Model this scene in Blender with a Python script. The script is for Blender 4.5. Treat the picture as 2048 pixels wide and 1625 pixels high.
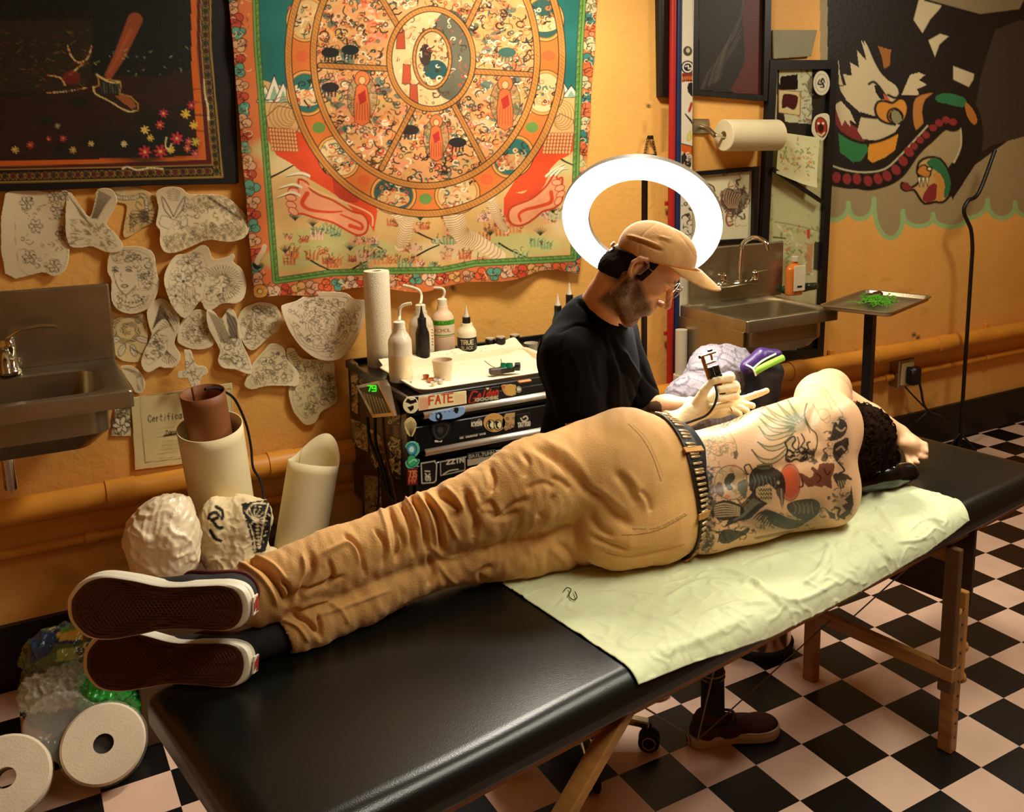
import bpy, bmesh, math, random
import numpy as np
from mathutils import Vector, Matrix
from mathutils.bvhtree import BVHTree
from mathutils.geometry import delaunay_2d_cdt

for o in list(bpy.data.objects):
    bpy.data.objects.remove(o)
SC = bpy.context.scene
C = SC.collection
PI = math.pi

# ------------------------------------------------------------------ camera
YAW, PIT, ROL, FPX = 0.5648, 0.1785, -0.0047, 1912.93
CAM = np.array([-2.0756, -2.4126, 1.8076])
PPX, PPY = 1200.64, 614.37
_c, _s, _cp, _sp = math.cos(YAW), math.sin(YAW), math.cos(PIT), math.sin(PIT)
FW = np.array([_s*_cp, _c*_cp, -_sp]); _R = np.array([_c, -_s, 0.0]); _U = np.cross(_R, FW)
RT = math.cos(ROL)*_R + math.sin(ROL)*_U
UP = -math.sin(ROL)*_R + math.cos(ROL)*_U
cd = bpy.data.cameras.new('camera'); cam = bpy.data.objects.new('camera', cd); C.objects.link(cam)
cd.sensor_width = 36; cd.lens = FPX/2048*36
cd.shift_x = -(PPX-1024)/2048; cd.shift_y = -(812.5-PPY)/2048
cd.clip_start = 0.05
cam.matrix_world = Matrix(((RT[0], UP[0], -FW[0], CAM[0]), (RT[1], UP[1], -FW[1], CAM[1]), (RT[2], UP[2], -FW[2], CAM[2]), (0, 0, 0, 1)))
SC.camera = cam

# ------------------------------------------------------------------ world, lights, exposure
w = bpy.data.worlds.new('world'); SC.world = w; w.use_nodes = True
w.node_tree.nodes['Background'].inputs[0].default_value = (1.0, 0.72, 0.42, 1)
w.node_tree.nodes['Background'].inputs[1].default_value = 0.03
SC.view_settings.view_transform = 'Standard'; SC.view_settings.look = 'None'
SC.view_settings.exposure = -0.12; SC.view_settings.gamma = 1.0
SC.view_settings.use_curve_mapping = False

def lamp(name, kind, loc, power, color, size=0.3, target=None, sizey=None, spread=None):
    l = bpy.data.lights.new(name, kind); l.energy = power; l.color = color
    if kind == 'AREA':
        l.size = size
        if sizey: l.shape = 'RECTANGLE'; l.size_y = sizey
        if spread: l.spread = spread
    else:
        l.shadow_soft_size = size
    o = bpy.data.objects.new(name, l); C.objects.link(o); o.location = loc
    if target is not None:
        o.rotation_euler = (Vector(target)-Vector(loc)).to_track_quat('-Z', 'Y').to_euler()
    return o
RING_POWER = 62.0
lamp('unseen_ceiling_light', 'AREA', (0.0, -1.5, 2.80), 17, (1.0, 0.97, 0.80), 2.4, (-.5, -0.9, 0.7), 0.16, math.radians(75))
lamp('unseen_ceiling_light', 'AREA', (-0.25, 0.30, 2.82), 56, (1.0, 0.93, 0.78), 0.4, (-0.4, 0.0, 0.8), 0.4)
lamp('unseen_ceiling_light', 'AREA', (2.0, -0.2, 2.82), 24, (1.0, 0.90, 0.70), 0.4, (1.9, 0.7, 0.6), 0.4)  # added fill lamp over the right side, no fixture known there

# ------------------------------------------------------------------ survey helpers (photo pixel <-> place)
def ray(u, v):
    return FW + (u-PPX)/FPX*RT - (v-PPY)/FPX*UP
def at(u, v, ax, val):
    d = ray(u, v); return CAM + d*((val-CAM[ax])/d[ax])
def pd(u, v, d):
    return CAM + ray(u, v)*d
def px(X):
    X = np.asarray(X, float); d = X-CAM; z = d@FW
    return np.stack([PPX+FPX*(d@RT)/z, PPY-FPX*(d@UP)/z], -1)
def nz(v):
    v = np.asarray(v, float); return v/np.linalg.norm(v)

# ------------------------------------------------------------------ colour / materials
def lin(c):
    if isinstance(c, str):
        c = [int(c[i:i+2], 16)/255 for i in (0, 2, 4)]
    return tuple((x/12.92 if x <= 0.04045 else ((x+0.055)/1.055)**2.4) for x in c)
MATS = {}
def mat(name, col=None, rough=0.6, metal=0.0, bump=0.0, bscale=60, var=0.08, emit=0, trans=0, coat=0, vc=False, vscale=6, ior=1.45, stretch=None, sheen=0, sss=0, alpha=1):
    if name in MATS: return MATS[name]
    m = bpy.data.materials.new(name); MATS[name] = m; m.use_nodes = True
    nt = m.node_tree; N = nt.nodes; L = nt.links; b = N['Principled BSDF']
    tc = N.new('ShaderNodeTexCoord'); mp = N.new('ShaderNodeMapping'); L.new(tc.outputs['Object'], mp.inputs[0])
    if stretch: mp.inputs['Scale'].default_value = stretch
    no = N.new('ShaderNodeTexNoise'); no.inputs['Scale'].default_value = vscale; no.inputs['Detail'].default_value = 5
    L.new(mp.outputs[0], no.inputs[0])
    mr = N.new('ShaderNodeMapRange'); mr.inputs[1].default_value = 0.3; mr.inputs[2].default_value = 0.7
    mr.inputs[3].default_value = 1-var; mr.inputs[4].default_value = 1+var
    L.new(no.outputs[0], mr.inputs[0])
    mx = N.new('ShaderNodeVectorMath'); mx.operation = 'SCALE'; L.new(mr.outputs[0], mx.inputs['Scale'])
    if vc:
        a = N.new('ShaderNodeAttribute'); a.attribute_name = 'Col'; L.new(a.outputs['Color'], mx.inputs[0])
    else:
        mx.inputs[0].default_value = lin(col)
    L.new(mx.outputs[0], b.inputs['Base Color'])
    b.inputs['Roughness'].default_value = rough; b.inputs['Metallic'].default_value = metal; b.inputs['IOR'].default_value = ior
    if coat: b.inputs['Coat Weight'].default_value = coat; b.inputs['Coat Roughness'].default_value = 0.13
    if trans: b.inputs['Transmission Weight'].default_value = trans
    if sheen: b.inputs['Sheen Weight'].default_value = sheen
    if sss:
        b.inputs['Subsurface Weight'].default_value = sss; b.inputs['Subsurface Radius'].default_value = (0.012, 0.004, 0.002); b.inputs['Subsurface Scale'].default_value = 1.0
    if alpha < 1: b.inputs['Alpha'].default_value = alpha
    if emit:
        b.inputs['Emission Color'].default_value = (*lin(col), 1); b.inputs['Emission Strength'].default_value = emit
    if bump:
        n2 = N.new('ShaderNodeTexNoise'); n2.inputs['Scale'].default_value = bscale; n2.inputs['Detail'].default_value = 4
        L.new(mp.outputs[0], n2.inputs[0])
        bp = N.new('ShaderNodeBump'); bp.inputs['Strength'].default_value = bump; bp.inputs['Distance'].default_value = 0.004
        L.new(n2.outputs[0], bp.inputs['Height']); L.new(bp.outputs[0], b.inputs['Normal'])
    return m

# ------------------------------------------------------------------ object helpers
def tag(o, label=None, cat=None, group=None, kind=None):
    if label: o['label'] = label
    if cat: o['category'] = cat
    if group: o['group'] = group
    if kind: o['kind'] = kind
    return o
def link(name, me, m=None, parent=None, smooth=False, loc=None):
    o = bpy.data.objects.new(name, me); C.objects.link(o)
    if m is not None and len(me.materials) == 0: me.materials.append(m)
    if smooth: me.polygons.foreach_set('use_smooth', [True]*len(me.polygons)); me.update()
    if parent is not None:
        o.parent = parent; o.matrix_parent_inverse = parent_inv(parent)
    return o
def parent_inv(p):
    return WORLD_INV.get(p.name, Matrix.Identity(4))
WORLD_INV = {}
def thing(name, label, cat, loc, group=None):
    o = bpy.data.objects.new(name, None); C.objects.link(o); o.empty_display_size = 0.05
    o.location = Vector([float(x) for x in loc])
    WORLD_INV[o.name] = Matrix.Translation(o.location).inverted()
    return tag(o, label, cat, group)
def copy_tree(o, parent=None, off=(0, 0, 0)):
    c = o.copy(); C.objects.link(c)
    if parent is not None: c.parent = parent
    else: c.location = o.location + Vector(off)
    for ch in list(o.children): copy_tree(ch, c)
    return c
class MB:
    def __init__(s): s.v = []; s.f = []; s.mi = []; s.cur = 0
    def add(s, V, Fc):
        n = len(s.v); s.v += [tuple(map(float, p)) for p in V]; s.f += [tuple(i+n for i in f) for f in Fc]; s.mi += [s.cur]*len(Fc)
    def box(s, c, d, M=None, bev=0):
        c = np.array(c, float); h = np.array(d, float)/2
        if bev:
            b = min(bev, min(h)*0.9); V = []
            for sx in (-1, 1):
                for sy in (-1, 1):
                    for sz in (-1, 1):
                        sg = np.array((sx, sy, sz)); p = sg*h
                        V += [p-sg*b*np.array((0, 1, 1)), p-sg*b*np.array((1, 0, 1)), p-sg*b*np.array((1, 1, 0))]
            bm = bmesh.new(); vs = [bm.verts.new(p) for p in V]; bmesh.ops.convex_hull(bm, input=vs)
            bm.verts.index_update(); VV = np.array([v.co[:] for v in bm.verts]); FF = [[v.index for v in f.verts] for f in bm.faces]; bm.free()
            if M is not None: VV = VV@np.array(M).T
            s.add(VV+c, FF); return s
        V = np.array([(x, y, z) for x in (-1, 1) for y in (-1, 1) for z in (-1, 1)])*h
        if M is not None: V = V@np.array(M).T
        s.add(V+c, [(0, 1, 3, 2), (4, 6, 7, 5), (0, 4, 5, 1), (2, 3, 7, 6), (0, 2, 6, 4), (1, 5, 7, 3)]); return s
    def bar(s, a, b, w, t, up=(0, 0, 1), bev=0):
        a = np.array(a, float); b = np.array(b, float); z = nz(b-a); u = np.array(up, float); u = nz(u-z*(u@z)); x = np.cross(u, z)
        return s.box((a+b)/2, (w, t, np.linalg.norm(b-a)), np.stack([x, u, z], 1), bev)
    def tube(s, P, r, n=12, cap=True, closed=False):
        P = [np.array(p, float) for p in P]; R = r if hasattr(r, '__len__') else [r]*len(P)
        t0 = nz(P[1]-P[0]); u = np.cross(t0, (0, 0, 1)); u = np.cross(t0, (1, 0, 0)) if np.linalg.norm(u) < .1 else u; u = nz(u)
        V = []; m = len(P)
        for i, p in enumerate(P):
            if closed: t = nz(P[(i+1) % m]-P[i-1])
            else: t = nz(P[min(i+1, m-1)]-P[max(i-1, 0)])
            u = nz(u-t*(u@t)); w_ = np.cross(t, u)
            for k in range(n):
                a = 2*PI*k/n; V.append(p+R[i]*(math.cos(a)*u+math.sin(a)*w_))
        Fc = [(i*n+k, i*n+(k+1) % n, ((i+1) % m)*n+(k+1) % n, ((i+1) % m)*n+k) for i in range(m if closed else m-1) for k in range(n)]
        if cap and not closed: Fc += [tuple(range(n))[::-1], tuple(range((m-1)*n, m*n))]
        s.add(V, Fc); return s
    def lathe(s, prof, c, ax=(0, 0, 1), n=32, sx=1, sy=1, capend=True):
        ax = nz(ax); u = np.cross(ax, (0, 1, 0)); u = np.cross(ax, (1, 0, 0)) if np.linalg.norm(u) < .1 else u; u = nz(u); w_ = np.cross(ax, u)
        c = np.array(c, float); V = [c+ax*h+r*(sx*math.cos(2*PI*k/n)*u+sy*math.sin(2*PI*k/n)*w_) for r, h in prof for k in range(n)]
        m = len(prof); Fc = [(i*n+k, i*n+(k+1) % n, (i+1)*n+(k+1) % n, (i+1)*n+k) for i in range(m-1) for k in range(n)]
        if capend: Fc += [tuple(range(n))[::-1], tuple(range((m-1)*n, m*n))]
        s.add(V, Fc); return s
    def prism(s, P, d):   # polygon in 3-D pushed along vector d
        P = [np.array(p, float) for p in P]; d = np.array(d, float); n = len(P)
        s.add(P+[p+d for p in P], [tuple(range(n)), tuple(range(n, 2*n))[::-1]]+[(i, i+n, (i+1) % n+n, (i+1) % n) for i in range(n)]); return s
    def grid(s, G, close_u=False):
        G = np.asarray(G, float); a, b = G.shape[:2]; n0 = len(s.v)
        Fc = [(i*b+j, ((i+1) % a)*b+j, ((i+1) % a)*b+j+1, i*b+j+1) for i in range(a if close_u else a-1) for j in range(b-1)]
        s.add(G.reshape(-1, 3), Fc); return s
    def build(s, name, m, parent=None, smooth=False, fix=True):
        me = bpy.data.meshes.new(name); me.from_pydata(s.v, [], s.f)
        for k in (m if isinstance(m, (list, tuple)) else [m]): me.materials.append(k)
        if isinstance(m, (list, tuple)): me.polygons.foreach_set('material_index', s.mi)
        if fix:
            bm = bmesh.new(); bm.from_mesh(me); bmesh.ops.recalc_face_normals(bm, faces=bm.faces); bm.to_mesh(me); bm.free()
        me.update()
        o = link(name, me, None, parent, False)
        if smooth:
            me.polygons.foreach_set('use_smooth', [True]*len(me.polygons))
            me.set_sharp_from_angle(angle=math.radians(40))
        return o
def fastmesh(name, V, F4):
    me = bpy.data.meshes.new(name); V = np.asarray(V, np.float32); F4 = np.asarray(F4, np.int32)
    k = F4.shape[1]
    me.vertices.add(len(V)); me.vertices.foreach_set('co', V.ravel())
    me.loops.add(F4.size); me.loops.foreach_set('vertex_index', F4.ravel())
    me.polygons.add(len(F4)); me.polygons.foreach_set('loop_start', np.arange(len(F4), dtype=np.int32)*k)
    me.update(calc_edges=True); me.validate(); return me
def setcol(me, col):
    a = me.color_attributes.new('Col', 'FLOAT_COLOR', 'POINT')
    c = np.ones((len(col), 4), np.float32); c[:, :3] = col; a.data.foreach_set('color', c.ravel())
def gridfaces(a, b):
    i = np.arange(a*b).reshape(a, b)
    return np.stack([i[:-1, :-1].ravel(), i[:-1, 1:].ravel(), i[1:, 1:].ravel(), i[1:, :-1].ravel()], 1)

# ------------------------------------------------------------------ paint: strokes and fills that are stored on the vertices of a surface
def spl(P, n=8, closed=False):
    P = np.array(P, float); m = len(P); out = []
    for i in range(m if closed else m-1):
        p0, p1, p2, p3 = (P[(i-1) % m], P[i], P[(i+1) % m], P[(i+2) % m]) if closed else (P[max(i-1, 0)], P[i], P[i+1], P[min(i+2, m-1)])
        for t in np.arange(n)/n:
            out.append(0.5*((2*p1)+(-p0+p2)*t+(2*p0-5*p1+4*p2-p3)*t*t+(-p0+3*p1-3*p2+p3)*t**3))
    if not closed: out.append(P[-1])
    return np.array(out)
class Paint:
    def __init__(s, Q, base, mask=None):
        s.Q = np.asarray(Q, float); s.c = np.tile(np.array(lin(base)), (len(s.Q), 1)).astype(np.float32); s.a = np.zeros(len(s.Q), np.float32)
        s.mask = mask
        s.o = np.argsort(s.Q[:, 1]); s.ys = s.Q[s.o, 1]
        s.soft = 1.4
    def sub(s, x0, y0, x1, y1):
        i, j = np.searchsorted(s.ys, (y0, y1)); k = s.o[i:j]; q = s.Q[k, 0]; k = k[(q >= x0) & (q <= x1)]
        if s.mask is not None: k = k[s.mask[k]]
        return k
    def mixin(s, k, al, col):
        col = np.array(lin(col)); s.c[k] += (col-s.c[k])*al[:, None]
    def stroke(s, P, w=2, col='101010', al=1.0, n=0, closed=False):
        P = np.array(P, float)
        if n: P = spl(P, n, closed)
        elif closed: P = np.vstack([P, P[:1]])
        if len(P) < 2: return
        W = w if hasattr(w, '__len__') else (w, w)
        mw = max(W)/2+s.soft; mn, mx_ = P.min(0)-mw, P.max(0)+mw
        k = s.sub(mn[0], mn[1], mx_[0], mx_[1])
        if not len(k): return
        q = s.Q[k]; A = np.zeros(len(k)); m = len(P)-1
        for i in range(m):
            a, b = P[i], P[i+1]; lo = np.minimum(a, b)-mw; hi = np.maximum(a, b)+mw
            f = np.nonzero((q[:, 0] > lo[0]) & (q[:, 0] < hi[0]) & (q[:, 1] > lo[1]) & (q[:, 1] < hi[1]))[0]
            if not len(f): continue
            d = b-a; L2 = d@d+1e-9; t = np.clip(((q[f]-a)@d)/L2, 0, 1)
            ds = np.hypot(*(q[f]-a-t[:, None]*d).T); ww = W[0]+(W[1]-W[0])*(i+t)/m
            A[f] = np.maximum(A[f], np.clip((ww/2-ds)/s.soft+.5, 0, 1))
        s.mixin(k, A*al, col)
    def poly(s, P, col, al=1.0, n=0, line=None, lw=2):
        P = np.array(P, float)
        if n: P = spl(P, n, True)
        mn, mx_ = P.min(0), P.max(0); k = s.sub(mn[0], mn[1], mx_[0], mx_[1])
        if len(k):
            q = s.Q[k]; ins = np.zeros(len(k), bool)
            for a, b in zip(P, np.roll(P, -1, 0)):
                c = (a[1] > q[:, 1]) != (b[1] > q[:, 1])
                if not c.any(): continue
                xi = a[0]+(q[:, 1]-a[1])*(b[0]-a[0])/(b[1]-a[1]+1e-12); ins ^= c & (q[:, 0] < xi)
            s.mixin(k, ins*al, col)
        if line: s.stroke(P, lw, line, closed=True)
    def ell(s, c, rx, ry, col, al=1.0, ang=0, line=None, lw=2, soft=0):
        r = max(rx, ry)*(1+soft)+1; k = s.sub(c[0]-r, c[1]-r, c[0]+r, c[1]+r)
        if len(k):
            d = s.Q[k]-np.array(c); ca, sa = math.cos(ang), math.sin(ang); x = (d[:, 0]*ca+d[:, 1]*sa)/rx; y = (-d[:, 0]*sa+d[:, 1]*ca)/ry
            rr = np.hypot(x, y); sf = max(soft, 1.0/max(rx, ry)); s.mixin(k, np.clip((1-rr)/sf+.5, 0, 1)*al, col)
        if line: s.stroke([(c[0]+rx*math.cos(t)*math.cos(ang)-ry*math.sin(t)*math.sin(ang), c[1]+rx*math.cos(t)*math.sin(ang)+ry*math.sin(t)*math.cos(ang)) for t in np.linspace(0, 2*PI, 28)], lw, line)
    def flower(s, c, r, col, cc='e8c040', n=7, line=None):
        for i in range(n):
            a = 2*PI*i/n+c[0]; s.ell((c[0]+r*.6*math.cos(a), c[1]+r*.6*math.sin(a)), r*.42, r*.2, col, ang=a, line=line, lw=1)
        s.ell(c, r*.22, r*.22, cc)
    def doodle(s, rng, box, n, cols, sz=(4, 10), w=(1, 2), inside=None):
        for _ in range(n):
            x = rng.uniform(box[0], box[2]); y = rng.uniform(box[1], box[3])
            if inside is not None and not inside(x, y): continue
            r = rng.uniform(*sz); a0 = rng.uniform(0, 6.3); k = rng.choice((0, 1, 2, 3)); c = rng.choice(cols); ww = rng.uniform(*w)
            if k == 0: s.stroke([(x+r*math.cos(a0+t)*(1-t/9), y+r*math.sin(a0+t)*(1-t/9)*.8) for t in np.linspace(0, rng.uniform(2, 6), 7)], ww, c)
            elif k == 1:
                P = [(x, y)]
                for _ in range(4): a0 += rng.uniform(-1.2, 1.2); P.append((P[-1][0]+r*.5*math.cos(a0), P[-1][1]+r*.5*math.sin(a0)))
                s.stroke(P, ww, c, n=2)
            elif k == 2: s.stroke([(x, y), (x+r*math.cos(a0), y+r*math.sin(a0))], (ww, ww*.3), c)
            else: s.stroke([(x+r*.4*math.cos(a0+t), y+r*.4*math.sin(a0+t)) for t in np.linspace(0, 6.3, 8)], ww*.8, c)
def sheet(name, poly, plane, m, parent, step=0.004, paint=None, base='e8dcc0', thick=0.0012, warp=None, y0=None, densify=True):
    """flat painted piece: outline in photo pixels laid onto a plane (origin, u, v, normal)"""
    O, U, V_, Nn = [np.array(x, float) for x in plane]
    P2 = []
    for (u, v) in poly:
        d = ray(u, v); t = ((O-CAM)@Nn)/(d@Nn); X = CAM+d*t-O; P2.append((X@U, X@V_))
    P2 = np.array(P2); out = []
    for a, b in zip(P2, np.roll(P2, -1, 0)):
        k = max(1, int(np.linalg.norm(b-a)/step)); out += [a+(b-a)*i/k for i in range(k)]
    out = np.array(out); mn, mx_ = out.min(0), out.max(0)
    xs = np.arange(mn[0]+step/2, mx_[0], step); ys = np.arange(mn[1]+step/2, mx_[1], step); g = np.stack(np.meshgrid(xs, ys), -1).reshape(-1, 2)
    ins = np.zeros(len(g), bool)
    for a, b in zip(out, np.roll(out, -1, 0)):
        c = (a[1] > g[:, 1]) != (b[1] > g[:, 1])
        if c.any(): ins ^= c & (g[:, 0] < a[0]+(g[:, 1]-a[1])*(b[0]-a[0])/(b[1]-a[1]+1e-12))
    g = g[ins]; n = len(out)
    vs, es, fs, _, _, _ = delaunay_2d_cdt([Vector(p) for p in np.vstack([out, g])], [], [list(range(n))], 1, 1e-6)
    v2 = np.array([v[:] for v in vs]); tri = np.array([f for f in fs if len(f) == 3])
    h = np.zeros(len(v2)) if warp is None else warp(v2[:, 0], v2[:, 1])
    X = O+v2[:, :1]*U+v2[:, 1:]*V_+h[:, None]*Nn
    # back face copy for real thickness
    nv = len(X); X2 = np.vstack([X, X-Nn*thick])
    ed = {}
    for t in tri:
        for i in range(3): ed[(t[i], t[(i+1) % 3])] = 1
    rim = [(a, b) for a, b in ed if (b, a) not in ed]
    T = [tuple(t) for t in tri]+[(a+nv, c+nv, b+nv) for a, b, c in tri]
    for a, b in rim: T += [(a, a+nv, b), (b, a+nv, b+nv)]
    me = fastmesh(name, X2, np.array(T))
    p = Paint(px(X), base)
    if paint: paint(p)
    setcol(me, np.vstack([p.c, np.tile(np.array(lin(base)), (nv, 1))]))
    o = link(name, me, m, parent, False)
    return o
def wallplane(y): return ((0, y, 0), (1, 0, 0), (0, 0, 1), (0, -1, 0))
# lettering drawn as strokes (paint) : tiny stroke font
FONT = {'A': ['0,0 .5,1 1,0', '.2,.4 .8,.4'], 'B': ['0,0 0,1 .7,1 .9,.8 .7,.5 0,.5', '.7,.5 1,.3 .7,0 0,0'], 'C': ['1,.8 .7,1 .3,1 0,.7 0,.3 .3,0 .7,0 1,.2'], 'D': ['0,0 0,1 .6,1 1,.6 1,.4 .6,0 0,0'],
 'E': ['1,0 0,0 0,1 1,1', '0,.5 .8,.5'], 'F': ['0,0 0,1 1,1', '0,.5 .8,.5'], 'G': ['1,.8 .7,1 .3,1 0,.7 0,.3 .3,0 .8,0 1,.3 1,.45 .6,.45'], 'H': ['0,0 0,1', '1,0 1,1', '0,.5 1,.5'], 'I': ['.5,0 .5,1'],
 'K': ['0,0 0,1', '1,1 0,.45 1,0'], 'L': ['0,1 0,0 1,0'], 'M': ['0,0 0,1 .5,.4 1,1 1,0'], 'N': ['0,0 0,1 1,0 1,1'], 'O': ['.3,0 0,.3 0,.7 .3,1 .7,1 1,.7 1,.3 .7,0 .3,0'], 'P': ['0,0 0,1 .8,1 1,.75 .8,.5 0,.5'],
 'R': ['0,0 0,1 .8,1 1,.75 .8,.5 0,.5', '.5,.5 1,0'], 'S': ['1,.85 .7,1 .3,1 0,.8 .2,.55 .8,.45 1,.2 .7,0 .3,0 0,.15'], 'T': ['0,1 1,1', '.5,1 .5,0'], 'U': ['0,1 0,.3 .3,0 .7,0 1,.3 1,1'], 'V': ['0,1 .5,0 1,1'], 'W': ['0,1 .25,0 .5,.6 .75,0 1,1'],
 'X': ['0,0 1,1', '0,1 1,0'], 'Y': ['0,1 .5,.5 1,1', '.5,.5 .5,0'], 'Z': ['0,1 1,1 0,0 1,0'], '7': ['0,1 1,1 .4,0'], '9': ['.2,0 .7,0 1,.4 1,.8 .7,1 .3,1 0,.8 0,.6 .3,.45 1,.5'], '-': ['.1,.5 .9,.5'], '3': ['0,1 .8,1 1,.8 .7,.55 1,.3 .7,0 0,0'],
 'a': ['.9,.6 .5,.65 .1,.4 .1,.15 .4,0 .9,.2', '.9,.65 .9,0'], 'c': ['.9,.5 .6,.65 .2,.5 .1,.2 .5,0 .9,.12'], 'd': ['.9,1 .9,0', '.9,.5 .5,.65 .1,.35 .4,0 .9,.15'], 'e': ['.1,.35 .9,.35 .7,.62 .3,.6 .1,.3 .4,0 .9,.1'], 'f': ['.8,.95 .5,1 .4,.8 .4,0', '.1,.6 .8,.6'],
 'i': ['.5,.62 .5,0', '.5,.88 .5,.8'], 'l': ['.5,1 .5,0'], 'n': ['.1,.65 .1,0', '.1,.45 .5,.65 .85,.45 .85,0'], 'o': ['.5,0 .1,.3 .5,.65 .9,.3 .5,0'], 'r': ['.2,.65 .2,0', '.2,.4 .7,.65'], 't': ['.4,.95 .4,.1 .8,0', '.1,.65 .8,.65'], 'z': ['.1,.6 .9,.6 .1,0 .9,0'], 'y': ['.1,.65 .5,.1', '.9,.65 .3,-.35'], 's': ['.9,.55 .4,.65 .2,.45 .8,.2 .5,0 .1,.1'], '&': ['1,0 .2,.75 .5,1 .7,.8 0,.3 .3,0 .9,.4']}
def text(p, s, a, b, h, w=1.5, col='101010', up=None):
    """letters between pixel a (baseline start) and b (baseline end), h high"""
    a = np.array(a, float); b = np.array(b, float); d = (b-a)/len(s); u = np.array(up if up is not None else (0, -1), float)*h
    for i, ch in enumerate(s):
        for st in FONT.get(ch, []):
            P = [tuple(map(float, q.split(','))) for q in st.split()]
            p.stroke([a+d*(i+.1+.75*x)+u*y for x, y in P], w, col)

# ------------------------------------------------------------------ smooth solid modelling: smooth union of tapered limbs, meshed with surface nets
class Solid:
    def __init__(s, k=0.02): s.pr = []; s.k = k
    def cone(s, a, b, ra, rb, k=None, flat=None):   # flat=(dir, factor): squashed along dir
        s.pr.append(('c', np.array(a, float), np.array(b, float), ra, rb, s.k if k is None else k, flat)); return s
    def chain(s, P, R, k=None, flat=None):
        for i in range(len(P)-1): s.cone(P[i], P[i+1], R[i], R[i+1], k, flat)
        return s
    def ell(s, c, r, M=None, k=None):
        s.pr.append(('e', np.array(c, float), np.array(r, float), np.eye(3) if M is None else np.array(M, float), 0, s.k if k is None else k, None)); return s
    def cut(s, c, r, M=None, k=0.01):
        s.pr.append(('x', np.array(c, float), np.array(r, float), np.eye(3) if M is None else np.array(M, float), 0, k, None)); return s
    def half(s, n, c, k=0.01):     # keep where (X-c).n < 0
        s.pr.append(('h', nz(n), np.array(c, float), None, 0, k, None)); return s
    def mesh(s, h, pad=0.02):
        lo = []; hi = []
        for q in s.pr:
            if q[0] == 'c': lo += [q[1]-q[3], q[2]-q[4]]; hi += [q[1]+q[3], q[2]+q[4]]
            elif q[0] == 'e': r = max(q[2]); lo.append(q[1]-r); hi.append(q[1]+r)
        lo = np.min(lo, 0)-pad; hi = np.max(hi, 0)+pad; n = np.ceil((hi-lo)/h).astype(int)+1
        F_ = np.full(n, 0.2, np.float32)
        ax = [lo[i]+h*np.arange(n[i]) for i in range(3)]
        for q in s.pr:
            k = q[5]; m = k*2+3*h
            if q[0] == 'h':
                X, Y, Z = np.meshgrid(*ax, indexing='ij'); d = (X-q[2][0])*q[1][0]+(Y-q[2][1])*q[1][1]+(Z-q[2][2])*q[1][2]
                hh = np.clip(.5-.5*(F_-d)/k, 0, 1); F_ = (F_*(1-hh)+d*hh+k*hh*(1-hh)).astype(np.float32); continue
            if q[0] == 'c': l = np.minimum(q[1]-q[3], q[2]-q[4])-m; u = np.maximum(q[1]+q[3], q[2]+q[4])+m
            else: r = max(q[2]); l = q[1]-r-m; u = q[1]+r+m
            i0 = np.clip(((l-lo)/h).astype(int), 0, n); i1 = np.clip(((u-lo)/h).astype(int)+1, 0, n)
            if (i1 <= i0).any(): continue
            X = np.stack(np.meshgrid(*[ax[i][i0[i]:i1[i]] for i in range(3)], indexing='ij'), -1)
            if q[0] == 'c':
                a, b, ra, rb = q[1:5]
                if q[6] is not None:
                    nd, fc = nz(q[6][0]), q[6][1]; ab = b-a; t0 = np.clip(((X-a)@ab)/(ab@ab+1e-9), 0, 1); ctr = a+t0[..., None]*ab; off = (X-ctr)@nd
                    X = X+(off*(1/fc-1))[..., None]*nd
                ab = b-a; t = np.clip(((X-a)@ab)/(ab@ab+1e-9), 0, 1); d = np.linalg.norm(X-a-t[..., None]*ab, axis=-1)-(ra+(rb-ra)*t)
                if q[6] is not None: d = d*min(1, q[6][1])
            else:
                loc = (X-q[1])@q[3]; k0 = np.linalg.norm(loc/q[2], axis=-1); k1 = np.linalg.norm(loc/q[2]**2, axis=-1)+1e-9; d = k0*(k0-1)/k1
            sl = tuple(slice(i0[i], i1[i]) for i in range(3)); f = F_[sl]
            if q[0] == 'x':
                d = -d; hh = np.clip(.5-.5*(f-d)/k, 0, 1); F_[sl] = f*(1-hh)+d*hh+k*hh*(1-hh)
            else:
                hh = np.clip(.5+.5*(f-d)/k, 0, 1); F_[sl] = f*(1-hh)+d*hh-k*hh*(1-hh)
        return surfnets(F_, lo, h)
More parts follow.
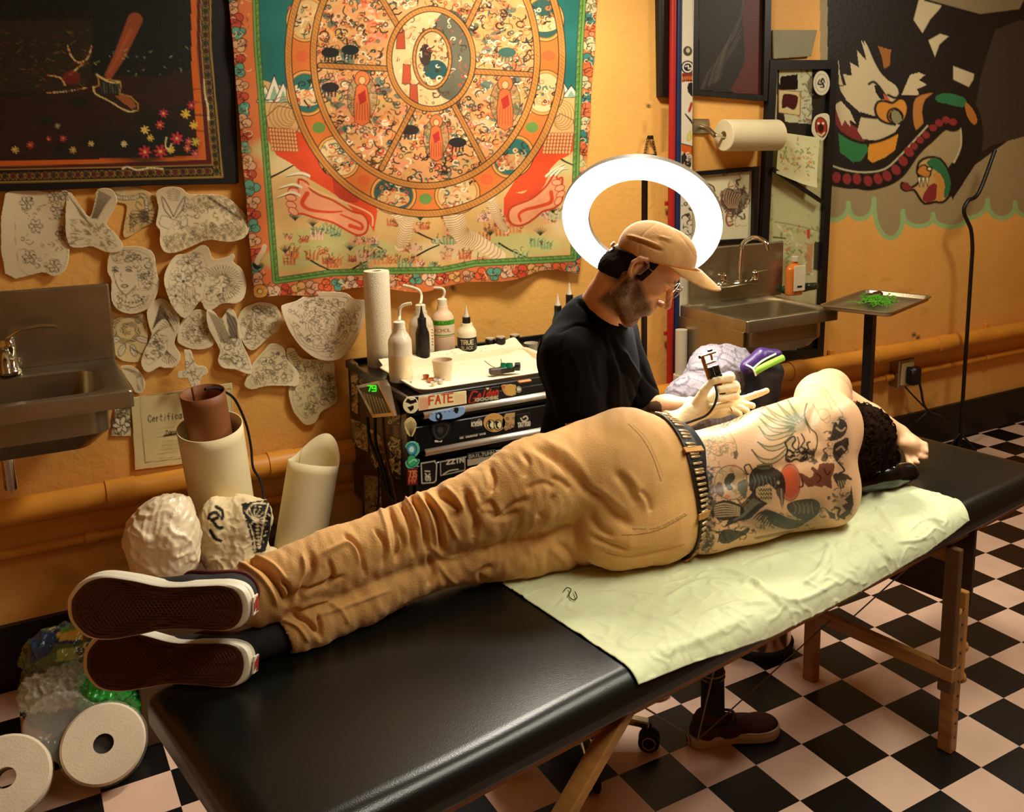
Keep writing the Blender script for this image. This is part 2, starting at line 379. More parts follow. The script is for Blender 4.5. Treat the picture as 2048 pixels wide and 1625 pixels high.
def surfnets(F_, lo, h):
    S = F_ < 0; n = np.array(F_.shape); acc = np.zeros(tuple(n-1)+(3,), np.float32); cnt = np.zeros(tuple(n-1), np.float32)
    offs = [(a, b, c) for a in (0, 1) for b in (0, 1) for c in (0, 1)]
    def cor(A, o): return A[o[0]:n[0]-1+o[0], o[1]:n[1]-1+o[1], o[2]:n[2]-1+o[2]]
    for o in offs:
        for ax in range(3):
            if o[ax]: continue
            o2 = list(o); o2[ax] = 1; f0 = cor(F_, o); f1 = cor(F_, o2); cr = (f0 < 0) != (f1 < 0)
            t = np.where(cr, f0/(f0-f1+1e-12), 0)
            for d in range(3): acc[..., d] += np.where(cr, o[d]+(t if d == ax else 0), 0)
            cnt += cr
    act = cnt > 0; idx = np.full(act.shape, -1, np.int64); idx[act] = np.arange(act.sum())
    cells = np.argwhere(act); V = lo+h*(cells+acc[act]/cnt[act][:, None]); Q = []
    for ax in range(3):
        a1, a2 = [(1, 2), (2, 0), (0, 1)][ax]
        sl0 = [slice(1, -1)]*3; sl0[ax] = slice(0, -1); s0 = S[tuple(sl0)]; sl1 = list(sl0); sl1[ax] = slice(1, None); s1 = S[tuple(sl1)]
        e = np.argwhere(s0 != s1); fl = s0[tuple(e.T)]
        e = e+1; e[:, ax] -= 1
        u = np.zeros(3, int); u[a1] = 1; v = np.zeros(3, int); v[a2] = 1
        q = np.stack([idx[tuple((e-u-v).T)], idx[tuple((e-v).T)], idx[tuple(e.T)], idx[tuple((e-u).T)]], 1)
        q[~fl] = q[~fl][:, ::-1]; Q.append(q)
    return V, np.vstack(Q)
def vnormals(V, Q):
    n = np.cross(V[Q[:, 2]]-V[Q[:, 0]], V[Q[:, 3]]-V[Q[:, 1]]); N = np.zeros_like(V)
    for i in range(4): np.add.at(N, Q[:, i], n)
    return N/(np.linalg.norm(N, axis=1, keepdims=True)+1e-12)
def relax(V, Q, it=1, f=0.5):
    V = V.copy()
    E = np.vstack([Q[:, [i, (i+1) % 4]] for i in range(4)])
    for _ in range(it):
        A = np.zeros_like(V); c = np.zeros(len(V)); np.add.at(A, E[:, 0], V[E[:, 1]]); np.add.at(A, E[:, 1], V[E[:, 0]]); np.add.at(c, E[:, 0], 1); np.add.at(c, E[:, 1], 1)
        V += f*(A/c[:, None]-V)
    return V
def subdiv(V, Q):
    E = np.sort(np.vstack([Q[:, [i, (i+1) % 4]] for i in range(4)]), 1); u, inv = np.unique(E, axis=0, return_inverse=True); inv = inv.ravel()
    nv = len(V); nq = len(Q); ev = nv+inv.reshape(4, nq); fv = nv+len(u)+np.arange(nq)
    V2 = np.vstack([V, (V[u[:, 0]]+V[u[:, 1]])/2, V[Q].mean(1)])
    Q2 = np.vstack([np.stack([Q[:, i], ev[i], fv, ev[(i-1) % 4]], 1) for i in range(4)]); return V2, Q2
def folds(V, N, L, front=True):
    """cloth folds: (pixel polyline, width px, height m[, valley side]) -> real displacement of the cloth surface"""
    q = px(V); D = np.zeros(len(V)); vis = ((V-CAM)*N).sum(1) < 0.0 if front else np.ones(len(V), bool)
    idx = np.nonzero(vis)[0]; qq = q[idx]
    for P, wd, am in L:
        P = spl(P, 5); mn = P.min(0)-wd*2; mx_ = P.max(0)+wd*2
        f = np.nonzero((qq[:, 0] > mn[0]) & (qq[:, 0] < mx_[0]) & (qq[:, 1] > mn[1]) & (qq[:, 1] < mx_[1]))[0]
        if not len(f): continue
        best = np.full(len(f), 1e9); tt = np.zeros(len(f)); m = len(P)-1
        for i in range(m):
            a, b = P[i], P[i+1]; d = b-a; t = np.clip(((qq[f]-a)@d)/(d@d+1e-9), 0, 1); ds = np.hypot(*(qq[f]-a-t[:, None]*d).T); u = ds < best
            best[u] = ds[u]; tt[u] = ((i+t)/m)[u]
        D[idx[f]] += am*np.exp(-(best/wd*1.6)**2)*np.clip(np.sin(PI*np.clip(tt*.9+.05, 0, 1))*1.6, 0, 1)
    return V+N*D[:, None]
def vnoise(V, sc, seed=0):
    r = np.random.RandomState(seed); o = np.zeros(len(V))
    for i in range(5):
        d = r.normal(size=3); d /= np.linalg.norm(d); f = sc*(1+.7*i); o += np.sin(V@d*f+r.uniform(0, 6.3)+1.5*np.sin(V@np.roll(d, 1)*f*.6))/(1+.5*i)
    return o/2.5
def solidobj(name, V, Q, m, parent=None, col=None):
    me = fastmesh(name, V, Q)
    if col is not None: setcol(me, col)
    return link(name, me, m, parent, True)
def lerp(a, b, t): return np.asarray(a, float)+(np.asarray(b, float)-np.asarray(a, float))*t
# ================================================================== THE ROOM
YW = 1.12
M_wall = mat('painted_wall', vc=True, rough=0.55, bump=0.5, bscale=45, var=0.07, vscale=2.5)
M_floor = mat('checker_floor', 'ffffff', rough=0.35)
def checker():
    m = M_floor; nt = m.node_tree; N = nt.nodes; L = nt.links; b = N['Principled BSDF']
    tc = N.new('ShaderNodeTexCoord'); sx = N.new('ShaderNodeSeparateXYZ'); L.new(tc.outputs['Object'], sx.inputs[0])
    fl = []
    for i in (0, 1):
        d = N.new('ShaderNodeMath'); d.operation = 'DIVIDE'; d.inputs[1].default_value = 0.18; L.new(sx.outputs[i], d.inputs[0])
        f = N.new('ShaderNodeMath'); f.operation = 'FLOOR'; L.new(d.outputs[0], f.inputs[0]); fl.append(f)
    a = N.new('ShaderNodeMath'); a.operation = 'ADD'; L.new(fl[0].outputs[0], a.inputs[0]); L.new(fl[1].outputs[0], a.inputs[1])
    p = N.new('ShaderNodeMath'); p.operation = 'PINGPONG'; p.inputs[1].default_value = 1; L.new(a.outputs[0], p.inputs[0])
    mx = N.new('ShaderNodeMix'); mx.data_type = 'RGBA'; mx.inputs['A'].default_value = (*lin('dcb8a0'), 1); mx.inputs['B'].default_value = (*lin('0c0b0a'), 1)
    L.new(p.outputs[0], mx.inputs['Factor'])
    no = N.new('ShaderNodeTexNoise'); no.inputs['Scale'].default_value = 9; no.inputs['Detail'].default_value = 6; L.new(tc.outputs['Object'], no.inputs[0])
    mr = N.new('ShaderNodeMapRange'); mr.inputs[3].default_value = 0.85; mr.inputs[4].default_value = 1.1; L.new(no.outputs[0], mr.inputs[0])
    sc = N.new('ShaderNodeVectorMath'); sc.operation = 'SCALE'; L.new(mx.outputs['Result'], sc.inputs[0]); L.new(mr.outputs[0], sc.inputs['Scale'])
    L.new(sc.outputs[0], b.inputs['Base Color'])
checker()
M_wall_p = mat('plain_wall', 'c98a2c', rough=0.6, bump=0.4, bscale=45)
tag(MB().box((0.1, -1.6, -0.025), (7.0, 5.5, 0.05)).build('floor', M_floor), kind='structure')
tag(MB().box((0.1, -1.6, 2.925), (7.0, 5.5, 0.05)).build('ceiling', mat('ceiling_paint', 'b8a888', rough=0.8)), kind='structure')
tag(MB().box((-3.425, -1.55, 1.45), (0.05, 5.4, 2.9)).build('wall_left', M_wall_p), kind='structure')
tag(MB().box((3.625, -1.55, 1.45), (0.05, 5.4, 2.9)).build('wall_right', M_wall_p), kind='structure')
tag(MB().box((0.1, -4.275, 1.45), (7.0, 0.05, 2.9)).build('wall_front', M_wall_p), kind='structure')

xs = np.unique(np.round(np.concatenate([np.arange(-3.4, 1.4, 0.02), np.arange(1.4, 3.3, 0.005), [3.4, 3.5, 3.6]]), 4))
zs = np.unique(np.round(np.concatenate([np.arange(0, 1.2, 0.02), np.arange(1.2, 2.62, 0.005), [2.7, 2.8, 2.9]]), 4))
GX, GZ = np.meshgrid(xs, zs, indexing='ij'); V = np.stack([GX.ravel(), np.full(GX.size, YW), GZ.ravel()], 1)
nx, nz_ = GX.shape; Q = gridfaces(nx, nz_)
p = Paint(px(V), 'ecb058')
def mural(p):
    K, CRM, OL = '14100c', 'c8b890', '14100c'
    p.soft = 2.2
    # sand-coloured ground with a scalloped pale green lower rim
    cu = [(1640, 415), (1697, 406), (1748, 398), (1806, 422), (1866, 428), (1932, 432), (1975, 400), (2030, 405), (2090, 400)]; lo = [30, 36, 66, 28, 24, 16, 34, 30]; sc = []
    for (x0, y0), (x1, y1), d in zip(cu[:-1], cu[1:], lo):
        for t in np.linspace(0, PI, 14)[:-1]: sc.append((x0+(x1-x0)*(1-math.cos(t))/2, y0+(y1-y0)*t/PI+d*math.sin(t)**.75))
    p.poly([(1640, 0), (1640, 415)]+sc+[(2100, 430), (2100, -300), (1659, -300)], 'a08e66')
    p.stroke(sc, 9, '9cc07c')
    # dark feathered mass behind
    p.poly([(1655, -200), (1655, 330), (1690, 345), (1740, 350), (1800, 335), (1830, 300), (1850, 270), (1920, 210), (1925, 300), (1890, 345), (1905, 400), (1950, 330), (2060, 250), (2100, -200)], '1a1511')
    p.poly([(1935, 330), (1955, 310), (1985, 290), (2100, 260), (2100, 60), (2040, 40), (1990, 60), (1962, 150), (1950, 220)], '3a3226')
    # cheek/wing feather patches
    p.poly([(1845, 70), (1862, 40), (1880, 20), (1900, -10), (1870, -40), (1838, -10), (1825, 40)], CRM, line=OL, lw=4)
    p.poly([(1850, 0), (1960, -30), (2060, -20), (2040, 20), (1960, 30)], '8c7c5a', line=OL, lw=4)
    p.poly([(1905, 130), (1950, 147), (1948, 160), (1938, 176), (1905, 160)], CRM, line=OL, lw=3)
    p.poly([(1870, 118), (1880, 90), (1900, 72), (1880, 66), (1855, 80)], CRM, line=OL, lw=3)
    p.poly([(1803, 190), (1820, 150), (1838, 145), (1850, 150), (1838, 160), (1854, 170), (1834, 178), (1840, 192)], CRM)
    # collar: red, green, orange, cream
    p.poly([(1668, 210), (1690, 240), (1720, 260), (1745, 275), (1720, 285), (1690, 275), (1672, 250)], '7a2a22')
    p.poly([(1722, 232), (1760, 236), (1800, 250), (1790, 265), (1755, 282), (1725, 278), (1715, 262)], CRM)
    p.poly([(1676, 262), (1700, 276), (1730, 284), (1738, 300), (1722, 322), (1706, 325), (1690, 312), (1680, 305)], '2a7440')
    p.poly([(1738, 286), (1770, 280), (1797, 268), (1790, 300), (1770, 315), (1745, 326), (1735, 318)], 'd8902c')
    p.stroke([(1676, 262), (1705, 280), (1735, 286), (1770, 278), (1798, 262), (1810, 245)], 6, OL, n=4)
    # head
    p.poly([(1676, 112), (1680, 148), (1692, 190), (1716, 222), (1748, 232), (1790, 225), (1796, 195), (1799, 192), (1796, 176), (1775, 160), (1760, 140), (1745, 110), (1736, 92), (1728, 80), (1732, 120), (1714, 102), (1718, 135), (1700, 125), (1704, 152), (1686, 148), (1693, 172), (1678, 170)], CRM)
    p.poly([(1676, 172), (1693, 172), (1686, 148), (1704, 152), (1700, 125), (1718, 135), (1714, 100), (1734, 124), (1722, 80), (1736, 100), (1755, 138), (1775, 160), (1794, 172), (1799, 190), (1770, 200), (1720, 225), (1692, 200)], CRM)
    p.stroke([(1676, 170), (1684, 200), (1700, 222), (1722, 232), (1752, 236)], 5, OL, n=4)
    p.stroke([(1738, 92), (1752, 125), (1768, 150), (1790, 166), (1800, 184), (1792, 196), (1776, 190)], 5, OL, n=4)
    p.stroke([(1738, 168), (1748, 164), (1760, 176), (1772, 194)], 5, OL, n=4); p.poly([(1748, 170), (1760, 172), (1774, 198), (1762, 200), (1752, 186)], OL)
    p.poly([(1766, 186), (1776, 196), (1782, 204), (1770, 202)], 'c85838')
    # small feather tuft
    p.poly([(1669, 210), (1682, 202), (1700, 222), (1712, 248), (1700, 240), (1700, 254), (1690, 240), (1684, 252), (1676, 232)], CRM)
    # beak
    p.poly([(1750, 218), (1756, 204), (1770, 202), (1785, 206), (1798, 197), (1810, 200), (1816, 215), (1812, 235), (1803, 246), (1805, 232), (1798, 222), (1786, 222), (1780, 234), (1790, 248), (1772, 246), (1756, 236)], 'd08a34', n=2, line=OL, lw=5)
    p.poly([(1784, 222), (1798, 224), (1804, 240), (1794, 248), (1784, 240)], '8a8460', n=2)
    p.stroke([(1790, 250), (1776, 238), (1778, 222), (1792, 217), (1803, 228)], 4, OL, n=4)
    # claws/ribbon at right of the head
    p.poly([(1830, 195), (1855, 185), (1870, 186), (1852, 200), (1846, 225), (1850, 255), (1836, 268), (1826, 250), (1824, 220)], 'b87838', n=2, line=OL, lw=4)
    p.poly([(1848, 250), (1857, 248), (1856, 264), (1846, 262)], 'e8dcb0', line=OL, lw=2); p.poly([(1830, 268), (1840, 262), (1842, 276)], 'e8dcb0', line=OL, lw=2)
    p.poly([(1756, 92), (1782, 100), (1780, 130), (1768, 138), (1764, 115)], '9a6028')
    # snake: body back, dark thick with green and orange patches
    p.stroke([(1868, 236), (1898, 205), (1928, 215), (1944, 250), (1942, 300), (1915, 345), (1895, 375)], (44, 40), OL, n=6)
    p.poly([(1872, 192), (1895, 186), (1925, 194), (1934, 205), (1925, 215), (1895, 208), (1875, 204)], '2a7044', n=2)
    p.poly([(1930, 205), (1946, 218), (1955, 240), (1948, 250), (1934, 232)], 'b87430', n=2)
    p.poly([(1895, 258), (1918, 262), (1922, 290), (1910, 325), (1880, 320), (1848, 300), (1862, 270)], 'a89468', n=2)
    p.stroke([(1856, 250), (1875, 232), (1900, 226), (1918, 245), (1922, 290), (1908, 325)], 3, 'c8c098', n=5)
    # belly beads
    beads = [(1664, 352), (1694, 358), (1714, 358), (1736, 362), (1756, 358), (1774, 352), (1792, 340), (1806, 322), (1818, 304), (1828, 292), (1840, 280), (1852, 270), (1866, 256), (1878, 246), (1892, 240), (1906, 244)]
    p.stroke([(1650, 352)]+beads, 40, OL, n=3)
    p.stroke([(1660, 330), (1690, 340), (1730, 345), (1770, 338), (1800, 312), (1825, 285), (1855, 252)], 3, 'c8c098', n=3)
    for i, b in enumerate([(1673, 355)]+beads[1:]): p.ell(b, 8.5 if i < 9 else 7, 11 if i < 9 else 8, '8a2c2c', ang=-0.1*i)
    # snake head
    p.poly([(1834, 345), (1838, 325), (1856, 315), (1880, 318), (1896, 340), (1903, 365), (1898, 392), (1885, 405), (1870, 404), (1850, 408), (1838, 395), (1828, 380), (1812, 382), (1803, 376), (1804, 366), (1815, 370), (1822, 376), (1840, 362)], 'c8a060', n=2, line=OL, lw=5)
    p.poly([(1852, 326), (1872, 316), (1892, 335), (1902, 366), (1896, 390), (1888, 396), (1888, 360), (1872, 342)], '2a7044', n=2)
    p.poly([(1845, 395), (1858, 372), (1874, 368), (1876, 392), (1862, 404), (1850, 404)], '8a2c30', n=2)
    p.poly([(1866, 350), (1880, 346), (1890, 372), (1884, 400), (1872, 400), (1874, 372)], 'd09040', n=2)
    p.poly([(1834, 346), (1838, 335), (1850, 330), (1862, 344), (1856, 356), (1842, 352)], 'c88038', n=2, line=OL, lw=3)
    p.ell((1859, 338), 5, 4, 'e8dcb0', line=OL, lw=3)
    for fx in (1838, 1846, 1854): p.poly([(fx-3, 355), (fx+4, 355), (fx+1, 374)], 'e8dcb0', line=OL, lw=1.5)
    p.poly([(1806, 366), (1816, 366), (1826, 378), (1814, 382), (1804, 378)], '7a2a2a')
mural(p)
# wear and old paint stains on the wall
p.soft = 6
rg = random.Random(5)
for _ in range(60):
    x = rg.uniform(95, 1950); y = rg.uniform(560, 1250); p.ell((x, y), rg.uniform(3, 22), rg.uniform(2, 9), rg.choice(['c8842a', 'b87826', 'd89634']), al=.35, soft=.6)
for _ in range(14):
    x = rg.uniform(100, 700); y = rg.uniform(1100, 1300); p.ell((x, y), rg.uniform(15, 50), rg.uniform(6, 20), '9c6a20', al=.4, soft=.8)
for c in ((1828, 671), (1836, 675), (1712, 702), (905, 575), (1297, 212)): p.ell(c, 4, 4, '2a1c0c', al=.9)
p.soft = 2
p.stroke([(1285, 220), (1297, 320)], 3, 'a8702a', al=.4); p.stroke([(1330, 220), (1328, 300)], 10, '8a5c20', al=.5); p.stroke([(1300, 430), (1304, 330)], 3, 'a8702a', al=.3)
me = fastmesh('wall_back', V, Q[:, ::-1]); setcol(me, p.c)
tag(link('wall_back', me, M_wall, None, False), kind='structure')
M_base = mat('black_baseboard', '14100c', rough=0.5)
tag(MB().box((0.1, YW-0.012, 0.11), (7.0, 0.024, 0.22)).build('baseboard_back', M_base), kind='structure')

# pipes along the wall
M_pipe = mat('pipe_paint', 'd89030', rough=0.4, bump=0.15, bscale=30, var=0.1)
def wz(u, v, y=YW-0.06): return at(u, v, 1, y)
A = wz(93, 1000); B = wz(1940, 682)
z0 = 0.62
t = thing('wall_pipe', 'thick ochre painted pipe with sleeve joints running the length of the wall', 'pipe', (-3.35, YW-0.062, z0), None)
MB().tube([(-3.38, YW-0.062, z0), (3.58, YW-0.062, z0)], 0.046, 20).build('pipe_run', M_pipe, t, True)
for u, v in ((240, 970), (560, 918), (1755, 700), (1880, 680), (1590, 730)):
    x = wz(u, v)[0]; MB().tube([(x-.045, YW-0.062, z0), (x+.045, YW-0.062, z0)], 0.0505, 20).build('sleeve', M_pipe, t, True)
for x in (-2.4, -0.6, 1.6, 2.9): MB().box((x, YW-0.012, z0), (0.03, 0.024, 0.12), bev=.003).build('bracket', M_pipe, t)
t = thing('wall_pipe', 'thin ochre conduit running along the wall under the thick pipe', 'pipe', (-3.35, YW-0.03, 0.47))
MB().tube([(-3.38, YW-0.03, 0.47), (2.07, YW-0.03, 0.47)], 0.017, 14).build('pipe_run', M_pipe, t, True)
MB().tube([(2.21, YW-0.03, 0.47), (3.58, YW-0.03, 0.47)], 0.017, 14).build('pipe_run', M_pipe, t, True)
for x in (-1.9, -0.3, 2.02, 2.9): MB().tube([(x-.02, YW-0.03, .47), (x+.02, YW-.03, .47)], 0.022, 14).build('coupling', M_pipe, t, True)

# outlet box with black plug and its cable
M_steel = mat('brushed_steel', 'a89c80', rough=0.32, metal=0.9, bump=0.08, bscale=90, var=0.15)
M_chrome = mat('chrome', 'd8d4c8', rough=0.12, metal=1.0)
M_black = mat('black_plastic', '0e0d0c', rough=0.4)
M_rub = mat('black_rubber', '100f0e', rough=0.75)
ob = (2.14, YW-0.035, 0.49)
t = thing('outlet_box', 'metal outlet box on the thin conduit right of the tray stand', 'outlet', ob)
MB().box(ob, (0.13, 0.07, 0.16), bev=.006).build('box_body', M_steel, t)
MB().box((ob[0], ob[1]-.037, ob[2]), (0.1, 0.006, 0.13), bev=.002).build('cover_plate', mat('bone_plastic', 'b8a070', rough=.4), t)
t = thing('power_plug', 'black power plug with grey cable in the outlet box', 'plug', (ob[0]+.02, ob[1]-.06, ob[2]))
MB().box((ob[0]+.015, ob[1]-.07, ob[2]-.01), (0.075, 0.06, 0.1), bev=.012).build('plug_body', M_black, t, True)
pts = [at(u, v, 1, YW-0.07-.01*i) for i, (u, v) in enumerate([(1812, 735), (1832, 742), (1842, 780), (1848, 810), (1862, 826), (1880, 832), (1900, 850)])]
MB().tube(spl(pts, 5), 0.007, 8).build('cable', mat('dark_cable', '2c2418', rough=.5), t, True)
pts = [at(u, v, 1, YW-0.05) for u, v in [(1803, 765), (1820, 785), (1846, 812), (1855, 822), (1840, 838), (1832, 845)]]
MB().tube(spl(pts, 4), 0.005, 8).build('cable', MATS['dark_cable'], t, True)

# ================================================================== MASSAGE TABLE
ta = np.array((0.9893, 0.1457, 0)); tb_ = np.array((-0.1457, 0.9893, 0)); T0 = np.array((-1.243, -1.003, 0))
def tp(a, b, z): return T0+a*ta+b*tb_+np.array((0, 0, z))
TM = np.stack([ta, tb_, (0, 0, 1)], 1)
ZT, ZB, WT, A0, A1 = 0.745, 0.668, 0.62, -0.59, 1.99
M_vinyl = mat('black_vinyl', '0e100c', rough=0.27, bump=0.10, bscale=420, var=0.05, coat=0, ior=1.44)
M_wood = mat('worn_wood', '9a6a34', rough=0.5, bump=0.15, bscale=40, var=0.25, vscale=5, stretch=(1, 1, 8))
tab = thing('treatment_table', 'long black vinyl padded treatment table on wooden legs', 'table', tp(0.7, .3, 0))
r = 0.05; prof = []
for cx, cz, a0 in ((r, ZT-r, 180), (WT-r, ZT-r, 90), (WT-.012, ZB+.012, 0), (.012, ZB+.012, -90)):
    rr = r if cz > .69 else .012
    for k in range(7):
        an = math.radians(a0-90*k/6); prof.append((cx+rr*math.cos(an), cz+rr*math.sin(an)))
b_ = MB(); G = []
aa = [A0, A0+.004, A0+.012, A0+.03]+list(np.linspace(A0+.05, A1-.05, 60))+[A1-.03, A1-.012, A1-.004, A1]
for i, a in enumerate(aa):
    e = min(a-A0, A1-a); sh = 1-.03*(1-min(1, e/.03))**2*0; ins = .03*(1-math.sqrt(max(0, 1-(1-min(1, e/.03))**2)))
    G.append([tp(a, min(max(q[0], ins*.5), WT-ins*.5), q[1]-(ins if q[1] > .7 else 0)+(0.0015*math.sin(a*9+q[0]*11) if q[1] > .74 else 0)) for q in prof+[prof[0]]])
b_.grid(G); m_ = len(prof)+1; b_.f.append(tuple(range(m_-1))); b_.f.append(tuple(range((len(aa)-1)*m_, (len(aa)-1)*m_+m_-1))); b_.mi += [0, 0]
b_.build('padded_top', M_vinyl, tab, True)
MB().box(tp((A0+A1)/2, WT/2, ZB-.02), (A1-A0-.12, WT-.08, .035), TM).build('under_frame', M_wood, tab)
def wbar(name, a, b, w, tk, up=(0, 0, 1), m=M_wood): return MB().bar(a, b, w, tk, up, .003).build(name, m, tab)
la = 1.425
for bb in (0.005, .50):
    L_ = wbar('leg', tp(la, bb, 0.0), tp(la, bb, .45) if bb < .1 else tp(la, bb, .655), .035, .045, tuple(tb_))
    if bb < .1:
        wbar('leg_extension', tp(la-.028, bb, .2), tp(la-.028, bb, ZB-.02), .022, .045, tuple(tb_), mat('dark_wood', '5c3c1c', rough=.5, var=.2))
        wbar('leg_guide', tp(la+.03, bb, .22), tp(la+.03, bb, .5), .02, .04, tuple(tb_), mat('light_wood', 'b8803c', rough=.5, var=.2))
        for zz in (.215, .315):
            MB().lathe([(.002, 0), (.018, .004), (.021, .014), (.014, .024), (.004, .028)], tp(la+.04, bb-.0, zz), ta, 12).build('knob', MATS['light_wood'], tab, True)
        for zz in np.arange(.05, .46, .045):
            MB().lathe([(.004, 0), (.004, .002)], tp(la, bb-.0228, zz), -tb_, 8).build('bolt_hole', M_black, tab)
wbar('stretcher', tp(la-.03, -.02, .262), tp(la-.03, .62, .262), .022, .045, (0, 0, 1))
wbar('brace', tp(la-.2, .5, .5), tp(la-.05, .41, .34), .03, .02)
wbar('brace', tp(la-.07, .61, .33), tp(la-.04, .42, .335), .035, .014, (0, 0, 1), MATS['light_wood'])
wbar('stretcher', tp(la+.02, .02, .6), tp(la+.02, .5, .6), .02, .05)
MB().box(tp(la+.12, .27, .535), (.012, .5, .27), TM).build('end_panel', mat('brown_vinyl', '3a2414', rough=.5), tab)
# foot-end leg pair, splayed brace
wbar('leg', tp(-.42, .05, 0), tp(-.42, .05, .66), .035, .045, tuple(tb_)); wbar('leg', tp(-.42, .57, 0), tp(-.42, .57, .66), .035, .045, tuple(tb_))
wbar('stretcher', tp(-.42, .05, .3), tp(-.42, .57, .3), .02, .045)
wbar('brace', tp(.16, .035, .665), tp(-.4, .05, .28-.2), .024, .045, tuple(tb_))
wbar('leg', tp(.62, .06, 0.33), tp(.62, .06, .66), .03, .03, tuple(tb_)) if False else None
M_cable = mat('steel_cable', '6a5a44', rough=.4, metal=.6)
hub = at(1395, 1481, 1, -.62)
for (a, b) in ((tp(la-.17, .03, .655), tp(la-.045, .34, .285)), (tp(la-.045, .40, .27), hub), (hub, tp(.2, .06, .65)), (hub, tp(.66, .2, .65)), (hub+np.array((0, .12, .12)), tp(.6, .5, .65))):
    MB().tube([a, b], .0022, 6).build('cable', M_cable, tab)
# headrest bolster, black glossy
M_gloss = mat('glossy_black_vinyl', '0c0b09', rough=0.16, bump=.1, bscale=30, coat=.5)
S = Solid(.02); c0 = at(1800, 925, 2, .80)
S.chain([at(1712, 968, 2, .785), at(1775, 952, 2, .787), at(1815, 945, 2, .785)], [.040, .042, .036], flat=((0, 0, 1), .85))
V, Q = S.mesh(.006); tag(solidobj('head_bolster', relax(V, Q, 2), Q, M_gloss), 'glossy black bolster under the head of the lying man', 'bolster')

# ================================================================== pale green underpad
M_pad = mat('underpad_cloth', 'ccd0a4', rough=0.75, bump=.2, bscale=300, var=0.04, sheen=.3)
def pad():
    nu, nv = 260, 190
    px_out = None
    U_ = np.linspace(0, 1, nu); W_ = np.linspace(0, 1, nv); G = np.zeros((nu, nv, 3))
    rs = np.random.RandomState(3)
    for i, u in enumerate(U_):
        a = 0.185+u*1.31; far = .50
        # near border: how far the cloth reaches past the table's near edge, by place along the table
        reach = np.interp(u, [0, .12, .3, .55, .8, .97, 1], [.0, .010, .040, .045, .034, .010, -.06])
        for j, v in enumerate(W_):
            G[i, j] = (a, far*(1-v)-reach*v*1.0, v)
    A_ = G[..., 0].copy(); Bv = G[..., 1].copy()
    # left border slants: near corner further left than the far one
    A_ += (-.02-.0*Bv)*(1-U_)[:, None]*W_[None]
    Bc = Bv
    # cloth path over the rounded edge
    R_ = .052; Z = np.full(A_.shape, ZT+.003); Y = Bc.copy()
    over = np.clip(R_-Bc, 0, None); ang = np.clip(over/R_, 0, 1.45)
    Y = np.where(over > 0, R_-np.sin(ang)*(R_+.004), Bc); Z = np.where(over > 0, ZT-R_+np.cos(ang)*(R_+.004), Z)
    rest = np.clip(over-1.45*R_, 0, None); Z -= rest*1.0; Y -= rest*.12
    P3 = T0+A_[..., None]*ta+Y[..., None]*tb_; P3[..., 2] = Z
    V = P3.reshape(-1, 3); Q = gridfaces(nu, nv); N = vnormals(V, Q); N *= np.sign(N[:, 2].sum())
    n1 = vnoise(V*np.array((1, 1, .3)), 26, 1); n2 = vnoise(V, 75, 4); n3 = vnoise(V, 31, 9); H = .0022*np.abs(n1)+.0016*np.abs(n2)+.003*(1-np.minimum(1, np.abs(n3)*7))
    H += .001
    V = V+N*H[:, None]
    L_ = [([(1440, 1140), (1500, 1160), (1570, 1215)], 7, .010), ([(1480, 1160), (1545, 1180), (1572, 1213)], 5, .006), ([(1710, 1070), (1745, 1075), (1780, 1124)], 8, .009), ([(1310, 1310), (1400, 1280), (1480, 1240)], 14, .006), ([(1400, 1235), (1470, 1210), (1540, 1205)], 8, .006),
          ([(1385, 1330), (1380, 1290), (1400, 1240)], 6, .004), ([(1600, 1170), (1640, 1140), (1660, 1090)], 9, .007), ([(1640, 1160), (1665, 1120), (1650, 1080)], 7, .006), ([(1530, 1190), (1600, 1200), (1680, 1160)], 8, .005), ([(1760, 1010), (1830, 1020), (1880, 1050)], 8, .006),
          ([(1720, 1000), (1760, 1020), (1800, 1080)], 7, .005), ([(1820, 1060), (1850, 1040), (1890, 1045)], 5, .005), ([(1790, 1085), (1840, 1080), (1870, 1055)], 5, .005), ([(1180, 1190), (1260, 1190), (1330, 1200)], 8, .005), ([(1330, 1200), (1400, 1165), (1470, 1170)], 9, .006),
          ([(1250, 1230), (1330, 1240), (1420, 1300)], 10, .004), ([(1560, 1100), (1620, 1120), (1700, 1160)], 8, .004), ([(1330, 1345), (1340, 1300), (1330, 1260)], 6, .003), ([(1500, 1130), (1580, 1110), (1640, 1120)], 9, .006), ([(1690, 1010), (1730, 1000), (1745, 985)], 7, .010)]
    V = folds(V, N, L_, False)
    me = fastmesh('underpad', V, Q); o = link('underpad', me, M_pad, None, True)
    md = o.modifiers.new('s', 'SOLIDIFY'); md.thickness = .0015; md.offset = 0
    tag(o, 'pale green disposable pad spread over the black table', 'pad')
    lg = MB(); c = [at(u, v, 2, ZT+.012) for u, v in [(1128, 1182), (1134, 1176), (1142, 1180), (1138, 1192), (1146, 1200), (1154, 1196), (1150, 1184)]]
    lg.tube(spl(c, 4), .0012, 5).build('printed_mark', mat('dark_ink', '1c2018', rough=.6), o)
pad()

